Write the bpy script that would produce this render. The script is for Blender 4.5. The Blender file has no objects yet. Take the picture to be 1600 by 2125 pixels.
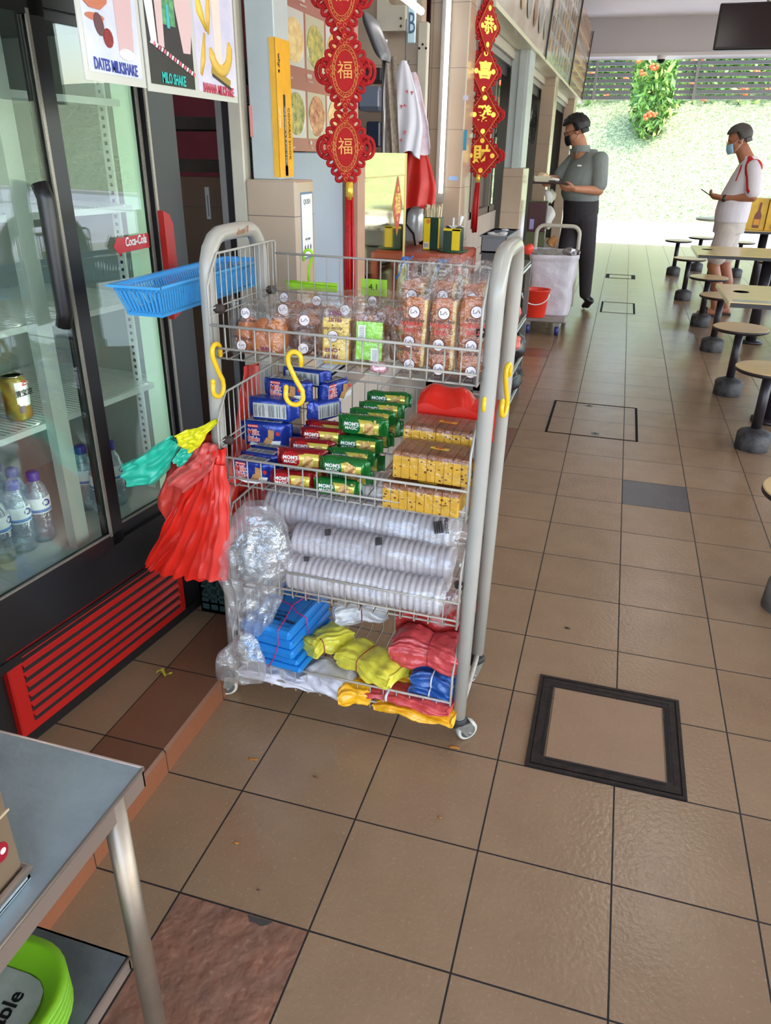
import bpy, math, random
from mathutils import Vector, Matrix, Euler, noise
random.seed(7)
R=math.radians
SC=bpy.context.scene; COL=SC.collection
# ---------------------------------------------------------------- camera
CAMP=Vector((0.7206,-0.9329,1.4535))
AX=((0.95828984,0.28538587,0.01534538),(-0.13707958,0.41185511,0.90087988),(-0.25077831,0.86540758,-0.43379714))
FPX=1546.24
cd=bpy.data.cameras.new('camera'); cam=bpy.data.objects.new('camera',cd); COL.objects.link(cam); SC.camera=cam
cd.sensor_fit='HORIZONTAL'; cd.sensor_width=36; cd.lens=36*FPX/1600; cd.clip_start=.02; cd.clip_end=300
m=Matrix(((AX[0][0],AX[1][0],-AX[2][0]),(AX[0][1],AX[1][1],-AX[2][1]),(AX[0][2],AX[1][2],-AX[2][2])))
cam.matrix_world=Matrix.Translation(CAMP)@m.to_4x4()
# ---------------------------------------------------------------- world, sun, lamps, exposure
SC.view_settings.view_transform='Standard'; SC.view_settings.look='None'; SC.view_settings.gamma=1
SC.view_settings.exposure=0.56
w=bpy.data.worlds.new('sky'); SC.world=w; w.use_nodes=True; nt=w.node_tree
sky=nt.nodes.new('ShaderNodeTexSky'); sky.sky_type='NISHITA'; sky.sun_disc=False; sky.sun_elevation=R(62); sky.sun_rotation=R(100); sky.air_density=1.2; sky.dust_density=2
bg=nt.nodes['Background']; nt.links.new(sky.outputs[0],bg.inputs[0]); bg.inputs[1].default_value=.85
sd=bpy.data.lights.new('sun','SUN'); sd.energy=1.35; sd.angle=R(1); sd.color=(1,.95,.85)
so=bpy.data.objects.new('sun',sd); COL.objects.link(so); so.rotation_euler=Vector((.35,-.25,.9)).to_track_quat('Z','Y').to_euler()
def area(name,loc,size,e,col=(1,.97,.92),rot=(0,0,0)):
    l=bpy.data.lights.new(name,'AREA'); l.shape='RECTANGLE'; l.size=size[0]; l.size_y=size[1]; l.energy=e; l.color=col
    o=bpy.data.objects.new(name,l); COL.objects.link(o); o.location=loc; o.rotation_euler=rot; return o
# unseen area lights added under the ceiling to brighten the hall
for i,(x,y) in enumerate([(.8,.2),(1.6,3.4),(1.6,7.0),(1.6,10.4)]):
    area('added_fill_light',(x,y,3.40),(.25,1.3),(4.5,5,5,4)[i])
# ---------------------------------------------------------------- materials
def S(r,g,b):
    f=lambda c:((c/255+.055)/1.055)**2.4 if c>10 else c/255/12.92
    return (f(r),f(g),f(b),1)
MC={}
def mat(name,col,rough=.5,metal=0,n=0,ns=20,bump=0,bs=60,spec=.5,emit=0,trans=0,alpha=1,col2=None,coat=0,sss=0,dist=.004):
    if name in MC: return MC[name]
    m=bpy.data.materials.new(name); m.use_nodes=True; t=m.node_tree; b=t.nodes['Principled BSDF']
    b.inputs['Base Color'].default_value=col; b.inputs['Roughness'].default_value=rough; b.inputs['Metallic'].default_value=metal
    b.inputs['Specular IOR Level'].default_value=spec; b.inputs['Transmission Weight'].default_value=trans; b.inputs['Alpha'].default_value=alpha
    b.inputs['Coat Weight'].default_value=coat
    if emit: b.inputs['Emission Color'].default_value=col; b.inputs['Emission Strength'].default_value=emit
    tc=t.nodes.new('ShaderNodeTexCoord')
    if n or col2:
        nz=t.nodes.new('ShaderNodeTexNoise'); nz.inputs['Scale'].default_value=ns; nz.inputs['Detail'].default_value=5; nz.inputs['Roughness'].default_value=.65
        t.links.new(tc.outputs['Object'],nz.inputs['Vector'])
        r=t.nodes.new('ShaderNodeValToRGB'); c2=col2 or tuple(min(1,c*(1+n)) for c in col[:3])+(1,)
        c1=col if col2 else tuple(c*(1-n) for c in col[:3])+(1,)
        r.color_ramp.elements[0].position=.35; r.color_ramp.elements[1].position=.68
        r.color_ramp.elements[0].color=c1; r.color_ramp.elements[1].color=c2
        t.links.new(nz.outputs['Fac'],r.inputs[0]); t.links.new(r.outputs[0],b.inputs['Base Color'])
        if emit: t.links.new(r.outputs[0],b.inputs['Emission Color'])
    if bump:
        nb=t.nodes.new('ShaderNodeTexNoise'); nb.inputs['Scale'].default_value=bs; nb.inputs['Detail'].default_value=4
        t.links.new(tc.outputs['Object'],nb.inputs['Vector'])
        bp=t.nodes.new('ShaderNodeBump'); bp.inputs['Strength'].default_value=bump; bp.inputs['Distance'].default_value=dist
        t.links.new(nb.outputs['Fac'],bp.inputs['Height']); t.links.new(bp.outputs[0],b.inputs['Normal'])
    MC[name]=m; return m
def film(name,tint,op=.15,gl=.25,rough=.12,bump=.6,bs=40,gcol=(1,1,1,1),milk=0):
    """thin clear plastic film: see-through, glossy crinkles, a little milky"""
    m=bpy.data.materials.new(name); m.use_nodes=True; t=m.node_tree; t.nodes.clear()
    N=t.nodes.new; L=t.links.new
    out=N('ShaderNodeOutputMaterial'); tr=N('ShaderNodeBsdfTransparent'); tr.inputs[0].default_value=tint
    g=N('ShaderNodeBsdfGlossy'); g.inputs['Roughness'].default_value=rough; g.inputs[0].default_value=gcol
    d=N('ShaderNodeBsdfDiffuse'); d.inputs[0].default_value=gcol
    tc=N('ShaderNodeTexCoord'); nz=N('ShaderNodeTexNoise'); nz.inputs['Scale'].default_value=bs; nz.inputs['Detail'].default_value=3
    L(tc.outputs['Object'],nz.inputs['Vector']); bp=N('ShaderNodeBump'); bp.inputs['Strength'].default_value=bump; bp.inputs['Distance'].default_value=.01
    L(nz.outputs['Fac'],bp.inputs['Height']); L(bp.outputs[0],g.inputs['Normal'])
    lw=N('ShaderNodeLayerWeight'); lw.inputs[0].default_value=.35; L(bp.outputs[0],lw.inputs['Normal'])
    mm=N('ShaderNodeMath'); mm.operation='MULTIPLY_ADD'; L(lw.outputs['Facing'],mm.inputs[0]); mm.inputs[1].default_value=gl; mm.inputs[2].default_value=gl*.25
    m1=N('ShaderNodeMixShader'); m1.inputs[0].default_value=op; L(tr.outputs[0],m1.inputs[1]); L(d.outputs[0],m1.inputs[2])
    m2=N('ShaderNodeMixShader'); L(mm.outputs[0],m2.inputs[0]); L(m1.outputs[0],m2.inputs[1]); L(g.outputs[0],m2.inputs[2])
    L(m2.outputs[0],out.inputs[0]); MC[name]=m; return m
# ---------------------------------------------------------------- mesh builder
class MB:
    def __init__(s): s.v=[];s.f=[];s.m=[];s.sm=[]
    def add(s,vs,fs,mi=0,smooth=False,M=None):
        o=len(s.v)
        s.v+= [tuple(M@Vector(v)) for v in vs] if M is not None else [tuple(v) for v in vs]
        for f in fs: s.f.append(tuple(i+o for i in f)); s.m.append(mi); s.sm.append(smooth)
        return s
    def box(s,a,b,mi=0,M=None,bev=0):
        x0,y0,z0=[min(p,q) for p,q in zip(a,b)]; x1,y1,z1=[max(p,q) for p,q in zip(a,b)]
        if not bev:
            return s.add([(x,y,z) for z in(z0,z1) for y in(y0,y1) for x in(x0,x1)],[(0,2,3,1),(4,5,7,6),(0,1,5,4),(2,6,7,3),(0,4,6,2),(1,3,7,5)],mi,False,M)
        r=min(bev,(x1-x0)/2.01,(y1-y0)/2.01,(z1-z0)/2.01); vs=[];idx={}
        def g(sx,sy,sz,ax):
            p=[(x0,x1)[sx],(y0,y1)[sy],(z0,z1)[sz]]
            for k,sg in enumerate((sx,sy,sz)):
                if k!=ax: p[k]+= r*(1-.0) if not sg else -r
            key=(sx,sy,sz,ax); idx[key]=len(vs); vs.append(tuple(p)); return idx[key]
        for sx in(0,1):
            for sy in(0,1):
                for sz in(0,1):
                    for ax in range(3): g(sx,sy,sz,ax)
        I=lambda *k:idx[k]; fs=[]
        for ax in range(3):
            o=[k for k in range(3) if k!=ax]
            for sd in(0,1):
                q=[]
                for c in((0,0),(1,0),(1,1),(0,1)):
                    k=[0,0,0];k[ax]=sd;k[o[0]]=c[0];k[o[1]]=c[1]; q.append(I(*k,ax))
                fs.append(tuple(q))
        for ax in range(3):  # edges along ax
            o=[k for k in range(3) if k!=ax]
            for c in((0,0),(1,0),(1,1),(0,1)):
                k0=[0,0,0];k0[o[0]]=c[0];k0[o[1]]=c[1];k1=k0[:];k1[ax]=1
                fs.append((I(*k0,o[0]),I(*k0,o[1]),I(*k1,o[1]),I(*k1,o[0])))
        for sx in(0,1):
            for sy in(0,1):
                for sz in(0,1): fs.append((I(sx,sy,sz,0),I(sx,sy,sz,1),I(sx,sy,sz,2)))
        return s.add(vs,fs,mi,False,M)
    def tube(s,pts,r,mi=0,n=8,closed=False,cap=True,M=None,flat=1,up=None):
        pts=[Vector(p) for p in pts]; k=len(pts); rs=r if isinstance(r,(list,tuple)) else [r]*k
        T=[]
        for i in range(k):
            a=pts[i-1] if (i>0 or closed) else pts[i]; b=pts[(i+1)%k] if (i<k-1 or closed) else pts[i]
            d=(b-a); T.append(d.normalized() if d.length>1e-9 else Vector((0,0,1)))
        u=Vector(up) if up else (Vector((0,0,1)) if abs(T[0].z)<.9 else Vector((1,0,0)))
        vs=[];fs=[]
        for i in range(k):
            x=u-T[i]*u.dot(T[i])
            if x.length<1e-6: x=T[i].orthogonal()
            x.normalize(); y=T[i].cross(x); u=x if not up else Vector(up)
            for j in range(n):
                a=2*math.pi*j/n; vs.append(pts[i]+x*math.cos(a)*rs[i]*flat+y*math.sin(a)*rs[i])
        for i in range(k if closed else k-1):
            i2=(i+1)%k
            for j in range(n): fs.append((i*n+j,i*n+(j+1)%n,i2*n+(j+1)%n,i2*n+j))
        if cap and not closed: fs.append(tuple(range(n-1,-1,-1))); fs.append(tuple((k-1)*n+j for j in range(n)))
        return s.add(vs,fs,mi,True,M)
    def cyl(s,a,b,r,mi=0,n=20,r2=None,M=None): return s.tube([a,b],[r,r2 if r2 is not None else r],mi,n,M=M)
    def lathe(s,prof,mi=0,n=28,c=(0,0,0),M=None,smooth=True,sx=1,sy=1):
        vs=[];fs=[]
        for (r,z) in prof:
            for j in range(n):
                a=2*math.pi*j/n; vs.append((c[0]+r*math.cos(a)*sx,c[1]+r*math.sin(a)*sy,c[2]+z))
        for i in range(len(prof)-1):
            for j in range(n): fs.append((i*n+j,i*n+(j+1)%n,(i+1)*n+(j+1)%n,(i+1)*n+j))
        if prof[0][0]>1e-5: fs.append(tuple(range(n-1,-1,-1)))
        if prof[-1][0]>1e-5: fs.append(tuple((len(prof)-1)*n+j for j in range(n)))
        return s.add(vs,fs,mi,smooth,M)
    def ell(s,c,r,mi=0,n=16,k=10,M=None):
        prof=[(math.sin(math.pi*i/k),-math.cos(math.pi*i/k)) for i in range(k+1)]
        vs=[];fs=[]
        for (a,z) in prof:
            for j in range(n): t=2*math.pi*j/n; vs.append((c[0]+r[0]*a*math.cos(t),c[1]+r[1]*a*math.sin(t),c[2]+r[2]*z))
        for i in range(k):
            for j in range(n): fs.append((i*n+j,i*n+(j+1)%n,(i+1)*n+(j+1)%n,(i+1)*n+j))
        return s.add(vs,fs,mi,True,M)
    def prism(s,poly,z0,z1,mi=0,M=None,smooth=False):
        n=len(poly); vs=[(x,y,z0) for x,y in poly]+[(x,y,z1) for x,y in poly]
        fs=[tuple(range(n-1,-1,-1)),tuple(range(n,2*n))]+[(i,(i+1)%n,n+(i+1)%n,n+i) for i in range(n)]
        return s.add(vs,fs,mi,smooth,M)
    def grid(s,fn,nu,nv,mi=0,smooth=True,M=None):
        vs=[fn(i/nu,j/nv) for i in range(nu+1) for j in range(nv+1)]
        fs=[(i*(nv+1)+j,(i+1)*(nv+1)+j,(i+1)*(nv+1)+j+1,i*(nv+1)+j+1) for i in range(nu) for j in range(nv)]
        return s.add(vs,fs,mi,smooth,M)
    def quad(s,a,b,c,d,mi=0,M=None): return s.add([a,b,c,d],[(0,1,2,3)],mi,False,M)
    def text(s,body,size,M,mi=0,ext=.0004,align='CENTER',bold=0,sx=1,shear=0,res=2):
        key=(body,align,bold,shear,ext/size,res)
        if key not in TXT:
            c=bpy.data.curves.new('t','FONT'); c.body=body; c.align_x=align; c.align_y='CENTER'; c.resolution_u=res; c.extrude=ext/size; c.offset=bold; c.shear=shear
            o=bpy.data.objects.new('t',c); me=bpy.data.meshes.new_from_object(o)
            TXT[key]=([tuple(v.co) for v in me.vertices],[tuple(p.vertices) for p in me.polygons])
            bpy.data.objects.remove(o); bpy.data.meshes.remove(me); bpy.data.curves.remove(c)
        vs,fs=TXT[key]
        return s.add([(x*size*sx,y*size,z*size) for x,y,z in vs],fs,mi,False,M)
    def build(s,name,mats,parent=None,local=False,mods=None):
        if not isinstance(mats,(list,tuple)): mats=[mats]
        me=bpy.data.meshes.new(name); vs=s.v
        if parent is not None and not local:
            inv=wm(parent).inverted(); vs=[tuple(inv@Vector(v)) for v in vs]
        me.from_pydata(vs,[],s.f); 
        for x in mats: me.materials.append(x)
        me.polygons.foreach_set('material_index',s.m); me.polygons.foreach_set('use_smooth',s.sm); me.update()
        o=bpy.data.objects.new(name,me); COL.objects.link(o)
        if parent is not None: o.parent=parent
        return o
TXT={}
def wm(o):
    M=Matrix.LocRotScale(o.location,o.rotation_euler,o.scale)
    return wm(o.parent)@M if o.parent else M
def MX(loc=(0,0,0),rx=0,ry=0,rz=0,s=1): return Matrix.Translation(loc)@Euler((R(rx),R(ry),R(rz))).to_matrix().to_4x4()@Matrix.Scale(s,4)
def thing(name,label,cat,loc=(0,0,0),rz=0,group=None,rx=0,ry=0):
    o=bpy.data.objects.new(name,None); COL.objects.link(o); o.empty_display_size=.05; o.location=loc; o.rotation_euler=(R(rx),R(ry),R(rz))
    return tag(o,label,cat,group)
def tag(o,label,cat,group=None,kind=None):
    o['label']=label; o['category']=cat
    if group: o['group']=group
    if kind: o['kind']=kind
    return o
def struct(o): o['kind']='structure'; return o
def solo(mb,name,mats,label,cat,loc=(0,0,0),group=None,rz=0,rx=0,ry=0,local=False):
    """a thing that is one mesh, with its origin at loc"""
    if not local:
        M=(Matrix.Translation(loc)@Euler((R(rx),R(ry),R(rz))).to_matrix().to_4x4()).inverted(); mb.v=[tuple(M@Vector(v)) for v in mb.v]
    o=mb.build(name,mats); o.location=loc; o.rotation_euler=(R(rx),R(ry),R(rz)); return tag(o,label,cat,group)
def dup(root,loc,rz=None,label=None,group=None,rx=None,ry=None,sc=None):
    r=root.copy(); COL.objects.link(r); r.location=loc
    e=r.rotation_euler
    if rz is not None: e.z=R(rz)
    if rx is not None: e.x=R(rx)
    if ry is not None: e.y=R(ry)
    if sc: r.scale=(sc,sc,sc)
    if label: r['label']=label
    if group: r['group']=group
    for ch in list(root.children):
        c=ch.copy(); COL.objects.link(c); c.parent=r
        for g in list(ch.children): d=g.copy(); COL.objects.link(d); d.parent=c
    return r
def ray(px,py): 
    a=Vector(AX[0])*((px-800)/FPX)-Vector(AX[1])*((py-1062.5)/FPX)+Vector(AX[2]); return a
def P(px,py,x=None,y=None,z=None):
    d=ray(px,py); t=(x-CAMP.x)/d.x if x is not None else (y-CAMP.y)/d.y if y is not None else (z-CAMP.z)/d.z
    return CAMP+d*t
def PD(px,py,dist): d=ray(px,py); return CAMP+d*(dist/d.length)
def disp(o,strength,scale,seed=0):
    """crumple the vertices of an object with smooth noise"""
    for v in o.data.vertices:
        q=Vector(v.co)*scale+Vector((seed*7.3,seed*3.1,seed)); v.co+= noise.noise_vector(q)*strength
    return o
def arc(c,r,a0,a1,n,pl='xz'):
    out=[]
    for i in range(n+1):
        a=R(a0+(a1-a0)*i/n); p=[c[0],c[1],c[2]]; ia,ib={'xz':(0,2),'yz':(1,2),'xy':(0,1)}[pl]
        p[ia]+=r*math.cos(a); p[ib]+=r*math.sin(a); out.append(tuple(p))
    return out
# ================================================================ SETTING
def floor_mat(name,ca,cb,flecks,rough,bump,perx=None,*,grout=(.012,.009,.008,1),shift=(0,0),wid=.0021,per=.3,slate=0):
    m=bpy.data.materials.new(name); m.use_nodes=True; t=m.node_tree; b=t.nodes['Principled BSDF']; N=t.nodes.new; L=t.links.new
    ge=N('ShaderNodeTexCoord'); sp=N('ShaderNodeSeparateXYZ'); L(ge.outputs['Object'],sp.inputs[0])
    def M(op,a,bv=None,c=None):
        n=N('ShaderNodeMath'); n.operation=op
        for i,q in enumerate((a,bv,c)):
            if q is None: continue
            if isinstance(q,(int,float)): n.inputs[i].default_value=q
            else: L(q,n.inputs[i])
        return n.outputs[0]
    xs=M('ADD',sp.outputs[0],30+shift[0]); ys=M('ADD',sp.outputs[1],30+shift[1])
    dx=M('PINGPONG',xs,(perx or per)/2); dy=M('PINGPONG',ys,per/2); g=M('LESS_THAN',M('MINIMUM',dx,dy),wid)
    cb_=N('ShaderNodeCombineXYZ'); L(M('FLOOR',M('DIVIDE',xs,perx or per)),cb_.inputs[0]); L(M('FLOOR',M('DIVIDE',ys,per)),cb_.inputs[1])
    wn=N('ShaderNodeTexWhiteNoise'); L(cb_.outputs[0],wn.inputs['Vector'])
    n1=N('ShaderNodeTexNoise'); n1.inputs['Scale'].default_value=7 if not slate else 14; n1.inputs['Detail'].default_value=7; L(ge.outputs['Object'],n1.inputs['Vector'])
    n2=N('ShaderNodeTexNoise'); n2.inputs['Scale'].default_value=120 if not slate else 50; n2.inputs['Detail'].default_value=2; L(ge.outputs['Object'],n2.inputs['Vector'])
    mx=N('ShaderNodeMixRGB'); mx.inputs[1].default_value=ca; mx.inputs[2].default_value=cb
    f=M('MULTIPLY_ADD',M('SUBTRACT',wn.outputs[0],.5),.35,n1.outputs['Fac']); L(f,mx.inputs[0])
    m2=N('ShaderNodeMixRGB'); m2.inputs[2].default_value=flecks; L(mx.outputs[0],m2.inputs[1])
    r=N('ShaderNodeValToRGB'); r.color_ramp.elements[0].position=.60; r.color_ramp.elements[1].position=.78; r.color_ramp.elements[1].color=(.4,.4,.4,1); L(n2.outputs['Fac'],r.inputs[0]); L(r.outputs[0],m2.inputs[0])
    m3=N('ShaderNodeMixRGB'); m3.inputs[2].default_value=grout; L(m2.outputs[0],m3.inputs[1]); L(g,m3.inputs[0]); L(m3.outputs[0],b.inputs['Base Color'])
    L(M('MULTIPLY_ADD',g,.5,rough),b.inputs['Roughness'])
    n3=N('ShaderNodeTexNoise'); n3.inputs['Scale'].default_value=85 if not slate else 22; n3.inputs['Detail'].default_value=3; L(ge.outputs['Object'],n3.inputs['Vector'])
    bp=N('ShaderNodeBump'); bp.inputs['Strength'].default_value=bump; bp.inputs['Distance'].default_value=.003 if not slate else .008
    L(M('SUBTRACT',n3.outputs['Fac'],M('MULTIPLY',g,1.5)),bp.inputs['Height']); L(bp.outputs[0],b.inputs['Normal'])
    return m
FM=[floor_mat('tile_beige',S(157,128,98),S(138,110,84),S(188,160,130),.20,.34),
    floor_mat('tile_charcoal',S(88,82,84),S(70,66,70),S(110,105,108),.25,.4),
    floor_mat('tile_slate',S(168,110,82),S(104,84,72),S(186,150,128),.4,1.0,slate=1),
    floor_mat('tile_reddish',S(140,96,76),S(120,80,64),S(150,110,90),.25,.3)]
mb=MB(); x0=-.21; X1=9; Y0=-4.2; Y1=14.4
nx=int(round(9/.3)); ny=int(round((Y1-Y0)/.3))
def cell(xa,ya,xb,yb):
    cx=math.floor((xa+xb)/.6+1e-6); cy=math.floor((ya+yb)/.6+1e-6); mi=0
    if (cx,cy)==(3,8): mi=1
    elif (cx,cy)==(0,-1): mi=2
    elif cx==0 and cy in(8,9,10,17): mi=3
    return mi
for j in range(ny):
    ya=Y0+.3*j; yb=ya+.3
    for i in range(-1,nx):
        xa=max(-.21,.3*i); xb=.3*(i+1)
        mb.quad((xa,ya,0),(xb,ya,0),(xb,yb,0),(xa,yb,0),cell(xa,ya,xb,yb))
for (a,b,c,d) in [(x0,Y0,x0,Y1),(X1,Y0,X1,Y1)]: mb.quad((a,b,-.2),(c,d,-.2),(c,d,0),(a,b,0))
struct(mb.build('floor',FM))
mb=MB(); pts=[(.245,-.296,.0006),(.215,-.300,.0006),(.168,-.301,.0006),(.170,-.309,.0006),(.186,-.322,.0006),(.205,-.320,.0006),(.222,-.325,.0006),(.243,-.312,.0006)]
pts=[(P(518,1889,z=0).x,-.004,.0008),(P(568,1911,z=0).x,-.004,.0008),(P(556,1913,z=0).x,-.015,.0008),(P(545,1913,z=0).x,-.02,.0008),(P(532,1912,z=0).x,-.016,.0008),(P(522,1904,z=0).x,-.018,.0008)]
mb.add(pts,[tuple(range(6))]); o=mb.build('trim_9',mat('mortar',S(70,64,60),.9,n=.2,ns=200)); struct(o)
# raised kerb step and shop floor
SB=floor_mat('tread_brown',S(126,86,62),S(106,72,52),S(140,102,80),.4,.35,20,shift=(3,0))
PB=floor_mat('tile_shop',S(148,122,92),S(126,104,80),S(170,148,118),.4,.3)
RI=floor_mat('riser_orange',S(146,88,58),S(124,74,50),S(160,104,74),.4,.3,wid=.0014)
mb=MB()
mb.quad((-.385,-4.2,.075),(-.216,-4.2,.075),(-.216,14.4,.075),(-.385,14.4,.075),0)
mb.quad((-4.0,-4.2,.075),(-.388,-4.2,.075),(-.388,14.4,.075),(-4.0,14.4,.075),1)
mb.quad((-.388,-4.2,.0745),(-.385,-4.2,.0745),(-.385,14.4,.0745),(-.388,14.4,.0745),3)
mb.quad((-.21,-4.2,0),(-.21,14.4,0),(-.21,14.4,.066),(-.21,-4.2,.066),2)
mb.quad((-.21,-4.2,.066),(-.21,14.4,.066),(-.216,14.4,.075),(-.216,-4.2,.075),0)
struct(mb.build('trim_1',[SB,PB,RI,mat('grout_dark',(.012,.009,.008,1),.9)]))
# manhole / drain covers set in the floor
iron=mat('cast_iron',S(52,44,42),.45,.6,n=.3,ns=40,bump=.3,bs=120); black=mat('pit_black',(.004,.004,.004,1),.9)
t=thing('manhole_cover','square floor access cover with black cast iron frame and tiled centre, near the trolley','floor cover',(.873,.802,0))
mb=MB(); xa,xb,ya,yb=.670,1.077,.602,1.0
def ring(mb,xa,xb,ya,yb,w,z0,z1,mi=0):
    mb.box((xa,ya,z0),(xb,ya+w,z1),mi); mb.box((xa,yb-w,z0),(xb,yb,z1),mi); mb.box((xa,ya+w,z0),(xa+w,yb-w,z1),mi); mb.box((xb-w,ya+w,z0),(xb,yb-w,z1),mi)
ring(mb,xa,xb,ya,yb,.010,-.02,.004); ring(mb,xa+.014,xb-.014,ya+.014,yb-.014,.016,-.02,.0045); ring(mb,xa+.030,xb-.030,ya+.030,yb-.030,.016,-.02,.0035)
for (p,q,c,d) in [(xa+.0105,xa+.0135,ya,yb),(xb-.0135,xb-.0105,ya,yb)]: mb.box((p,c,-.02),(q,d,.0012),1)
mb.box((xa+.036,ya+.05,.0035),(xa+.041,yb-.05,.0042),1); mb.box((xb-.041,ya+.05,.0035),(xb-.036,yb-.05,.0042),1); mb.box((xa+.05,ya+.036,.0035),(xb-.05,ya+.040,.0042),1)
mb.build('frame',[iron,black],t)
mb=MB(); mb.box((xa+.047,ya+.047,-.02),(xb-.047,yb-.047,.0022),0,bev=.004)
mb.build('tile_panel',[floor_mat('cover_tile',S(160,128,98),S(144,114,88),S(180,150,120),.35,.3,20,shift=(3,-.5),per=3)],t)
def thincover(name,label,xa,xb,ya,yb,w,locks):
    t=thing(name,label,'floor cover',((xa+xb)/2,(ya+yb)/2,0)); mb=MB()
    for (p,q,c,d) in [(xa,xa+w,ya,yb),(xb-w,xb,ya,yb)]: mb.box((p,c,-.01),(q,d,.0022))
    for (c,d) in [(ya,ya+w*.45),(yb-w*.45,yb)]: mb.box((xa,c,-.01),(xb,d,.0022))
    mb.build('frame',mat('thin_frame',S(30,26,26),.8,spec=.1),t)
    for (x,y) in locks:
        mb=MB(); mb.box((x-.022,y-.016,0),(x+.022,y+.016,.003),0); mb.cyl((x,y,.003),(x,y,.0035),.009,1,10); mb.build('lock_plate',[mat('zinc',S(120,115,112),.4,.7),black],t)
thincover('manhole_cover','tiled floor access cover with thin black frame and two lock plates, mid walkway',.456,.979,3.30,3.95,.014,[(.74,3.36),(.68,3.90)])
thincover('manhole_cover','thin-framed tiled floor cover near the rear foot of the person in grey shirt',P(1243,0+655,z=0).x,P(1318,652,z=0).x,P(1318,652,z=0).y,P(1318,630,z=0).y,.02,[])
thincover('manhole_cover','narrow dark-framed floor drain cover farthest along the walkway',P(1257,572,z=0).x,P(1318,572,z=0).x,P(1290,578,z=0).y,P(1290,570,z=0).y,.05,[])
# scattered food scraps
crumb=mat('food_scrap',S(176,110,30),.6,n=.2,ns=90)
for k,(px,py,s,c,lb) in enumerate([(525,1576,.014,0,'orange food scrap on the beige tile below the left front castor'),(655,1613,.009,1,'small brown food scrap on the tile between step and cover'),(490,1749,.008,0,'tiny yellow food fleck on the tile above the slate tile'),(913,1697,.006,0,'small orange stain scrap on the tile below the right castor'),(1178,1304,.012,2,'dark scrap on the tile above the cast iron cover'),(942,1552,.016,0,'yellow orange crumb beside the right front castor'),(535,1847,.004,2,'green brown speck on the tile above the chipped tile')]):
    p=P(px,py,z=0); mb=MB(); mb.ell((p.x,p.y,.002),(s,s*.35,.002),0,10,5)
    disp(solo(mb,'food_scrap',[crumb,mat('scrap_brown',S(110,60,25),.6),mat('scrap_dark',S(60,45,35),.6)][c],lb,'food scrap',(p.x,p.y,0),group='scraps on the floor',rz=20*k),.003,90,k)
p=P(340,1399,z=.075); mb=MB(); mb.grid(lambda u,v:(p.x-.02+.045*u,p.y+.016*(v-.5)*(1-u*.6)+.008*math.sin(u*7),.078+.006*abs(math.sin(u*9+v*3))),10,3)
solo(mb,'food_scrap',mat('leaf_yellow',S(200,190,60),.5),'crinkled yellow vegetable scrap lying on the brown step','food scrap',(p.x,p.y,.075),group='scraps on the floor')
# shopfront: tiled pillars ---------------------------------------------------
def tilewall(name,c1,c2,px=.2,pz=.2,off=(0,0,0),rough=.22,joint=S(120,108,98)):
    m=bpy.data.materials.new(name); m.use_nodes=True; t=m.node_tree; b=t.nodes['Principled BSDF']; N=t.nodes.new; L=t.links.new
    ge=N('ShaderNodeTexCoord'); sp=N('ShaderNodeSeparateXYZ'); L(ge.outputs['Object'],sp.inputs[0])
    def M(op,a,bv):
        n=N('ShaderNodeMath'); n.operation=op
        for i,q in enumerate((a,bv)):
            if isinstance(q,(int,float)): n.inputs[i].default_value=q
            else: L(q,n.inputs[i])
        return n.outputs[0]
    hx=M('PINGPONG',M('ADD',sp.outputs[0],20+off[0]),px/2); hy=M('PINGPONG',M('ADD',sp.outputs[1],20+off[1]),px/2); hz=M('PINGPONG',M('ADD',sp.outputs[2],20+off[2]),pz/2)
    gm=N('ShaderNodeNewGeometry'); s2=N('ShaderNodeSeparateXYZ'); L(gm.outputs['Normal'],s2.inputs[0])
    ax=M('GREATER_THAN',M('ABSOLUTE',s2.outputs[0],0),.5); ay=M('GREATER_THAN',M('ABSOLUTE',s2.outputs[1],0),.5)
    jx=M('MULTIPLY',M('LESS_THAN',hx,.0013),ay); jy=M('MULTIPLY',M('LESS_THAN',hy,.0013),ax); jz=M('LESS_THAN',hz,.0013)
    g=M('MAXIMUM',M('MAXIMUM',jx,jy),jz)
    n1=N('ShaderNodeTexNoise'); n1.inputs['Scale'].default_value=6; n1.inputs['Detail'].default_value=5; L(ge.outputs['Object'],n1.inputs['Vector'])
    mx=N('ShaderNodeMixRGB'); mx.inputs[1].default_value=c1; mx.inputs[2].default_value=c2; L(n1.outputs['Fac'],mx.inputs[0])
    m3=N('ShaderNodeMixRGB'); m3.inputs[2].default_value=joint; L(mx.outputs[0],m3.inputs[1]); L(g,m3.inputs[0]); L(m3.outputs[0],b.inputs['Base Color']); b.inputs['Roughness'].default_value=rough
    return m
TP=tilewall('pillar_tile',S(192,170,148),S(178,156,134),.4,.3,off=(0,0,.02))
TP2=tilewall('low_wall_tile',S(194,180,170),S(180,166,156),.2,.25)
TB=tilewall('brown_wall_tile',S(150,124,106),S(136,112,96),.3,.3,off=(0,0,.02))
paint=mat('pillar_paint',S(186,194,192),.35,n=.05,ns=8); creme=mat('creme_trim',S(196,188,170),.4,n=.06,ns=10)
alu=mat('aluminium',S(176,172,168),.35,.6,n=.08,ns=14); dark=mat('dark_frame',S(48,44,46),.4,.3)
H=3.5
mb=MB(); mb.box((-.36,1.25,.075),(-.20,1.395,1.378),0,bev=.006); mb.build('trim_2',TP)['kind']='structure'
mb=MB(); mb.box((-.345,1.275,1.378),(-.258,1.375,H),0,bev=.003); mb.build('trim_3',paint)['kind']='structure'
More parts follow.
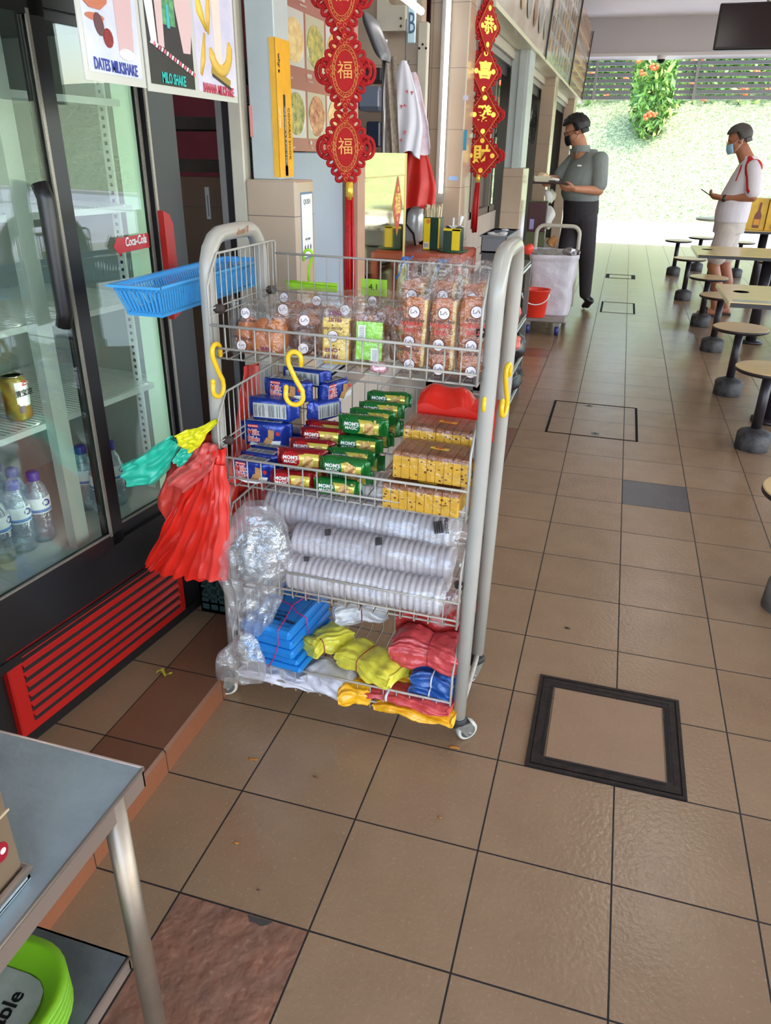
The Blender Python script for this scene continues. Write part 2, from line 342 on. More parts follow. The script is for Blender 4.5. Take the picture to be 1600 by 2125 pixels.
mb=MB(); mb.box((-.405,1.255,.075),(-.362,1.30,H),0,bev=.004); mb.box((-.43,1.27,.075),(-.405,1.30,H),1); mb.box((-.452,1.27,.075),(-.432,1.30,H),2); mb.build('trim_4',[creme,dark,alu])['kind']='structure'
mb=MB(); mb.box((-.42,3.70,0),(-.20,3.98,2.27),0,bev=.006); mb.build('trim_5',TP)['kind']='structure'
for k,(y,x0_,x1_,yw,zl,n_) in enumerate([(6.45,-.37,-.215,.40,1.35,'trim_6'),(9.0,-.38,-.22,.35,2.27,'trim_7'),(12.6,-.40,-.24,.5,2.27,'trim_8')]):
    mb=MB()
    if k==0:
        mb.box((x0_,y,.0),(-.185,y+yw,1.35),0,bev=.006); mb.box((x0_,y+.03,1.35),(x1_,y+yw-.02,2.27),1,bev=.004); mb.box((-.30,y+.01,1.35),(-.24,y+.03,2.27),1)
    else: mb.box((x0_,y,0),(x1_,y+yw,2.27),0,bev=.006)
    struct(mb.build(n_,[TP,paint]))
# left walls
struct(MB().box((-1.6,1.5,.075),(-.46,1.56,1.372)).build('wall_left',TB))
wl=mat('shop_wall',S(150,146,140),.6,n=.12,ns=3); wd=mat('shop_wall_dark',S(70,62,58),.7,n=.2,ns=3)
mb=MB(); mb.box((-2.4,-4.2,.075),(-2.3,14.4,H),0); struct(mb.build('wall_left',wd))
for y,m_ in ((2.95,mat('maroon_wall',S(105,28,40),.6,n=.15,ns=5)),(8.6,wl),(12.2,wl)):
    struct(MB().box((-2.3,y+.9,.075),(-.42,y+.98,2.6)).build('wall_left',m_))
struct(MB().box((-.34,1.395,0),(-.215,3.70,.62)).build('wall_left',TP2))
# lintel and soffit over the shopfronts
mb=MB(); mb.box((-.55,3.4,2.27),(-.2,14.0,2.31),0); mb.box((-.42,3.98,2.14),(-.37,13.6,2.27),0); mb.box((-.365,3.98,2.19),(-.345,13.6,2.27),1); mb.box((-.6,-4,2.6),(-.3,3.4,2.7),0)
mb.box((-.44,3.98,2.06),(-.40,13.6,2.14),2)
struct(mb.build('trim_10',[alu,creme,dark]))
# ceiling, beam
cw=mat('ceiling_paint',S(226,222,218),.6,n=.02,ns=2)
struct(MB().box((-4,-4.6,3.49),(9.3,14.5,3.62)).build('ceiling',cw))
mb=MB(); mb.box((-4,14.0,3.0),(9.3,14.5,3.49),0); mb.box((-4,13.93,2.955),(9.3,14.52,3.0),1); struct(mb.build('trim_11',[mat('beam_paint',S(205,200,200),.6),cw]))
for i,(x,y) in enumerate([(9,14.2),(9,5.5),(9,-3.5),(4.6,-4.3)]): struct(MB().box((x-.2,y-.2,0),(x+.2,y+.2,3.5)).build('trim_%d'%(12+i),TP))
# ================================================================ OUTSIDE
conc=mat('sunlit_concrete',S(196,192,190),.8,n=.12,ns=1.5)
mb=MB(); mb.box((-30,14.4,-.2),(60,18.6,-.015)); struct(mb.build('floor',conc))
mb=MB(); mb.box((-30,18.6,-.2),(60,18.9,.10),0,bev=.02); struct(mb.build('trim_16',mat('kerb_concrete',S(190,182,172),.85,n=.2,ns=3)))
gm=bpy.data.materials.new('lawn'); gm.use_nodes=True; t=gm.node_tree; b=t.nodes['Principled BSDF']; b.inputs['Roughness'].default_value=.8
tc=t.nodes.new('ShaderNodeTexCoord'); cr=t.nodes.new('ShaderNodeValToRGB')
n1=t.nodes.new('ShaderNodeTexNoise'); n1.inputs['Scale'].default_value=9; n1.inputs['Detail'].default_value=9; n1.inputs['Roughness'].default_value=.82
t.links.new(tc.outputs['Object'],n1.inputs['Vector']); e=cr.color_ramp.elements; e[0].position=.38; e[0].color=S(98,118,72); e[1].position=.62; e[1].color=S(200,202,148)
el=cr.color_ramp.elements.new(.5); el.color=S(152,162,118); t.links.new(n1.outputs['Fac'],cr.inputs[0])
n2=t.nodes.new('ShaderNodeTexNoise'); n2.inputs['Scale'].default_value=26; n2.inputs['Detail'].default_value=4; t.links.new(tc.outputs['Object'],n2.inputs['Vector']); c2=t.nodes.new('ShaderNodeValToRGB'); c2.color_ramp.elements[0].position=.36; c2.color_ramp.elements[0].color=(.30,.36,.20,1); c2.color_ramp.elements[1].position=.56; t.links.new(n2.outputs['Fac'],c2.inputs[0]); mm=t.nodes.new('ShaderNodeMixRGB'); mm.blend_type='MULTIPLY'; mm.inputs[0].default_value=1; t.links.new(cr.outputs[0],mm.inputs[1]); t.links.new(c2.outputs[0],mm.inputs[2]); t.links.new(mm.outputs[0],b.inputs['Base Color'])
def slope(u,v):
    x=-30+90*u; y=18.9+26*v; s=max(0,y-19.3); z=.08+ .577*s if s<6.2 else .08+.577*6.2+(s-6.2)*.12
    return (x,y,z+.10*noise.noise(Vector((x*.5,y*.5,0)))+.03*noise.noise(Vector((x*3,y*3,2))))
mb=MB(); mb.grid(slope,260,90); o=mb.build('lawn',gm); tag(o,'bright sunlit grass bank rising behind the open end of the hall','lawn'); o['kind']='structure'
mb=MB(); mb.box((20,-40,-.3),(60,14.4,-.1)); mb.box((9.2,-40,-.25),(20,14.4,-.06),1); mb.box((-30,-40,-.3),(9.2,-4.2,-.05),1); struct(mb.build('floor',[gm,conc]))
leafm=[mat('leaf_dark',S(70,110,46),.45,n=.3,ns=4),mat('leaf_mid',S(124,170,76),.45,n=.3,ns=4),mat('leaf_light',S(206,222,120),.45,n=.2,ns=4),mat('flower_orange',S(240,110,60),.5)]
def leaves(mb,n,box,size,rnd,fl=0,shape=None):
    (xa,xb),(ya,yb),(za,zb)=box
    for _ in range(n):
        p=Vector((rnd.uniform(xa,xb),rnd.uniform(ya,yb),rnd.uniform(za,zb)))
        if shape and not shape(p): continue
        a=Euler((rnd.uniform(-1.2,1.2),rnd.uniform(-1.2,1.2),rnd.uniform(0,6.3))).to_matrix(); s=size*rnd.uniform(.6,1.4); mi=rnd.choice((0,0,1,1,1,2))
        mb.add([p+a@Vector(q) for q in ((-s,0,0),(0,-s*.35,s*.1),(s,0,0),(0,s*.35,s*.1))],[(0,1,2,3)],mi)
    for _ in range(fl):
        p=Vector((rnd.uniform(xa,xb),ya+rnd.uniform(-.1,.2),rnd.uniform(za,zb)))
        if shape and not shape(p): continue
        for q in range(4): mb.ell(p+Vector((rnd.uniform(-.06,.06),rnd.uniform(-.06,.06),rnd.uniform(-.05,.05))),(.05,.05,.04),3,6,4)
rnd=random.Random(3)
hs=lambda p:p.z<4.9+.35*noise.noise(Vector((p.x*.6,0,0)))+.15*noise.noise(Vector((p.x*2,3,0))) and p.z>2.75+.3*noise.noise(Vector((p.x*1.1,9,0)))
t=thing('hedge','long leafy hedge with orange flowers along the top of the grass bank','hedge',(2,25.3,3.2))
mb=MB(); leaves(mb,17000,((-8,15),(24.0,25.4),(2.5,5.3)),.13,rnd,0,hs); mb.box((-9,25.3,2.6),(16,25.6,4.6),0); mb.build('foliage',leafm,t)
mb=MB(); leaves(mb,0,((-9,16),(23.9,24.1),(2.9,4.9)),.13,rnd,90,hs); mb.build('blossom',leafm,t)
bx,by=P(1362,180,y=22.6).x,22.6
def bs(p): return ((p.x-bx)/.66)**2+((p.z-3.10)/1.3)**2+((p.y-by)/.9)**2<1+.35*noise.noise(p*1.6)
t=thing('flowering_bush','bushy green shrub with orange blossoms filling the gap between louvre screens','shrub',(bx,by,3.0))
mb=MB(); leaves(mb,11000,((bx-1.4,bx+1.4),(by-1.0,by+1.0),(1.6,4.9)),.11,rnd,0,bs); mb.build('foliage',leafm,t)
mb=MB(); leaves(mb,0,((bx-.9,bx+.9),(by-.95,by-.75),(2.3,4.2)),.11,rnd,16); mb.build('blossom',leafm,t)
mb=MB()
for k in range(4): mb.tube([(bx+.1*k-.15,by,1.9),(bx+.3*k-.4,by,3.2)],[.04,.02],0,6)
mb.build('stem',mat('bark',S(90,70,50),.9),t)
# louvre screens hung under the eave
sl=mat('louvre_grey',S(150,154,158),.45,.2); pw=mat('louvre_post',S(176,176,172),.4,.3)
for (pa,pb,posts,lb) in [(1150,1314,[1236],'grey horizontal louvre screen nearest the shop signs'),(1404,1760,[1446,1625],'long grey louvre screen beneath the hanging television')]:
    xa,xb=P(pa,160,y=14.6).x,P(pb,160,y=14.6).x
    t=thing('louvre_screen',lb,'louvre screen',((xa+xb)/2,14.6,2.38),group='louvre screens under the eave')
    mb=MB(); z0,z1=P(1300,204,y=14.6).z,2.99; n=8
    for i in range(n):
        z=z0+(z1-z0)*i/(n-1)-.02; mb.box((xa,14.57,z),(xb,14.63,z+.055),0)
    mb.build('slats',sl,t)
    for p in posts:
        x=P(p,160,y=14.5).x; MB().box((x-.022,14.52,z0-.03),(x+.022,14.57,3.0)).build('post',pw,t)
# television
x=P(1487,60,y=9.5).x; zb=P(1483,105,y=9.5).z; zt=P(1487,5,y=9.5).z
t=thing('television','black flat television hung from the ceiling over the tables','television',(x+.6,9.5,zb),rx=-6)
mb=MB(); mb.box((-.6,-.02,0),(.62,.05,zt-zb),0,bev=.01); mb.build('casing',mat('tv_plastic',S(22,16,18),.35),t,local=True)
mb=MB(); mb.box((-.575,-.023,.03),(.60,-.021,zt-zb-.02),0); mb.build('screen',mat('tv_screen',S(38,22,24),.25),t,local=True)
mb=MB(); mb.cyl((-.1,.08,zt-zb-.2),(-.1,.08,zt-zb+.48),.025); mb.box((-.2,.05,zt-zb-.35),(0,.09,zt-zb-.1)); mb.build('ceiling_mount',alu,t,local=True)
# dome camera under the beam
p=P(1373,118,y=13.9); mb=MB(); mb.cyl((p.x,13.9,2.955),(p.x,13.9,2.90),.07,0); mb.ell((p.x,13.9,2.90),(.06,.06,.06),1)
solo(mb,'dome_camera',[cw,black],'small round dome camera under the white beam','camera',(p.x,13.9,2.955))
# light box signs over the shopfronts
sg=[mat('sign_pale',S(222,214,200),.12,n=.25,ns=2.2,col2=S(196,176,150),spec=.8),mat('sign_cool',S(206,210,198),.12,col2=S(150,142,120),ns=6,spec=.8),mat('sign_amber',S(190,150,110),.12,col2=S(150,100,64),ns=4,spec=.8)]
for k,(ya,yb) in enumerate([(4.42,7.42),(7.46,10.55),(10.6,13.4)]):
    t=thing('shop_sign',['long pale food-picture sign board nearest the small red ornament','middle sign board over the shops with many small food pictures','amber sign board farthest along the row of shops'][k],'shop sign',(-.2,(ya+yb)/2,2.27),group='sign boards over the shopfronts')
    mb=MB(); mb.add([(-.2,ya,2.29),(-.2,yb,2.29),(-.14,yb,3.25),(-.14,ya,3.25),(-.34,ya,2.29),(-.34,yb,2.29),(-.3,yb,3.25),(-.3,ya,3.25)],[(0,1,2,3),(4,7,6,5),(0,3,7,4),(1,5,6,2),(3,2,6,7),(0,4,5,1)]); mb.build('face_panel',sg[k],t)
    mb=MB(); mb.box((-.34,ya,2.262),(-.188,yb,2.292)); mb.build('bottom_rail',mat('rail_cream',S(226,224,190),.3),t)
    mb=MB(); mb.add([(-.197,yb-.03,2.28),(-.185,yb-.03,2.28),(-.185,yb+.02,2.28),(-.197,yb+.02,2.28),(-.135,yb-.03,3.25),(-.12,yb-.03,3.25),(-.12,yb+.02,3.25),(-.135,yb+.02,3.25)],[(0,1,2,3),(4,5,6,7),(0,1,5,4),(1,2,6,5),(2,3,7,6),(3,0,4,7)]); mb.build('edge_strip',dark,t)
    r_=random.Random(k); mb=MB()
    if k==1:
        for i in range(9):
            for j in range(5):
                y=ya+.2+i*.31; z=2.38+j*.17; xx=-.2+.06*(z-2.29)/.96+.002
                mb.add([(xx,y,z),(xx,y+.2,z),(xx+.008,y+.2,z+.12),(xx+.008,y,z+.12)],[(0,1,2,3)],r_.randrange(3))
    elif k==0:
        for i in range(7):
            y=ya+.3+i*.4; mb.ell((-.183,y,2.62),(.006,.12+.05*(i%2),.22),r_.randrange(3),12,8)
    else:
        for i in range(6):
            z=2.4+i*.14; mb.box((-.2+.06*(z-2.29)/.96,ya+.1,z),(-.195+.06*(z-2.29)/.96+.003,yb-.1,z+.05),r_.randrange(3))
    mb.build('food_pictures',[mat('pic_tan',S(196,160,110),.2),mat('pic_grey',S(160,160,150),.2),mat('pic_brown',S(150,112,80),.2)],t)
# ================================================================ SHOPFRONT THINGS
def FX(x,y,z,roll=0,s=1): return Matrix(((0,0,1,x),(1,0,0,y),(0,1,0,z),(0,0,0,1)))@Matrix.Rotation(R(roll),4,'Z')@Matrix.Scale(s,4)
def FY(x,y,z,roll=0,s=1): return Matrix(((1,0,0,x),(0,0,-1,y),(0,1,0,z),(0,0,0,1)))@Matrix.Rotation(R(roll),4,'Z')@Matrix.Scale(s,4)
def flat(mb,poly,M,mi=0,t=.0006): # flat outline with a little thickness in plane M
    return mb.prism(poly,0,t,mi,M)
def disc(r,n=20,cx=0,cy=0,ry=None): return [(cx+r*math.cos(2*math.pi*i/n),cy+(ry or r)*math.sin(2*math.pi*i/n)) for i in range(n)]
white=mat('white_print',S(235,235,232),.4); blk=mat('black_print',S(20,20,24),.4); redp=mat('red_print',S(196,28,30),.35)
# ---------------------------------------------------------------- drinks chiller
ch=thing('drinks_chiller','tall black double-door glass drinks chiller with red slatted base','chiller',(-.46,.845,.075),-7.125)
bk=mat('chiller_black',S(26,24,25),.32); steel=mat('seal_silver',S(150,142,130),.4,.6,n=.2,ns=300); cwall=mat('chiller_wall',S(176,182,176),.5); mint=mat('jamb_glow',S(205,240,205),.5,emit=.22)
red=mat('chiller_red',S(168,18,12),.4); slot=mat('slot_black',(.004,.003,.003,1),.8)
def cb(name,boxes,mt,bev=0,parent=ch):
    mb=MB()
    for (a,b,*m_) in boxes: mb.box(a,b,m_[0] if m_ else 0,bev=bev)
    return mb.build(name,mt,parent,local=True)
yl,yr=-.78,.172; D=.62
cb('body',[((-D,yl,.0),(-.01,yr,.03)),((-D,yl,0),(-D+.03,yr,1.95)),((-D,yr-.025,.03),(-.012,yr,1.95)),((-D,yl,.03),(-.012,yl+.03,1.95)),((-D,yl,1.64),(.0,yr,1.95)),((-D,yl,.03),(-.02,yr,.41))],bk)
cb('interior_lining',[((-D+.03,yl+.03,.41),(-D+.04,yr-.03,1.64)),((-D+.03,yl+.03,.405),(-.03,yr-.03,.418)),((-D+.03,yr-.05,.41),(-.10,yr-.028,1.64)),((-D+.03,yl+.03,.41),(-.08,yl+.04,1.64))],cwall)
cb('lit_jamb',[((-.10,.062,.418),(-.035,.075,1.64)),((-.10,.075,.418),(-.09,.15,1.64))],mint)  # lamp light on the jamb wall, put into its mint colour and emission
for (yy,aim,en) in ((.045,(-.75,-1,0),.10),(-.29,(-1,.5,0),.20),(-.355,(-1,-.5,0),.26)):
    l=bpy.data.lights.new('chiller_lamp','AREA'); l.shape='RECTANGLE'; l.size=.02; l.size_y=1.15; l.energy=en; l.color=(.95,1,.93)
    o=bpy.data.objects.new('interior_lamp',l); COL.objects.link(o); o.parent=ch; o.location=(-.085,yy,1.02); o.rotation_euler=Vector((-aim[0],-aim[1],0)).to_track_quat('Z','Y').to_euler()
# sliding doors: outer (nearer camera) and inner
gl=film('chiller_glass',(.93,.97,.95,1),0,.5,0.0,0,1); 
def glassmat():
    m=bpy.data.materials.new('door_glass'); m.use_nodes=True; t=m.node_tree; t.nodes.clear(); N=t.nodes.new; L=t.links.new
    o=N('ShaderNodeOutputMaterial'); a=N('ShaderNodeBsdfTransparent'); a.inputs[0].default_value=(.9,.95,.92,1); g=N('ShaderNodeBsdfGlossy'); g.inputs['Roughness'].default_value=.0
    lw=N('ShaderNodeLayerWeight'); lw.inputs[0].default_value=.5; pw=N('ShaderNodeMath'); pw.operation='POWER'; L(lw.outputs['Facing'],pw.inputs[0]); pw.inputs[1].default_value=3.2; f=N('ShaderNodeMath'); f.operation='MULTIPLY_ADD'; L(pw.outputs[0],f.inputs[0]); f.inputs[1].default_value=.8; f.inputs[2].default_value=.07; x=N('ShaderNodeMixShader'); L(f.outputs[0],x.inputs[0]); L(a.outputs[0],x.inputs[1]); L(g.outputs[0],x.inputs[2]); L(x.outputs[0],o.inputs[0]); return m
GLM=glassmat()
def door(name,ya,yb,x,st,lb=None):
    z0,z1=.405,1.66
    d=cb(name,[((x-.02,ya,z0),(x,ya+st,z1)),((x-.02,yb-st,z0),(x,yb,z1)),((x-.02,ya,z0),(x,yb,z0+.035)),((x-.02,ya,z1-.04),(x,yb,z1))],bk)
    if lb: d['label']=lb
    cb('pane',[((x-.012,ya+st,z0+.03),(x-.008,yb-st,z1-.03))],GLM,parent=d)
    cb('seal',[((x-.004,yb-st-.008,z0+.03),(x+.001,yb-st,z1-.03)),((x-.004,ya+st,z0+.035),(x+.001,yb-st,z0+.040))],steel,parent=d)
    return d
d1=door('door',yl+.03,-.232,.012,.040,'outer sliding door, nearer the steel table')
d2=door('door',-.268,.075,-.012,.018,'inner sliding door with arrow sticker')
cb('frame',[((-.03,.066,.38),(.004,yr,1.95)),((-.03,yl,.25),(.0,yr,.405)),((-.03,yl,.25),(.006,yr,.275))],bk)
cb('seal_strip',[((.001,.062,.42),(.006,.070,1.64))],steel)
mb=MB(); mb.tube([(.03,-.335,1.01),(.04,-.335,1.04),(.04,-.335,1.28),(.03,-.335,1.31)],.018,0,8); mb.build('handle',bk,d1,local=True)
mb=MB(); mb.prism([(.062,.955),(.098,.97),(.098,1.20),(.085,1.225),(.062,1.235)],0,.02,0,Matrix(((0,0,1,.004),(1,0,0,0),(0,1,0,0),(0,0,0,1)))); mb.build('red_handle',red,ch,local=True)
# wire shelves
wire=mat('shelf_wire',S(222,228,220),.35)
for z in (.765,1.005,1.245,1.49):
    mb=MB(); 
    for i in range(56):
        y=yl+.06+i*.0152; mb.box((-.54,y,z-.003),(-.085,y+.0045,z),0)
    mb.box((-.09,yl+.05,z-.016),(-.075,.062,z-.001),0); mb.box((-.30,yl+.05,z-.006),(-.295,.062,z-.003),0)
    mb.build('wire_shelf',wire,ch,local=True)
mb=MB()
for i in range(60): mb.box((-.135,.056,.45+i*.0195),(-.128,.063,.458+i*.0195),1)
mb.box((-.145,.058,.42),(-.12,.065,1.64),0); mb.build('shelf_rail',[wire,slot],ch,local=True)
# centre mullion behind the outer door
cb('mullion',[((-.075,-.345,.418),(-.045,-.300,1.64))],mat('mullion_grey',S(190,196,184),.4))
# red slatted base
mb=MB(); za,zb=.036,.283; mb.box((-.03,-.655,za),(.0,0,zb),0,bev=.004)
for i in range(7): 
    z=za+.028+i*.030; mb.box((-.002,-.615,z),(.0008,-.03,z+.012),1)
    mb.add([(.0,-.615,z+.012),(.0,-.03,z+.012),(.008,-.03,z+.018),(.008,-.615,z+.018),(.0,-.615,z+.024),(.0,-.03,z+.024)],[(0,1,2,3),(3,2,5,4)],0)
for yy in (-.11,-.12,-.02): mb.ell((.001,yy-.02,zb-.012),(.002,.003,.003),2,8,5)
mb.box((-.5,-.655,za),(-.03,-.64,zb),0); mb.build('slatted_base',[red,slot,steel],ch,local=True)
# arrow sticker
mb=MB(); flat(mb,[(-.129,-.001),(-.108,.026),(-.108,.018),(.004,.018),(.004,-.018),(-.108,-.018),(-.108,-.026)],FX(-.010,.030,1.163,2),0,.001)
mb.text('Coca-Cola',.030,FX(-.008,-.018,1.166,2,1),1,ext=.0003,shear=.25,bold=.02,sx=.62); mb.build('arrow_sticker',[mat('sticker_red',S(190,24,30),.3),white],ch,local=True)
chW=wm(ch)
def CW(s,d,z): return chW@Vector((-d,-s,z-.075))
# bottles
def make_bottle():
    t=thing('water_bottle','x','bottle',(0,0,0))
    mb=MB(); prof=[(.026,0),(.0305,.006),(.031,.03),(.029,.05),(.031,.07),(.031,.078),(.0305,.082),(.0305,.128),(.029,.135),(.024,.155),(.0145,.17),(.0130,.176)]
    mb.lathe(prof,0,14); mb.build('bottle',film('bottle_pet',(.80,.88,.95,1),.10,.55,.08,.5,60,gcol=(.85,.92,1,1)),t,local=True)
    mb=MB(); mb.lathe([(.0306,.084),(.0312,.085),(.0312,.126),(.0306,.127)],0,14); mb.lathe([(.0314,.088),(.0314,.096)],1,14)
    mb.text('O',.026,FX(.0305,.006,.112),2,bold=.03); mb.build('label',[mat('label_white',S(215,222,226),.4),mat('label_blue',S(80,130,190),.4),mat('label_navy',S(30,60,140),.4)],t,local=True)
    mb=MB(); mb.lathe([(.0158,.172),(.0160,.173),(.0160,.192),(.0145,.195),(0,.195)],0,14); mb.build('cap',mat('cap_blue',S(44,52,150),.4),t,local=True)
    return t
bot=make_bottle(); first=True
for r in range(5):
    for c in range(5):
        s=.335+c*.066+.006*(r%2); d=.17+r*.068
        lab='blue-capped water bottle on the chiller floor behind the outer door, row %s'%['at the front','second from the glass','third from the glass','fourth from the glass','at the back'][r]
        if r==0: lab=['front-row water bottle on the chiller floor beside the grey mullion','front-row water bottle second from the mullion on the chiller floor','front-row water bottle third from the mullion on the chiller floor','front-row water bottle fourth from the mullion, near picture edge','front-row water bottle nearest the hidden end of the chiller'][c]
        elif r==1: lab='second-row water bottle in the chiller, '+['beside the grey mullion','second from the mullion','third from the mullion','fourth from the mullion','farthest from the mullion'][c]
        p=CW(s,d,.494)
        if first: bot.location=p; bot.rotation_euler.z=R(-20); bot['label']=lab; bot['group']='water bottles in the chiller'; first=False
        else: dup(bot,p,-30+20*((r*3+c)%4),lab,'water bottles in the chiller' if r<2 else 'water bottles behind the front rows of the chiller')
for k,(s,d) in enumerate([(.075,.15),(.135,.20),(.145,.13)]): dup(bot,CW(s,d,.494),-10+15*k,['lone water bottle showing its round blue logo behind the inner door','water bottle half hidden behind the other two at the inner door','water bottle next to the door stile behind the inner door'][k],'water bottles behind the inner door')
# cans
def can(loc,lb,rz,c1,c2,txt=None,h=.112,r=.031):
    t=thing('drink_can',lb,'can',loc,rz,'cans in the chiller')
    mb=MB(); mb.lathe([(r*.8,0),(r,.008),(r,h-.012),(r*.82,h-.003)],0,24); mb.build('body',mat('can_'+c1[0],c1[1],.3,.3,col2=c2,ns=22),t,local=True)
    mb=MB(); mb.lathe([(r*.82,h-.003),(r*.86,h),(r*.80,h),(r*.78,h-.006),(0,h-.006)],0,24); mb.build('rim',mat('tin',S(190,180,160),.25,.9),t,local=True)
    if txt:
        mb=MB()
        def on(a0,a1,z0,z1,mi,dr,n=6): mb.grid(lambda u,v:((r+dr)*math.cos(R(a0+(a1-a0)*u)),(r+dr)*math.sin(R(a0+(a1-a0)*u)),z0+(z1-z0)*v),n,1,mi)
        on(-38,38,.045,.098,0,.0004); on(-30,30,.038,.045,0,.0004); on(-4,34,.088,.1,1,.0008)
        mb.text('Yeo\'s',.010,FX(r+.0012,.007,.094),0); mb.text(txt,.017,FX(r+.0008,0,.070),2,bold=.02); 
        mb.grid(lambda u,v:((r+.0006)*math.cos(R(-35+28*u)),(r+.0006)*math.sin(R(-35+28*u)),.022+.018*v),4,1,3); mb.build('label',[white,redp,blk,mat('plum',S(80,50,90),.4)],t,local=True)
can(CW(.352,.15,.842),'golden herbal drink can with white label and black writing, standing in front',-8,('gold',S(176,120,50)),S(120,130,60),'清宝凉')
can(CW(.42,.19,.842),'golden brown drink can standing behind the white-labelled can',40,('gold2',S(150,90,44)),S(96,52,60))
can(CW(.475,.16,1.082),'tall blue and yellow drink can on the shelf above the golden cans',0,('blue',S(60,140,200)),S(230,90,50),h=.12,r=.028)
# plastic crate under the hanging bags
def crate(name,lb,a,b,col,grp=None):
    t=solo(MB(),name,col,lb,'crate') if 0 else None
    mb=MB(); (x0,y0,z0),(x1,y1,z1)=a,b; w_=.012
    mb.box((x0,y0,z0),(x1,y1,z0+.01)); 
    for (p,q) in [((x0,y0),(x1,y0+.006)),((x0,y1-.006),(x1,y1)),((x0,y0),(x0+.006,y1)),((x1-.006,y0),(x1,y1))]:
        for k in range(6):
            z=z0+(z1-z0)*k/5.5; mb.box((p[0],p[1],z),(q[0],q[1],min(z+.008,z1)))
        L=(q[0]-p[0]) if q[0]-p[0]>q[1]-p[1] else (q[1]-p[1]); n=max(3,int(L/.032))
        for k in range(n+1):
            f=k/n
            if q[0]-p[0]>q[1]-p[1]: x=p[0]+(L-.006)*f; mb.box((x,p[1],z0),(x+.006,q[1],z1))
            else: y=p[1]+(L-.006)*f; mb.box((p[0],y,z0),(q[0],y+.006,z1))
    for (p,q) in [((x0-.006,y0-.006),(x1+.006,y0+.008)),((x0-.006,y1-.008),(x1+.006,y1+.006)),((x0-.006,y0),(x0+.008,y1)),((x1-.008,y0),(x1+.006,y1))]: mb.box((p[0],p[1],z1-.02),(q[0],q[1],z1))
    mb.box((x0,y0,z0),(x1,y1,z0+.05))
    return solo(mb,name,col,lb,'crate',((x0+x1)/2,(y0+y1)/2,z0),grp)
crate('plastic_crate','dark teal plastic crate on the kerb step under the red bags',(-.44,.90,.077),(-.215,1.22,.245),mat('crate_teal',S(34,58,58),.5))
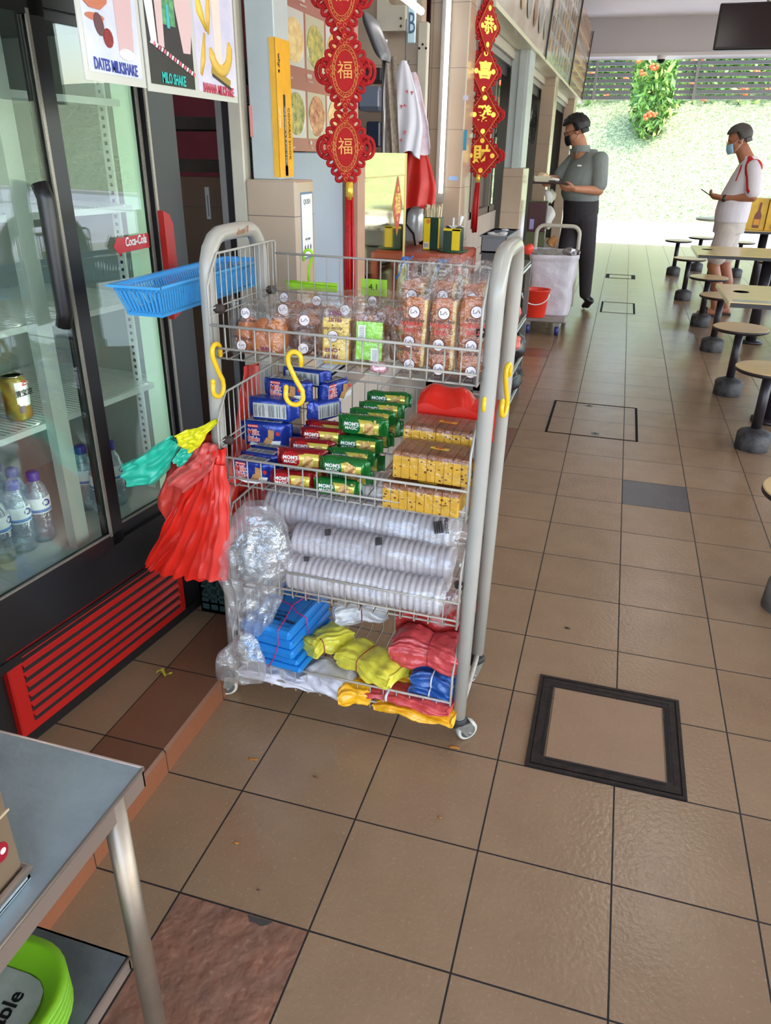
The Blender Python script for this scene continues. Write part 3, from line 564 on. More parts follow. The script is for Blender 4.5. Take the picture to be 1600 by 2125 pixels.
# posters --------------------------------------------------------------------
def poster(lb,ya,yb,zb,title,tc,bg,art):
    t=thing('drink_poster',lb,'poster',(-.2,(ya+yb)/2,zb),group='laminated drink posters')
    mb=MB(); mb.box((-.2025,ya,zb),(-.2,yb,zb+.44),0); mb.build('sheet',[mat('laminate',S(206,204,196),.15,spec=.8)],t)
    W=yb-ya; mb=MB(); b_=.012 if art!='banana' else .003; mb.box((-.1998,ya+b_,zb+.014),(-.1992,yb-b_,zb+.43),0)
    X=-.1990; F=lambda y,z,r=0,s=1:FX(X,ya+W*y,zb+z,r,s)
    if art=='dates':
        flat(mb,[(-.022,0),(.022,0),(.032,.21),(-.036,.21)],F(.70,.048,-2),1,.001); flat(mb,disc(.024,18,ry=.009),F(.70,.050),2,.0012); flat(mb,disc(.034,18,ry=.012),F(.70,.165),2,.0014); mb.box((-.1991,ya+.014,zb+.140),(-.1985,ya+W*.47,zb+.43),4)
        flat(mb,[(-.040,.025),(-.034,.008),(-.015,-.002),(.015,-.002),(.036,.010),(.042,.025)],F(.26,.112),3,.0014)
        flat(mb,disc(.013,12,ry=.018),F(.30,.088,20),5,.0012); flat(mb,disc(.014,12,ry=.015),F(.42,.070,10),6,.0014); flat(mb,disc(.028,12,ry=.006),F(.25,.098),3,.0004)
    if art=='milo':
        mb.box((-.1991,ya+W*.30,zb+.12),(-.1987,ya+W*.62,zb+.43),4)
        flat(mb,[(-.012,0),(.016,.0),(.034,.06),(.030,.30),(-.034,.30),(-.030,.08)],F(.80,.078,2),1,.001); flat(mb,[(-.008,0),(.012,0),(.008,.16),(-.004,.30),(-.034,.30),(-.024,.12)],F(.17,.082,2),2,.001)
        flat(mb,[(-.010,0),(.010,0),(.014,.09),(.008,.24),(-.014,.24),(-.012,.08)],F(.31,.080,0),1,.0012); flat(mb,[(-.005,0),(.005,0),(.004,.040),(-.004,.040)],F(.48,.115),5,.0014)
        for q in range(18): flat(mb,[(0,0),(.0055,0),(.0085,.008),(.003,.008)],FX(X,ya+.020+q*.0092,zb+.083-q*.0026,-14),6 if q%2 else 2,.0012)
    if art=='banana':
        flat(mb,[(-.014,0),(.016,0),(.020,.20),(-.020,.20)],F(.54,.058,0),1,.0012)
        mb.tube([(X,ya+W*.10,zb+.045),(X,ya+W*.17,zb+.075),(X,ya+W*.24,zb+.125)],[.005,.010,.004],2,8,flat=.3,up=(1,0,0)); 
        mb.tube([(X,ya+W*.10,zb+.21),(X,ya+W*.16,zb+.165),(X,ya+W*.30,zb+.13)],[.005,.013,.004],3,8,flat=.3,up=(1,0,0)); mb.tube([(X,ya+W*.40,zb+.21),(X,ya+W*.36,zb+.165),(X,ya+W*.33,zb+.125)],[.005,.010,.004],2,8,flat=.3,up=(1,0,0))
        mb.tube(arc((X,ya+W*.60,zb+.105),.045,185,380,10,'yz'),[.005]+[.013]*9+[.004],2,8,flat=.3,up=(1,0,0)); flat(mb,[(0,0),(.085,-.022),(.09,-.008),(.005,.014)],F(.34,.052),4,.0009); flat(mb,[(0,0),(.085,-.022),(.085,-.016),(.0,.006)],F(.36,.046),5,.0011)
    mb.build('picture',dict(dates=[mat('pd_bg',S(200,206,232),.2,col2=S(228,226,240),ns=14),mat('pd_shake',S(214,176,178),.25),mat('pd_cream',S(240,230,226),.3),mat('pd_bowl',S(196,108,76),.3),mat('pd_green',S(60,90,40),.4,col2=S(210,120,80),ns=18),mat('pd_date',S(90,30,40),.25),mat('pd_date2',S(150,44,50),.25,bump=1,bs=200)],
        milo=[mat('pm_bg',S(34,22,28),.2),mat('pm_shake',S(222,188,186),.25),white,white,mat('pm_green',S(40,110,80),.4,col2=S(120,190,120),ns=50),mat('pm_aqua',S(60,180,190),.3),mat('pm_pink',S(226,100,120),.3)],
        banana=[mat('pb_bg',S(204,198,222),.2,col2=S(226,220,232),ns=10),mat('pb_shake',S(240,216,204),.25),mat('pb_yellow',S(224,180,70),.3),mat('pb_yellow2',S(236,200,60),.3),mat('pb_cloth',S(170,140,50),.5),mat('pb_cloth2',S(50,40,30),.5)])[art],t)
    mb=MB(); mb.text(title,.026,FX(-.1983,(ya+yb)/2,zb+(.026 if art!='banana' else .020),-1),0,bold=.02,sx=.60 if len(title)<16 and len(title)>10 else .62 if len(title)<11 else .58); mb.build('title',tc,t)
poster('laminated poster of a pink date milkshake with dark blue title',.340,.527,1.560,'DATES MILKSHAKE',mat('t_blue',S(24,48,150),.3),0,'dates')
poster('laminated poster of a malt shake on a dark background with teal title',.533,.727,1.556,'MILO SHAKE',mat('t_teal',S(30,190,180),.3),0,'milo')
poster('laminated poster of a banana milkshake with crimson title',.727,.915,1.556,'BANANA MILKSHAKE',mat('t_crim',S(190,24,70),.3),0,'banana')
# pantry recess above the brown tiled wall
mb=MB(); mb.box((-1.5,1.75,1.52),(-.5,2.05,1.56),0); mb.box((-1.5,1.75,1.38),(-.5,2.05,1.42),0); mb.box((-1.5,1.75,1.68),(-.5,2.05,1.73),0); mb.box((-.52,1.75,.1),(-.49,2.05,2.3),0)
solo(mb,'storage_shelf',mat('grey_wood',S(110,104,98),.7,n=.2,ns=6),'dim grey storage shelf behind the brown tiled wall','shelf',(-1,1.9,.075))
mb=MB(); mb.box((-.72,1.78,1.421),(-.62,1.9,1.475),0); mb.box((-.70,1.775,1.43),(-.64,1.78,1.47),1); solo(mb,'storage_box',[mat('box_olive',S(120,116,60),.6),mat('navy',S(24,26,50),.4)],'olive box with navy front on the dim storage shelf','box',(-.67,1.84,1.42))
mb=MB(); mb.box((-.73,1.78,1.731),(-.67,1.86,1.80),0); solo(mb,'paper_pack',white,'small white paper pack on the top of the dim storage shelf','box',(-.7,1.82,1.73))
mb=MB(); mb.tube([(-.60,1.72,1.78),(-.585,1.70,1.66),(-.56,1.69,1.55),(-.535,1.68,1.45),(-.52,1.67,1.376)],.013,0,10); 
for i in range(36):
    f=i/35; mb.cyl((-.60+.08*f,1.72-.05*f,1.78-.40*f),(-.60+.08*f,1.72-.05*f,1.775-.40*f),.0155,0,10)
solo(mb,'ribbed_hose',mat('hose_grey',S(110,106,104),.5),'grey ribbed drain hose hanging in front of the dim shelf','hose',(-.56,1.69,1.4))
t=thing('shipping_label','narrow white paper label stuck on the brown tiled wall','label',(-.60,1.5,1.28)); mb=MB(); a=P(424,388,y=1.498); b=P(438,455,y=1.498)
mb.box((a.x,1.4985,b.z),(b.x,1.5,a.z),0); mb.build('sheet',white,t); mb=MB(); mb.box((a.x+.007,1.498,b.z+.01),(b.x-.006,1.4985,a.z-.025),0); mb.build('print',mat('print_grey',S(110,108,110),.5),t)
mb=MB(); mb.box((-.3455,1.2735,1.49),(-.336,1.275,1.57),0); solo(mb,'paper_sticker',mat('pink_paper',S(226,150,140),.6),'small pink printed sticker on the edge of the white post','sticker',(-.34,1.274,1.53))
# payment notice on the tiled pillar
t=thing('payment_notice','blue-bordered white payment notice on the tiled pillar corner','notice',(-.2,1.335,1.25)); mb=MB(); mb.box((-.2,1.283,1.155),(-.1992,1.378,1.345),0); mb.build('border',mat('notice_blue',S(90,120,150),.4),t)
mb=MB(); mb.box((-.1993,1.288,1.161),(-.1988,1.373,1.339),0); mb.build('sheet',white,t)
mb=MB(); mb.text('QUSH',.020,FX(-.1986,1.33,1.318),0); mb.text('PAY HERE',.009,FX(-.1986,1.33,1.212),0)
for i in range(3): mb.ell((-.1986,1.308+.022*i,1.188),(.0006,.005,.008),0,8,6)
mb.build('print',mat('print_dark',S(60,64,80),.5),t)
mb=MB(); mb.box((-.2,1.372,1.02),(-.1985,1.395,1.05),0); mb.ell((-.199,1.345,1.04),(.001,.014,.008),0,10,6); solo(mb,'tape_patch',mat('tape_brown',S(170,120,70),.5),'torn brown tape patch low on the tiled pillar','tape',(-.199,1.36,1.04))
# yellow poster wrapped around the painted post
t=thing('vertical_banner','narrow orange yellow banner wrapped on the painted post beside the menu','banner',(-.26,1.3,1.39)); yb_=mat('banner_yellow',S(236,176,50),.25,n=.08,ns=12)
mb=MB(); mb.box((-.275,1.272,1.385),(-.2565,1.2745,1.735),0); mb.box((-.2575,1.272,1.385),(-.2555,1.372,1.735),0); mb.build('sheet',yb_,t)
mb=MB(); mb.text('CONFIRM SHIOK',.020,FX(-.2550,1.348,1.50,-90),0,sx=.9); mb.text('why a',.020,FX(-.2550,1.292,1.675,-90),0,bold=.03); mb.box((-.2553,1.312,1.39),(-.2550,1.327,1.60),0); mb.text('YONG CHARMER? for $5 off your 1st order!',.0085,FX(-.2547,1.3195,1.495,-90),1,sx=.95)
mb.text('chef\'s special',.010,FX(-.2550,1.285,1.54,-90),1); mb.box((-.2553,1.31,1.388),(-.255,1.33,1.415),0); mb.build('print',[mat('print_black',S(30,22,16),.5),white],t)
# menu board ---------------------------------------------------------------
t=thing('menu_board','reddish brown menu board with rows of dish photos behind the red knots','menu board',(-.35,1.86,1.455)); X=-.35
mb=MB(); mb.box((X-.02,1.40,1.455),(X,2.27,2.5),0); mb.build('board',mat('menu_brown',S(166,92,78),.3,spec=.6),t)
mb=MB(); mb.box((X,2.222,1.455),(X+.002,2.262,2.5),0); mb.build('edge_strip',mat('menu_pink',S(205,140,130),.3),t)
dishc=[('d1',S(150,60,36),S(226,180,120)),('d2',S(214,170,100),S(240,214,150)),('d3',S(110,120,50),S(216,190,90)),('d4',S(206,130,60),S(240,190,110)),('d5',S(200,196,190),S(226,170,150)),('d6',S(90,110,40),S(220,200,110))]
rows=[(1.70,1.855),(1.495,1.635),(1.905,2.06)]
for ri,(za,zb) in enumerate(rows):
    for ci in range(4):
        ya=1.36+ci*.185; k=(ri*4+ci)%6; nm,c1,c2=dishc[k]
        mb=MB(); mb.box((X,max(ya,1.402),za),(X+.0015,ya+.168,zb),0)
        if ci<3: flat(mb,disc(.075,20,ry=.045),FX(X+.0015,ya+.084,za+.055),1,.001)
        def h(u,v,ya=ya,za=za,k=k): 
            a=2*math.pi*u; r=v; return (X+.003+.006*(1-r)+.002*noise.noise(Vector((u*9,v*7,k))),ya+.084+.074*r*math.cos(a)*(1+.2*noise.noise(Vector((math.cos(a)*2,math.sin(a)*2,k)))),za+.070+.062*r*math.sin(a))
        mb.grid(h,24,5,2); mb.build('dish_photo',[mat('photo_bg_%d'%(k%2),S(206,200,190) if k%2 else S(190,180,150),.3),white,mat('dish_'+nm,c1,.4,col2=c2,ns=42,n=1)],t)
mb=MB()
for (y,z,a,b) in [(1.56,1.672,'招牌海参','Sliced Pork with Bean Curd'),(1.75,1.672,'牛肉豆腐','Tofu with Pork'),(1.56,1.473,'海鲜炒面','Fried Noodles with Seafood'),(1.75,1.473,'海鲜','Seafood'),(1.70,1.880,'酸甜咕噜肉','Sweet and Sour Fish')]:
    mb.text(a,.014,FX(X+.002,y,z+.008),0,bold=.02,sx=.8); mb.text(b,.0085,FX(X+.002,y+.012,z-.007),0,sx=.8)
mb.build('captions',[mat('caption_cream',S(236,220,205),.4)],t)
# pale board below the menu
mb=MB(); mb.box((-.385,1.395,.62),(-.352,2.085,1.452),0,bev=.003); solo(mb,'counter_panel',mat('pale_blue_panel',S(156,168,184),.3,n=.04,ns=3),'smooth pale blue panel under the menu board behind the red tassel','panel',(-.365,1.74,.62))
# mirror-like steel door with gold frame
t=thing('mirror_board','reflective yellowish steel panel with wooden side and red diamond sticker','panel',(-.3,2.5,.62))
mb=MB(); mb.box((-.34,2.115,.62),(-.298,2.205,1.452),0,bev=.003); mb.build('wooden_side',mat('wood_side',S(186,142,118),.45,n=.1,ns=6),t)
mir=mat('mirror_steel',S(214,206,160),.06,1.0,bump=.05,bs=5)
mb=MB(); mb.box((-.32,2.207,.62),(-.30,2.835,1.36),0); mb.box((-.32,2.207,1.363),(-.299,2.835,1.455),0); mb.build('mirror_sheet',mir,t)
mb=MB(); mb.box((-.32,2.828,.62),(-.296,2.842,1.455),0); mb.box((-.30,2.207,1.358),(-.297,2.835,1.364),0); mb.build('gold_edge',mat('gold_edge',S(220,200,140),.3,.6),t)
def dia(w,h): return [(-w/2,0),(0,-h/2),(w/2,0),(0,h/2)]
gold=mat('gold_foil',S(232,190,70),.3,.5); redf=mat('red_felt',S(172,10,14),.8,n=.12,ns=60,bump=.4,bs=300); goldt=mat('gold_thread',S(222,160,80),.5,.2)
mb=MB(); M=FX(-.2995,2.70,1.235); flat(mb,dia(.17,.27),M,1,.001); flat(mb,dia(.155,.25),FX(-.2985,2.70,1.235),0,.001)
for dx,dz in ((-.03,.03),(.03,.03),(0,-.06),(0,.07)): flat(mb,disc(.012,8),FX(-.298,2.70+dx,1.235+dz),1,.001)
mb.text('福',.10,FX(-.2975,2.70,1.235),1,bold=.02); mb.build('diamond_sticker',[redp,gold],t)
# things inside the second shop
t=thing('wall_bracket_box','beige curved metal bracket box high on the maroon wall','bracket',(P(812,50,y=3.4).x,3.4,2.05))
a=P(785,5,y=3.4); b=P(842,55,y=3.4); mb=MB(); mb.prism([(a.x,b.z-.02),(b.x,b.z-.02),(b.x,b.z+.09),(b.x-.06,b.z+.09)]+[(b.x-.06-.05*math.sin(R(q)),b.z+.14-.05*math.cos(R(q))) for q in (0,30,60,90)]+[(b.x-.11,a.z+.1),(a.x,a.z+.1)],-3.44,-3.38,0,Matrix(((1,0,0,0),(0,0,-1,0),(0,1,0,0),(0,0,0,1)))); mb.build('plate',creme,t)
mb=MB(); 
for (q,w_) in ((832,38),(832,54)): p=P(q,w_,y=3.375); mb.ell(p,(.006,.006,.006),0,8,6)
mb.build('bolt',mat('bolt_dark',S(80,60,40),.5,.5),t)
def slab(name,lb,cat,c1,c2,y,dy,mt,bev=.01,**k):
    a=P(*c1,y=y); b=P(*c2,y=y); mb=MB(); mb.box((a.x,y,a.z),(b.x,y+dy,b.z),0,bev=bev); return solo(mb,name,mt,lb,cat,((a.x+b.x)/2,y,min(a.z,b.z)),**k)
# folded grey bag / apron bundle
mb=MB(); a=P(752,25,y=2.9); b=P(790,125,y=2.9)
def bagf(u,v):
    an=2*math.pi*u; z=a.z+(b.z-a.z)*v; xc=a.x+.01+(b.x-a.x)*v; return (xc+.035*math.cos(an)*min(1,6*v+.2)*min(1,6*(1-v)+.2),2.95+.07*math.sin(an),z)
mb.grid(bagf,18,10); solo(mb,'cushion_roll',mat('vinyl_grey',S(110,108,112),.3,spec=.7),'long grey vinyl cushion leaning in the second shop','cushion',(a.x,2.95,b.z))
slab('paper_dispenser','glossy grey paper dispenser inside the second shop','dispenser',(738,230),(792,178),3.1,.18,mat('dispenser_grey',S(120,130,150),.2,spec=.8),.02)
slab('card_terminal','small dark payment screen standing below the paper dispenser','screen',(760,305),(788,252),3.05,.05,mat('screen_navy',S(44,50,74),.2),.006)
slab('wall_shelf','dark grey shelf bar between cushion and paper dispenser','shelf',(735,168),(790,140),3.15,.2,mat('shelf_dark',S(46,44,48),.5),.004)
# metal pole, newspaper, hanging bags
p0=P(797,98,y=3.0); p1=P(797,330,y=3.0); t=thing('metal_pole','slim bright metal pole in front of the maroon wall','pole',(p1.x,3.0,p1.z))
mb=MB(); mb.cyl(p0,(p1.x,3.0,.655),.010,0,10); mb.build('pole',mat('chrome',S(200,200,200),.2,.95),t); mb=MB(); mb.cyl((p0.x,3,p0.z+.03),(p0.x,3,p0.z-.03),.017,0,10); mb.build('clamp',alu,t)
a=P(812,118,y=3.1); b=P(800,250,y=3.1); mb=MB(); mb.grid(lambda u,v:(b.x-.02+.075*u+ .03*(1-v)+.01*math.sin(6*u),3.1+.015*math.sin(9*u+3*v),b.z-.25+(a.z-b.z+.25)*v),8,8)
solo(mb,'newspaper_sheet',mat('newsprint',S(190,176,160),.7,col2=S(150,130,110),ns=50),'folded printed newspaper sheet hanging behind the white bag','paper',(a.x,3.1,b.z))
def hangbag(name,lb,top,w,h,mt,y,col_dots=None,seed=1):
    p=P(*top,y=y); t=thing(name,lb,'bag',(p.x,y,p.z-h)); mb=MB()
    def f(u,v):
        a=2*math.pi*u; q=v; ww=w*(.14+.86*min(1,q*1.5)**.8)*(1+.10*math.sin(5*a+seed)*q); return (p.x+ww/2*math.cos(a)+.02*q*math.sin(3*q+seed),y+.035*math.sin(a)*(.3+q)+.012*math.sin(7*a)*q,p.z-h*q-.02*math.sin(3*a+seed)*q)
    mb.grid(f,40,16); mb.build('body',mt,t)
    if col_dots:
        mb=MB(); r_=random.Random(seed)
        for _ in range(12): flat(mb,[(0,0),(.010,.018),(-.006,.02)],FY(p.x+r_.uniform(-.05,.07),y-.05,p.z-h*r_.uniform(.35,.9),r_.uniform(0,90)),0,.001)
        mb.build('print',col_dots,t)
    return t
pinkdot=mat('print_rose',S(210,110,120),.6)
hangbag('plastic_bag','white plastic bag printed with small pink motifs hanging on a hook',(838,126),.20,.42,mat('bag_white_pink',S(224,222,232),.35,sss=1),3.2,pinkdot,1)
hangbag('plastic_bag','second white bag with denser pink print overlapping behind',(858,150),.19,.36,mat('bag_white_b',S(216,212,222),.35,col2=S(214,170,182),ns=26),3.3,None,4)
hangbag('plastic_bag','red plastic carrier bag bundle hanging under the white bags',(862,283),.26,.36,mat('bag_red_far',S(216,40,30),.35,n=.15,ns=9),3.35,None,2)
mb=MB(); p=P(842,100,y=3.2); mb.tube([p+Vector((0,0,.12)),p,p+Vector((0,0,-.05)),p+Vector((.01,0,-.07)),p+Vector((.02,0,-.05))],.003,0,6); solo(mb,'wire_hook',mat('wire_dark',S(90,86,84),.4,.7),'thin wire hook holding the white printed bag','hook',tuple(p))
t=thing('stall_letter_sign','pale blue hanging plate bearing the letter B','sign',tuple(P(856,95,y=3.3)))
a=P(846,90,y=3.3); b=P(868,2,y=3.3); mb=MB(); mb.box((a.x-.005,3.3,a.z),(b.x-.01,3.31,b.z+.2),0,bev=.004); mb.build('plate',mat('plate_blue',S(180,206,216),.3,n=.06,ns=9),t)
mb=MB(); mb.text('B',.13,FY((a.x+b.x)/2-.006,3.298,P(856,50,y=3.3).z,0),0,sx=.55); mb.build('letter',mat('letter_grey',S(60,84,110),.4),t)
t=thing('cable_trunking','vertical cream metal trunking with punched holes on the tiled wall','trunking',(-.3,3.45,.7))
a=P(868,45,y=3.45); b=P(893,45,y=3.45); mb=MB(); mb.box((a.x,3.45,1.0),(b.x-.012,3.50,a.z),0,bev=.004); mb.build('channel',creme,t); mb=MB()
for (q,w_) in ((870,100),(884,100),(877,92)): p=P(q,w_,y=3.445); mb.ell(p,(.006,.004,.006),0,8,5)
mb.build('holes',black,t)
struct(MB().box((-1.2,3.52,.075),(-.42,3.62,2.27)).build('wall_left',TP))
slab('power_socket','white wall power socket beneath the red carrier bags','socket',(847,432),(880,398),3.38,.04,white,.005)
p=P(840,440,y=3.36); mb=MB(); mb.tube([P(858,420,y=3.36),P(845,440,y=3.33),P(842,465,y=3.33),P(858,485,y=3.33),P(862,510,y=3.33)],.006,0,6); solo(mb,'power_cable',black,'black cable looping down from the wall socket','cable',tuple(p))
a=P(845,505,y=3.3); mb=MB(); mb.lathe([(.05,0),(.06,.01),(.06,.14),(.045,.18),(.02,.2),(0,.2)],0,16,c=(a.x,3.42,a.z)); solo(mb,'plastic_jug',film('jug_clear',(.75,.78,.8,1),.35,.4,.2,.3,20),'cloudy clear plastic jug at the back of the red stool','jug',(a.x,3.42,a.z))
# vertical fluorescent lamp
t=thing('tube_lamp','bright vertical fluorescent batten fixed to the tiled pillar','lamp',(-.32,3.66,1.26))
mb=MB(); mb.box((-.345,3.665,1.2),(-.30,3.699,2.26),0); mb.build('batten',alu,t); mb=MB(); mb.cyl((-.308,3.65,1.25),(-.308,3.65,2.2),.013,0,12); mb.build('tube',mat('tube_glow',(1,.98,.95,1),.4,emit=2.6),t)
for k,(px,py,y) in enumerate([(850,0,3.0),(1002,112,5.4),(1085,205,7.6)]):
    p=P(px,py,y=y); mb=MB(); mb.cyl((p.x-.0,y-.3,p.z),(p.x-.02,y+.3,p.z),.016,0,10); solo(mb,'ceiling_tube',mat('tube_glow2',(1,.98,.95,1),.4,emit=5),['short glowing tube above the letter plate','glowing tube inside the third shop behind the small red ornament','glowing tube above the wall fan'][k],'lamp',tuple(p),group='glowing shop tubes')
# glass shopfront of the third shop
mb=MB(); 
for y in (4.35,5.2,6.05): mb.box((-.47,y,.1),(-.42,y+.07,2.06),0)
mb.box((-.47,3.98,1.0),(-.42,6.4,1.05),0); struct(mb.build('window_1',[mat('shop_frame',S(120,108,100),.4,.3)]))
struct(MB().box((-.45,3.98,.1),(-.446,6.45,2.06)).build('window_2',GLM))
struct(MB().box((-.445,3.98,.0),(-.41,6.45,1.0)).build('wall_left',TP2))
for k,(y,z,w_,h_,c) in enumerate([(5.6,1.72,.22,.3,'pv1'),(5.5,1.42,.25,.16,'pv2'),(5.8,1.5,.12,.22,'pv3')]):
    mb=MB(); mb.box((-.415,y,z),(-.41,y+w_,z+h_),0); solo(mb,'window_notice',mat(c,[S(60,34,34),S(190,110,90),S(200,206,190)][k],.3),['dark menu notice on the third shopfront','salmon pink notice strip on the third shopfront','pale notice sheet on the third shopfront'][k],'notice',(-.41,y,z),group='notices on the shopfront')
slab('door_sticker','small blue printed sticker low on the tiled pillar','sticker',(931,374),(951,366),3.699,-.002,mat('st_blue',S(150,180,220),.4),0)
slab('door_sticker','tiny pale paper scrap stuck on the tiled pillar edge','sticker',(961,208),(972,198),3.699,-.002,mat('st_pale',S(200,196,220),.4),0)
slab('corner_tape','teal tape strip on the pillar edge behind the small ornament','tape',(961,312),(970,270),3.699,-.003,mat('tape_teal',S(60,140,170),.4),0)
# wall fan
p=P(1098,255,y=7.5); t=thing('wall_fan','dark wall fan inside the shop beside the far pillar','fan',tuple(p)); mb=MB()
for r_ in (.05,.10,.15,.19): mb.tube([(p.x+.05,p.y+r_*math.cos(R(a)),p.z+r_*1.0*math.sin(R(a))) for a in range(0,360,20)],.003,0,5,closed=True)
for a in range(0,360,20): mb.tube([(p.x+.08,p.y,p.z),(p.x+.05,p.y+.19*math.cos(R(a)),p.z+.19*math.sin(R(a))),(p.x,p.y+.15*math.cos(R(a)),p.z+.15*math.sin(R(a)))],.002,0,4)
mb.build('guard',black,t); mb=MB()
for a in (0,120,240): mb.add([(p.x+.02,p.y,p.z),(p.x+.03,p.y+.15*math.cos(R(a)),p.z+.15*math.sin(R(a))),(p.x+.01,p.y+.15*math.cos(R(a+60)),p.z+.15*math.sin(R(a+60)))],[(0,1,2)],0)
mb.cyl((p.x-.08,p.y,p.z),(p.x+.03,p.y,p.z),.04,0,12); mb.build('rotor',mat('fan_grey',S(70,66,70),.4),t)
# red knot ornaments ---------------------------------------------------------
def knot(name,lb,units,tassel,x,toY,size,chars,grp):
    """a vertical chain of felt diamonds: units = [(px,py,yaw,width,height)]"""
    p=P(units[-1][0],units[-1][1],x=x) if toY is None else P(units[-1][0],units[-1][1],y=toY)
    t=thing(name,lb,'ornament',tuple(p)); prev=None
    for k,(px,py,yaw,w_,h_) in enumerate(units):
        c=P(px,py,y=toY)
        F=Matrix.Translation(c)@Matrix.Rotation(R(yaw),4,'Z')@FY(0,0,0)
        mb=MB(); mb.prism(dia(w_,h_),-.012,0,0,F,False); o=mb.build('felt_diamond',redf,t)
        mb=MB()
        if size>1:
            for e in range(40):
                a0=2*math.pi*e/40; a1=2*math.pi*(e+1)/40
                for r0 in (.98,.80): mb.tube([F@Vector((w_*.31*r0*math.cos(a),h_*.33*r0*math.sin(a),.001)) for a in (a0,a1)],.0009,0,4,cap=False)
            for e in range(24): a=2*math.pi*e/24; mb.tube([F@Vector((w_*.31*q*math.cos(a+dd),h_*.33*q*math.sin(a+dd),.001)) for q,dd in ((.96,0),(.86,.06),(.86,.16),(.92,.16))],.0008,0,4,cap=False)
            for (sx,sy) in ((0,1),(0,-1),(1,0),(-1,0)):
                for q in range(4):
                    m_=F@Vector((sx*w_*.42,sy*h_*.43,.001)); 
                for (ox,oy) in ((0,0),(.010,-.012),(-.010,-.012),(.0,-.020)):
                    cc=(sx*w_*.405+(ox if sy else oy*sx*-1.0*-1),sy*h_*.425+(oy*sy if sy else ox))
                    mb.tube([F@Vector((cc[0]+.0045*math.cos(R(a)),cc[1]+.0055*math.sin(R(a)),.001)) for a in range(0,300,40)],.0008,0,4)
            mb.text(chars[0],w_*.40,F@Matrix.Translation((0,0,.0015)),0,ext=.0004,bold=-.0,sx=.95)
        else:
            bd=dia(w_*.93,h_*.93); mb.tube([F@Vector((a,b,.001)) for a,b in bd],.0018,0,5,closed=True)
            mb.text(chars[k],w_*.48,F@Matrix.Translation((0,0,.002)),1,ext=.001,bold=.03)
            for (sx,sy) in ((0,.32),(0,-.32),(.30,0),(-.30,0)): mb.prism(disc(.014,8),0,.002,1,F@Matrix.Translation((w_*sx,h_*sy,0)))
        mb.build('gold_emblem',[goldt,gold],o)
        mb=MB(); cr=.0058 if size>1 else .0075
        def loop(cx,cy,rx,ry,rot=0,z=-.008,r_=cr):
            ca,sa=math.cos(R(rot)),math.sin(R(rot)); mb.tube([F@Vector((cx+rx*math.cos(R(a))*ca-ry*math.sin(R(a))*sa,cy+rx*math.cos(R(a))*sa+ry*math.sin(R(a))*ca,z-.006)) for a in range(0,360,20)],r_,0,7,closed=True)
        for sx in (-1,1):
            for q in (.18,.38,.60,.80):
                for sy in (-1,1):
                    bx_,by_=sx*w_/2*(1-q),sy*h_/2*q; loop(bx_+sx*.004*size,by_+sy*.002,.014*(.95 if size>1 else 1),.0095,math.degrees(math.atan2(sy*.7,sx)))
            loop(sx*(w_/2+.004),0,.022,.030 if size>1 else .026,0,-.012); loop(sx*(w_/2+.002),.0,.011,.016,0,-.002)
        mb.build('cord_loops',redf,t)
        top=F@Vector((0,h_/2,-.006)); bot=F@Vector((0,-h_/2,-.006))
        if prev is not None or k==0:
            a=prev if prev is not None else top+Vector((0,0,.25)); mb=MB(); mb.tube([a,top],.009 if size>1 else .008,0,8); mb.build('cord',redf,t)
        prev=bot
    (tx,ty,bx2,by2,tw)=tassel
    a=P(tx,ty,y=toY); b=P(bx2,by2,y=toY)
    mb=MB(); mb.tube([prev,a+Vector((0,0,.015))],.003,0,6); mb.cyl(a+Vector((0,0,.015)),a-Vector((0,0,.03*size*.8)),tw*.62,1,12); mb.build('tassel_cap',[redf,gold],t)
    mb=MB(); r_=random.Random(5)
    for i in range(46 if size>1 else 24):
        an=r_.uniform(0,6.28); q=tw*math.sqrt(r_.random())*.9; o_=Vector((q*math.cos(an),q*math.sin(an)*.8,0)); st=a-Vector((0,0,.03))
        mb.tube([st+o_*.7,(st+b)/2+o_+Vector((r_.uniform(-.002,.002),0,0)),b+o_*1.1+Vector((0,0,r_.uniform(-.01,.02)))],.0030 if size>1 else .004,0,4)
    mb.build('tassel',mat('tassel_red',S(186,12,18),.5,n=.25,ns=120),t); return t
knot('knot_ornament','large red knot ornament with round gold emblems, hanging before the menu board',[(710,-5,14,.150,.20),(716,150,14,.152,.215),(716,308,14,.152,.215)],(726,392,725,592,.018),None if 0 else -.0,1.54,2,['福'],None) if 0 else None
knot('knot_ornament','large red knot ornament with round gold emblems, hanging before the menu board',[(708,-14,16,.128,.212),(716,148,16,.128,.214),(717,306,16,.128,.214)],(725,388,725,640,.019),-.15,1.54,1.6,['福'],None)
knot('knot_ornament','smaller four-diamond red ornament with gold characters and slanting tassel on the third shopfront',[(1014,55,62,.19,.27),(1006,148,42,.19,.275),(1004,238,12,.185,.27),(999,323,4,.215,.25)],(992,368,983,480,.020),-.15,3.95,1.0,['恭','喜','發','財'],None)
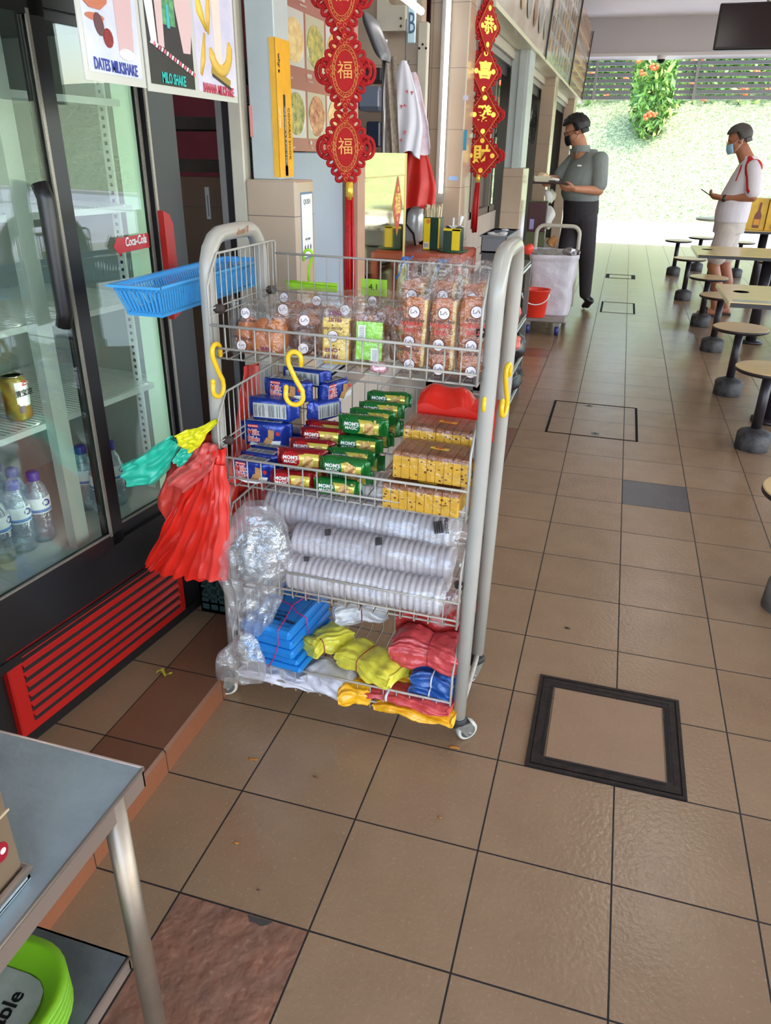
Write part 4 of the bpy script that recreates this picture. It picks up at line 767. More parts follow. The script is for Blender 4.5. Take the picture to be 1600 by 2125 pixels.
# ================================================================ THE WIRE TROLLEY
enam=mat('white_enamel',S(172,166,156),.22,n=.03,ns=14,spec=.6); enam2=mat('old_enamel',S(168,158,146),.35,n=.14,ns=60)
rust=mat('rusty_clamp',S(70,58,52),.7,.3,n=.3,ns=90)
tr=thing('wire_trolley','white four-tier wire basket trolley on castors filled with snacks and bags','trolley',(.148,.79,.003),ry=.75)
def post(x):
    mb=MB(); y0,y1=-.150,.136; r=.0185
    pts=[(x,y0,.075),(x,y0,.6),(x,y0,1.16)]+[(x,y0+.075-.075*math.cos(R(a)),1.183+.090*math.sin(R(a))) for a in (0,20,42,64,82)]+[(x,y0+.11,1.274),(x,y1-.11,1.274)]+[(x,y1-.075+.075*math.cos(R(a)),1.183+.090*math.sin(R(a))) for a in (82,64,42,20,0)]+[(x,y1,1.16),(x,y1,.6),(x,y1,.095)]
    mb.tube(pts,r,0,18); return mb.build('side_frame',[enam],tr,local=True)
sfL=post(-.331); sfR=post(.331)
lz=(0,.3220,.6220,.9300)
def wire_basket(z,k):
    """z: height of the front top rail"""
    mb=MB(); xa,xb=-.311,.311; ya,yb=-.188,.180; dz=.052; zf=z-.077; r=.0029; rw=.0017
    if k==2: xs=-.19
    else: xs=xa
    mb.tube([(xs,ya,z),(xb,ya,z)],r+.0004,0,8); mb.tube([(xa,ya,z-dz),(xb,ya,z-dz)],r,0,8)
    n=17
    for i in range(n+1):
        x=xa+(xb-xa)*i/n
        zt=z if x>=xs-.01 else z-dz
        mb.tube([(x,ya,zt),(x,ya,zf+.004),(x,ya+.004,zf),(x,yb-.004,zf),(x,yb,zf+.004),(x,yb,z+.118)],rw,0,5)
    for y in (ya+.02,-.06,.06,yb-.01): mb.tube([(xa,y,zf-.003),(xb,y,zf-.003)],r*.9,0,6)
    for zz in (z+.118,z+.02,z-.03): mb.tube([(xa,yb,zz),(xb,yb,zz)],r if zz>z+.1 else rw,0,6)
    for x in (xa,xb):
        mb.tube([(x,ya,zf),(x,ya,z+.085),(x,ya+.018,z+.11),(x,ya+.05,z+.150),(x,yb-.01,z+.150),(x,yb,z+.145),(x,yb,z+.118),(x,yb,zf)],r,0,8)
        for j in range(14):
            y=ya+.026*j+.012
            if y>yb-.01: break
            zt=z+.150 if y>ya+.05 else z+.10+(y-ya)*1.0
            mb.tube([(x,y,zt),(x,y,zf)],rw,0,5)
        for zz in (z+.018,z+.034,zf): mb.tube([(x,ya,zz),(x,yb,zz)],rw*1.1,0,5)
    o=mb.build('wire_basket',[enam if k<2 else enam2],tr,local=True); return o
for k,dz in enumerate(lz):
    b=wire_basket(1.087-dz,k)
    b['label']=['top wire basket holding bread','second wire basket holding biscuits and sliced cake','third wire basket holding foam cups','lowest wire basket holding bundled plastic bags'][k]
    for sx in (-1,1):
        for y in (-.150,.136):
            mb=MB(); zz=1.087-dz+.03; 
            for q in range(1): mb.tube([(sx*.311-sx*.014,y,zz),(sx*.325,y,zz)],.011,0,7); mb.ell((sx*.298,y,zz),(.007,.011,.011),0,7,5)
            mb.build('clamp_knob',rust,b,local=True)
mb=MB(); 
for sx in (-1,1): mb.tube([(sx*.331,.136,.10),(sx*.331,.10,.085),(sx*.331,-.13,.080)],.008,0,8)
mb.build('lower_brace',[enam2],tr,local=True)
rubber=mat('castor_rubber',S(96,92,88),.6,n=.2,ns=80); pale=mat('castor_pale',S(200,196,184),.45,n=.15,ns=60); zinc=mat('castor_zinc',S(140,136,128),.45,.5,n=.2,ns=60)
for (x,y,rz) in ((-.331,-.150,25),(.331,-.150,200+20),(-.331,.136,10),(.331,.136,60)):
    cz=thing('castor','',None) if 0 else None
    zo=.003 if x<0 else .003
    W=Matrix.Translation((x,y,0))@Matrix.Rotation(R(rz),4,'Z'); dz=-.005 if x<0 else .004
    mb=MB(); mb.lathe([(.022,.068),(.024,.072),(.023,.082),(.020,.086)],0,16,M=W); mb.box((-.03,-.016,.060),(.018,.016,.069),0,M=W); 
    for s in (-1,1): mb.add([(.012,s*.016,.066),(-.034,s*.016,.066),(-.040,s*.018,.030),(-.022,s*.018,.022),(.012,s*.019,.066),(-.034,s*.019,.066),(-.040,s*.021,.030),(-.022,s*.021,.022)],[(0,1,2,3),(7,6,5,4),(0,4,5,1),(1,5,6,2),(2,6,7,3),(3,7,4,0)],1,False,W)
    o=mb.build('castor',[mat('castor_boot',S(44,42,42),.6),zinc],tr,local=True)
    mb=MB(); A=W@Matrix.Translation((-.028,0,.0295+dz))@Matrix.Rotation(R(90),4,'X')
    mb.lathe([(.008,-.011),(.022,-.011),(.026,-.012),(.0295,-.009),(.0300,0),(.0295,.009),(.026,.012),(.022,.011),(.008,.011)],0,26,M=A); mb.lathe([(.0,-.0135),(.021,-.0125),(.022,-.009)],1,20,M=A); mb.lathe([(.022,.009),(.021,.0125),(0,.0135)],1,20,M=A)
    mb.lathe([(0,-.023),(.005,-.022),(.005,.022),(0,.023)],2,8,M=A); mb.build('wheel',[pale,rubber,zinc],o,local=True)
# faded handwriting on the near handle
mb=MB(); T=wm(tr); mb.text('domi ll',.022,T@Matrix.Translation((-.3115,.0,1.274))@Matrix(((0,0,1,0),(1,0,0,0),(0,1,0,0),(0,0,0,1)))@Matrix.Rotation(R(4),4,'Z'),0,shear=.3,ext=.0006); mb.build('handwriting',mat('faded_ink',S(170,120,90),.5),sfL)
TW=lambda x,y,z: wm(tr)@Vector((x-.148,y-.79,z))
# ------------------------------------------------ hooks
yel=mat('hook_yellow',S(244,196,40),.35)
def shook(name,lb,p,rz,s=1,grp='yellow hooks on the trolley'):
    t=thing(name,lb,'hook',tuple(p),rz,grp); mb=MB()
    pts=[(.013+.0*0,0,-.012)]+[(.0135*math.cos(R(a)),0,.0135*math.sin(R(a))) for a in range(0,181,20)]+[(-.013,0,-.012),(.0,0,-.042),(.014,0,-.066)]+[( -.0035+.0185*math.cos(R(a)),0,-.078+.0185*math.sin(R(a))) for a in range(20,-181,-20)]+[(-.020,0,-.060)]
    # thicken as one bar
    mb.tube([Vector(q)*s for q in pts],.0052*s,0,10); 
    mb.ell(Vector(pts[0])*s,(.0052*s,)*3,0,8,6); mb.ell(Vector(pts[-1])*s,(.0054*s,)*3,0,8,6)
    mb.build('hook',yel,t,local=True); return t
h=shook('s_hook','yellow S hook facing out on the top basket front rail, below the bread',TW(.045,.598,1.031),8,1.12)
dup(h,TW(-.150,.598,1.030),82,'yellow S hook seen edge-on at the left front corner of the top basket')
dup(h,TW(.012,.99,1.03),55,'yellow S hook hanging on the rear rail behind the outward-facing hook',sc=.9)
dup(h,TW(.473,.640,1.034),95,'yellow S hook whose tip peeks out at the right front corner of the top basket',sc=.8)
dup(h,TW(.500,.79,1.002),80,'yellow S hook hanging between the two tubes of the far side frame')
# ------------------------------------------------ film wrapped bread
clear=film('clear_film',(.985,.985,.985,1),.0,.25,.05,.8,60); clear2=film('clear_film_b',(.97,.97,.97,1),.0,.22,.06,.8,45)
logo_white=mat('logo_white',S(226,214,216),.4); ink_brown=mat('ink_brown',S(70,40,40),.4); ink_red=mat('ink_red',S(200,60,50),.4); ink_purple=mat('ink_purple',S(110,30,80),.4)
def filmbag(t,w,d,h,seed=0,flare=.10,mt=None,sag=0):
    mb=MB()
    def f(u,v):
        a=2*math.pi*u; c,s=math.cos(a),math.sin(a)
        e=1 if .10<v<.78 else (v/.10 if v<.10 else max(0,(1-v)/.22))
        e=max(0,min(1,e))**.6
        ex=(abs(c)**.5)*(1 if c>0 else -1); ey=(abs(s)**.5)*(1 if s>0 else -1)
        x=ex*(w/2)*(1+flare*(1-e)); y=ey*d/2*(e*.96+.03)
        q=Vector((x*22+seed*3,y*22,v*h*22+seed)); n=noise.noise_vector(q)*.007*(.5+1.6*(1-e))+noise.noise_vector(q*3.1)*.0035*(.6+1.8*(1-e))
        return (x+n.x,y+n.y-(1-e)*sag*(v>.5),v*h+n.z*.6)
    mb.grid(f,44,26,0,False); return mb.build('film_wrapper',mt or clear,t,local=True)
def printfilm(parent,items,M0=None):
    mb=MB(); 
    for it in items:
        kind,x,z,y=it[0],it[1],it[2],it[3]
        F=FY(x,y,z,it[4] if len(it)>4 else 0)
        if kind=='logo':
            mb.prism(disc(.0125,20),0,.0003,1,F); mb.tube([F@Vector((.0125*math.cos(R(a)),.0125*math.sin(R(a)),.0004)) for a in range(0,360,20)],.0006,0,4,closed=True)
            mb.tube([F@Vector(q) for q in ((-.007,.005,.0006),(-.007,-.003,.0006),(0,-.001,.0006),(.003,.004,.0006),(.007,-.002,.0006))],.0007,0,4)
            mb.text('Arose Asia',.0105,F@Matrix.Translation((0,-.0165,.0004)),0,shear=.35,bold=.015,ext=.0003)
        elif kind=='dots':
            for q in range(3): mb.tube([F@Vector((.004*q+.0035*math.cos(R(a)),-.007*q+.003*math.sin(R(a)),0)) for a in range(0,360,40)],.0005,0,4,closed=True)
        else: mb.text(kind,it[5],F,it[6],bold=.03,ext=.0003)
    return mb.build('print',[ink_brown,logo_white,ink_red,ink_purple],parent,local=True)
crust=mat('roll_crust',S(160,80,28),.5,n=.18,ns=16,col2=S(200,118,52)); sponge=mat('roll_sponge',S(224,190,120),.7,n=.1,ns=70)
def vroll(name,lb,p,rz,h=.165,w=.058,seed=0,tilt=8,cap='VANILLA',grp='vanilla rolls in the top basket',top=True):
    t=thing(name,lb,'bread',tuple(p),rz,grp,rx=-tilt)
    mb=MB(); mb.box((-w/2,-.022,.012),(w/2,.022,h),0,bev=.010); mb.box((w/2-.006,-.018,.014),(w/2+.003,.018,h-.004),1,bev=.003)
    disp(mb.build('sponge_roll',[crust,sponge],t,local=True),.003,30,seed)
    fl=filmbag(t,w+.020,.056,h+.045,seed)
    its=[('logo',.004,h-.030,-.0315),('logo',-.003,h*.42,-.0320),('logo',.0,.018,-.0285,4),(cap,0,h*.66,-.0322,0,.0125,2),('ROLL',0,h*.66-.014,-.0322,0,.0125,2),('dots',.014,h-.055,-.032),('dots',.016,h*.25,-.032)]
    printfilm(fl,its); return t
vroll('bread_roll','tall film-wrapped vanilla roll in the corner of the top basket beside the frame tube',TW(.438,.645,1.014),8,.172,.060,1)
vroll('bread_roll','film-wrapped vanilla roll second from the right frame tube, front row',TW(.370,.645,1.013),2,.165,.050,2)
vroll('bread_roll','film-wrapped vanilla roll standing next to the small sweets bag, front row',TW(.305,.650,1.015),-2,.160,.050,3)
for k,(x,y,h,lb) in enumerate([(.415,.735,.185,'vanilla roll standing behind the corner roll, label mostly hidden'),(.345,.740,.185,'vanilla roll in the second row behind the middle front roll'),(.275,.745,.180,'vanilla roll in the second row with large round logo near its top'),(.430,.85,.175,'vanilla roll in the rear row by the frame tube'),(.345,.86,.180,'rear-row vanilla roll below the striped blue tie'),(.262,.86,.172,'rear-row vanilla roll below the green and blue tie')]):
    vroll('bread_roll',lb,TW(x,y,1.014),(-6,4,0,6,-4,3)[k],h,.052,5+k,5)
bun_m=mat('bun_crust',S(166,82,24),.42,n=.2,ns=14,col2=S(208,128,50)); bun_d=mat('bun_choc',S(120,72,40),.5,n=.3,ns=30)
def bun(name,lb,p,rz,s=1,seed=0,mt=None,grp='wrapped buns in the top basket',lobes=3,txt=1):
    t=thing(name,lb,'bread',tuple(p),rz,grp,rx=-10)
    mb=MB()
    for i in range(lobes): 
        x=(i-(lobes-1)/2)*.034*s; mb.ell((x,0,.042*s),(.026*s,.030*s,.040*s),0,16,10)
    o=mb.build('bun',mt or bun_m,t,local=True); disp(o,.004,28,seed)
    fl=filmbag(t,(.034*lobes+.036)*s,.07*s,.115*s,seed,.12)
    if txt: printfilm(fl,[('logo',-.022*s,.088*s,-.034*s,5),('logo',-.028*s,.022*s,-.037*s,175),('BUN',.028*s,.020*s,-.038*s,0,.011,3)])
    return t
bun('wrapped_bun','large wrapped golden bun at the left front corner of the top basket',TW(-.058,.645,1.014),-4,1.10,1)
bun('wrapped_bun','wrapped golden bun tucked behind the left front bun',TW(-.010,.735,1.014),14,1.08,2)
bun('wrapped_bun','glossy dark filled bun beside the fruit cake slice',TW(.052,.695,1.014),28,.95,3,bun_d,lobes=2)
bun('wrapped_bun','wrapped bun near the left back corner below the green hanger',TW(-.07,.885,1.014),-6,1.05,4)
bun('wrapped_bun','wrapped bun behind the fruit cake, rear row',TW(.03,.86,1.014),0,1.1,6)
bun('wrapped_bun','upright wrapped bun in the rear row behind the green packet',TW(.115,.82,1.014),4,1.0,7)
bun('wrapped_bun','wrapped bun at the back below the middle of the red tassel',TW(.165,.90,1.014),-8,1.12,8)
# fruit cake slice
cakey=mat('fruit_cake_yellow',S(226,188,76),.6,col2=S(150,100,40),ns=38)
t=thing('cake_slice','wrapped yellow fruit cake slice with upside-down printing','cake',tuple(TW(.130,.640,1.014)),4,rx=-5)
mb=MB(); mb.box((-.031,-.013,.004),(.031,.018,.105),0,bev=.004); mb.box((.031,-.010,.008),(.036,.016,.10),1); mb.build('slice',[mat('cake_yellow',S(232,196,88),.6,n=.1,ns=30),mat('cake_crust',S(120,72,40),.7,n=.2,ns=50)],t,local=True)
fl=filmbag(t,.080,.048,.150,11); printfilm(fl,[('FRUIT',.002,.104,-.0265,180,.012,3),('CAKE',.002,.118,-.0265,180,.012,3),('logo',-.002,.068,-.027,182),('FRUIT',-.006,.024,-.0265,180,.012,3),('CAKE',-.006,.038,-.0265,180,.012,3)])
mb=MB(); r_=random.Random(2)
for _ in range(14): mb.ell((r_.uniform(-.028,.028),-.0135,r_.uniform(.01,.10)),(.0016,.0006,.0016),0,6,4)
mb.build('raisins',mat('raisin',S(70,36,20),.5),t,local=True)
# green packet
t=thing('bread_packet','bright green labelled bread packet with two barcodes','bread',tuple(TW(.208,.640,1.014)),2,rx=-5)
mb=MB(); mb.box((-.030,-.014,.004),(.030,.016,.105),0,bev=.008); mb.box((-.028,-.0155,.022),(.031,-.013,.104),1); mb.build('bread',[mat('pandan',S(140,120,50),.6,n=.3,ns=20),mat('label_green',S(150,214,60),.4)],t,local=True)
fl=filmbag(t,.078,.050,.150,12)
mb=MB()
for (x,z,rr) in ((-.012,.084,-4),(.018,.036,-4)):
    mb.box((x-.008,-.0275,z-.014),(x+.008,-.027,z+.014),1)
    for i in range(11): mb.box((x-.006,-.0278,z-.012+i*.0022),(x+.006,-.0275,z-.0112+i*.0022),0)
mb.build('barcode',[blk,white],fl,local=True)
# sweets bag
t=thing('sweets_bag','small clear bag of orange and green gummy sweets beside the green packet','sweets',tuple(TW(.258,.70,1.014)),0)
mb=MB(); 
for i in range(7): a=R(-60+20*i); mb.ell((.012*math.cos(a),-.008,.055+.035*math.sin(a)),(.007,.005,.008),i%2,10,6)
mb.box((-.020,-.004,.01),(.022,.006,.085),2,bev=.004); mb.build('sweets',[mat('gummy_orange',S(240,130,40),.3),mat('gummy_green',S(140,180,60),.3),mat('card_brown',S(150,110,80),.6,n=.2,ns=20)],t,local=True); filmbag(t,.06,.035,.125,13)
t=thing('bread_packet','small packet with pink foil corner lying before the green packet','bread',tuple(TW(.238,.612,1.014)),20)
mb=MB(); mb.ell((0,0,.012),(.022,.010,.012),0,12,8); disp(mb.build('foil',mat('foil_pink',S(226,170,180),.2,.5,bump=1,bs=120),t,local=True),.006,60,3)
mb=MB(); mb.box((-.30,-.15,1.0135),(.30,.16,1.0145),0); t2=solo(MB().box((TW(-.15,.64,1.0).x,.63,1.0215),(TW(.45,.9,1.0).x,.955,1.0235)),'liner_sheet',mat('liner',S(206,196,194),.6,n=.06,ns=10),'pale liner sheet on the floor of the top basket under the bread','sheet',tuple(TW(.15,.8,1.0))) if 0 else None
# ------------------------------------------------ biscuits in the second basket
F2=.694
bl=mat('wrap_blue',S(28,56,150),.22,.25,n=.15,ns=14,bump=.5,bs=70,spec=.8); wl_=mat('wrap_label',S(190,190,186),.35,n=.1,ns=160)
def snack(w,h,d,mt,seed,crimp=.014,round_=0):
    """flow-wrapped pack: box or roll with crimped ends, long axis x"""
    mb=MB()
    def f(u,v):
        a=2*math.pi*u; x=-w/2-crimp+(w+2*crimp)*v; e=1 if crimp*1.3<x+w/2+crimp<w+crimp*.7 else .12
        if abs(x)>w/2-.002: e=.55 if abs(x)<w/2+.004 else .10
        c,s=math.cos(a),math.sin(a); pw=.95 if round_ else .42
        yy=(abs(c)**pw)*(1 if c>0 else -1)*d/2*(e if e<1 else 1); zz=(abs(s)**pw)*(1 if s>0 else -1)*h/2*(1 if e==1 else (.92 if e>.3 else .85))
        n=noise.noise_vector(Vector((x*40+seed,yy*40,zz*40+seed*2)))*(.0022 if e==1 else .006)
        return (x,yy+n.y,zz+h/2+n.z)
    mb.grid(f,24 if round_ else 40,22,0,True); return mb
def barpanel(mb,x0,x1,z0,z1,M,mi=1,lines=None,vert=True):
    r_=random.Random(int((x1-x0)*1e4)); n=26
    for i in range(n):
        if r_.random()<.25: continue
        if vert: xx=x0+(x1-x0)*i/n; mb.prism([(xx,z0),(xx+(x1-x0)/n*.45,z0),(xx+(x1-x0)/n*.45,z1-r_.uniform(0,(z1-z0)*.35)),(xx,z1)],0,.0003,mi,M)
sn0=[]
milkcream=mat('milk_white',S(232,228,220),.4); bisc=mat('biscuit_tan',S(190,136,80),.6,n=.15,ns=150); mkred=mat('milk_red',S(206,50,40),.35)
def milk(lb,p,rz,seed=0,face='front',w=.100,h=.056,d=.046,rx=0):
    t=thing('biscuit_pack',lb,'biscuits',tuple(p),rz,'blue milk biscuit packs',rx=rx)
    o=snack(w,h,d,bl,seed).build('wrapper',bl,t,local=True); mb=MB(); y=-d/2-.0016
    if face=='front':
        F=lambda x,z,r=0:FY(x,y,z,r)
        mb.text('Milk',.021,F(-.026,h*.60),1,bold=.06,ext=.0003,sx=.85); mb.text('Bikis',.021,F(-.026,h*.32),1,bold=.06,ext=.0003,sx=.85)
        mb.text('Milk',.021,F(-.026,h*.60)@Matrix.Translation((0,0,.0004)),0,bold=.012,ext=.0003,sx=.85); mb.text('Bikis',.021,F(-.026,h*.32)@Matrix.Translation((0,0,.0004)),0,bold=.012,ext=.0003,sx=.85)
        mb.prism([(-.014,-.004),(.014,-.004),(.014,.004),(-.014,.004)],0,.0005,2,F(-.026,h*.86)); mb.text('BRITANNIA',.0055,F(-.026,h*.86)@Matrix.Translation((0,0,.0006)),1)
        mb.prism([(-.012,-.014),(.006,-.02),(.016,-.004),(-.002,.002)],0,.0006,3,F(.012,h*.42)); mb.prism([(-.010,-.014),(.006,-.016),(.008,.008),(-.008,.010)],0,.0009,3,F(.024,h*.62))
        mb.prism([(-.046,-.006),(-.02,-.012),(.01,-.010),(.04,-.002),(.044,.012),(.02,.010),(-.01,-.002),(-.04,.002)],0,.0004,1,F(.006,h*.17)); mb.prism(disc(.0055,12),0,.0005,2,F(.042,h*.62))
        T=Matrix.Translation((0,0,h+.0012)); mb.prism([(-w*.42,-d*.30),(w*.42,-d*.30),(w*.42,d*.30),(-w*.42,d*.30)],0,.0004,4,T); barpanel(mb,-w*.40,w*.40,-d*.28,d*.28,T@Matrix.Translation((0,0,.0004)),5)
    else:
        mb.prism([(-w*.44,-h*.32),(w*.40,-h*.32),(w*.40,h*.34),(-w*.44,h*.34)],0,.0004,4,FY(0,y,h*.5)); barpanel(mb,-w*.42,w*.38,-h*.28,h*.3,FY(0,y-.0004,h*.5),5)
    mb.build('print',[mkred,milkcream,mkred,bisc,wl_,blk],o,local=True); return t
milk('lowest blue biscuit pack of the corner stack, front label showing',TW(-.115,.775,F2+.048),3,1,w=.115,h=.068,d=.055)
milk('blue biscuit pack in the corner stack turned to its nutrition panel',TW(-.095,.785,F2+.119),3,2,'back',w=.108,h=.058,d=.055)
milk('blue biscuit pack third up in the corner stack with red label strip',TW(-.075,.835,F2+.160),-3,3,w=.112,h=.056)
milk('topmost blue biscuit pack lying at the back of the corner stack',TW(-.048,.90,F2+.185),-6,4,'back',w=.118,h=.048)
milk('crumpled blue biscuit pack end behind the red packs',TW(.010,.83,F2+.045),62,5,'back',w=.085,h=.06)
milk('blue biscuit pack standing behind the stack near the rear rail',TW(.015,.86,F2+.110),55,6,'back',w=.08,h=.055)
milk('blue biscuit pack wedged high beside the rear rail',TW(.022,.905,F2+.150),68,9,w=.08,h=.055)
milk('front blue biscuit pack just behind the rail with its label out',TW(-.090,.642,F2+.004),-5,7,w=.095,h=.055,d=.042)
milk('second blue biscuit pack of the front row with silver top panel',TW(-.090,.690,F2+.006),-3,8,w=.095,h=.055,d=.042)
milk('third blue biscuit pack back in the front row before the stack',TW(-.086,.737,F2+.008),-2,12,w=.095,h=.052,d=.04)
milk('blue biscuit pack under the corner stack at the basket floor',TW(-.105,.79,F2+.004),2,13,w=.105,h=.042,d=.05)
milk('blue biscuit pack lying flat beneath the rear of the stack',TW(-.07,.88,F2+.004),0,14,'back',w=.105,h=.055,d=.06)
redw=mat('wrap_red',S(140,16,22),.2,.25,n=.15,ns=14,bump=.5,bs=60,spec=.8); grw=mat('wrap_green',S(22,112,44),.2,.25,n=.15,ns=14,bump=.5,bs=60,spec=.8)
shiny=mat('foil_yellow',S(226,206,90),.15,.4); cash=mat('cashew',S(222,180,110),.5,n=.2,ns=120); redd=mat('badge_red',S(170,20,26),.25); gdd=mat('badge_green',S(20,100,44),.25)
def moms(lb,p,rz,kind,seed,w=.098,r=.044,rx=0):
    t=thing('biscuit_pack',lb,'biscuits',tuple(p),rz,'red cookie packs' if kind=='r' else 'green cookie packs',rx=rx)
    o=snack(w,r,r*.92,None,seed,.012,True).build('wrapper',redw if kind=='r' else grw,t,local=True); mb=MB(); rr=r*.47
    def C(x,a,dr=.0): # point on the roll: a degrees up from front
        return Vector((x,-(rr+dr)*math.cos(R(a)),r/2+(rr+dr)*math.sin(R(a))))
    def patch(x0,x1,a0,a1,mi,dr,n=6): mb.grid(lambda u,v:tuple(C(x0+(x1-x0)*u,a0+(a1-a0)*v,dr)),n,n,mi)
    patch(-.040,.046,-38,48,2 if kind=='r' else 3,.0012)
    mb.grid(lambda u,v:tuple(C(-.024+.023*v*math.cos(2*math.pi*u),5+52*v*math.sin(2*math.pi*u),.0018)),16,3,1)
    F=Matrix.Translation(C(-.024,12,.003))@Matrix.Rotation(R(-12),4,'X')@FY(0,0,0)
    mb.text("MOM'S",.0125,F@Matrix.Translation((0,.003,0)),0,bold=.02,ext=.0003); mb.text('MAGIC',.0105,F@Matrix.Translation((0,-.007,0)),0,bold=.01,ext=.0003)
    mb.grid(lambda u,v:tuple(C(.020+.014*v*math.cos(2*math.pi*u),-4+38*v*math.sin(2*math.pi*u),.0026)),16,3,4)
    for q in range(-2,3): mb.tube([C(.020-.011+.0035*q+.018*s_, -4-26+16*0+44*s_+q*3,.0036) for s_ in (.1,.4,.7,1)] ,.0007,5,4)
    if kind!='r':
        r_=random.Random(seed)
        for q in range(9): mb.ell(C(r_.uniform(.006,.040),r_.uniform(-15,45),.003),(.004,.002,.003),4,6,4)
    mb.build('print',[milkcream,redd if kind=='r' else gdd,shiny,shiny,cash,bisc],o,local=True); return t
R0='red'
moms('lowest red cookie pack right behind the second basket rail',TW(.022,.630,F2+.004),4,'r',1)
moms('upright red cookie pack with full badge, on top of the front pack',TW(.036,.655,F2+.050),6,'r',2,.104,.050)
moms('red cookie pack just behind the full-badge red pack',TW(.038,.715,F2+.060),5,'r',3)
moms('red cookie pack fourth back in the red row',TW(.048,.765,F2+.075),3,'r',4)
moms('rearmost red cookie pack touching the blue stack',TW(.042,.815,F2+.076),2,'r',5)
moms('red cookie pack at the base of the middle of the red row',TW(.030,.69,F2+.004),3,'r',6)
moms('red cookie pack at the base of the rear of the red row',TW(.040,.76,F2+.018),3,'r',7)
moms('lowest green cookie pack right behind the second basket rail',TW(.138,.628,F2+.002),3,'g',11)
moms('green cookie pack lying on the front green pack with full badge',TW(.152,.640,F2+.050),2,'g',12,.104,.050)
moms('green cookie pack behind the front full-badge green pack',TW(.146,.700,F2+.055),4,'g',13)
moms('green cookie pack below the raised full-badge green pack',TW(.150,.755,F2+.068),2,'g',14)
moms('raised green cookie pack with full badge in the middle of the green row',TW(.156,.768,F2+.112),1,'g',15,.108,.052)
moms('green cookie pack behind the raised full-badge pack',TW(.162,.825,F2+.120),3,'g',16)
moms('green cookie pack second from the rear of the green row',TW(.172,.870,F2+.128),4,'g',17)
moms('rearmost and highest green cookie pack by the basket back wires',TW(.176,.925,F2+.140),5,'g',18)
moms('green cookie pack at the base of the middle of the green row',TW(.144,.70,F2+.004),3,'g',19)
moms('green cookie pack at the base of the rear of the green row',TW(.158,.83,F2+.060),3,'g',20)
moms('green cookie pack on the basket floor beneath the raised pack',TW(.150,.775,F2+.012),3,'g',21,.10,.05)
moms('green cookie pack on the basket floor at the rear of the row',TW(.165,.89,F2+.07),3,'g',22,.10,.05)
# sliced cakes
spg=mat('sponge_yellow',S(222,168,44),.65,n=.12,ns=60); top_=mat('cake_top',S(150,92,56),.5,n=.2,ns=20); rais=mat('raisin2',S(100,44,30),.5)
def cake(lb,p,rz,w,h,d,sticker,seed):
    t=thing('sliced_cake',lb,'cake',tuple(p),rz,'sliced loaf cakes in clear film'); mb=MB(); n=9
    for i in range(n):
        x=-w/2+w*i/n; mb.box((x,-d/2,0),(x+w/n-.0007,d/2,h-.010),0,bev=.0015); mb.box((x,-d/2,h-.012),(x+w/n-.0007,d/2,h),1,bev=.002)
    o=mb.build('slices',[spg,top_],t,local=True); mb=MB(); r_=random.Random(seed)
    for _ in range(26): mb.ell((r_.uniform(-w/2,w/2),-d/2-.0002,r_.uniform(.004,h-.012)),(r_.uniform(.001,.004),.0008,r_.uniform(.001,.003)),0,6,4)
    mb.build('raisins',rais,t,local=True)
    mb=MB()
    def f(u,v):
        a=2*math.pi*u; c,s=math.cos(a),math.sin(a); x=(-w/2-.018+(w+.036)*v); e=1 if abs(x)<w/2+.002 else .35
        y=(abs(c)**.4)*(1 if c>0 else -1)*(d/2+.005)*e; z=(abs(s)**.4)*(1 if s>0 else -1)*(h/2+.006)*e+h/2
        q=noise.noise_vector(Vector((x*30+seed,y*30,z*30)))*.005; return (x+q.x,y+q.y*.6,max(-.004,z+q.z*.7))
    mb.grid(f,40,30,0,False); fl=mb.build('film_wrapper',clear2,t,local=True)
    mb=MB(); mb.prism([(-.022,-.006),(.022,-.006),(.022,.006),(-.022,.006)],0,.0006,0,Matrix.Translation((.01,-.012,h+.0065))@Matrix.Rotation(R(-4),4,'Z')); 
    mb.text(sticker,.0085,Matrix.Translation((.01,-.012,h+.0075))@Matrix.Rotation(R(-4),4,'Z'),1,bold=.02); mb.build('sticker',[mat('st_'+sticker,S(236,170,40) if sticker=='Jumbo' else S(232,200,50),.35),redp],fl,local=True)
    return t
cake('lowest sliced yellow raisin cake at the rail of the second basket',TW(.352,.640,F2+.003),-2,.185,.060,.085,'CAKE',1)
cake('sliced raisin cake resting on the lowest cake with yellow sticker on its film',TW(.370,.665,F2+.074),-3,.185,.066,.095,'FRESH',2)
cake('brown-topped sliced cake at the back with orange sticker',TW(.365,.775,F2+.090),-3,.185,.078,.10,'Jumbo',3)
cake('sliced cake hidden low beneath the orange-stickered cake',TW(.36,.775,F2+.003),-2,.185,.078,.10,'CAKE',4)
redpl=mat('red_plastic',S(222,38,24),.28,n=.1,ns=7,spec=.7)
mb=MB(); mb.grid(lambda u,v:(.275+.20*u,.84+.10*v,F2+.185+.045*math.sin(math.pi*v)*(.6+.4*math.sin(5*u))*(1-.3*(u>.62)*(u<.7))+.006*math.sin(14*u)),26,10)
mb.grid(lambda u,v:(.275+.20*u,.84,F2+.185-.08*v+.006*math.sin(14*u)),26,3); mb.v=[tuple(TW(*q)) for q in mb.v]
solo(mb,'plastic_bag',redpl,'red plastic bag stuffed behind the sliced cakes','bag',tuple(TW(.37,.88,F2+.12)))
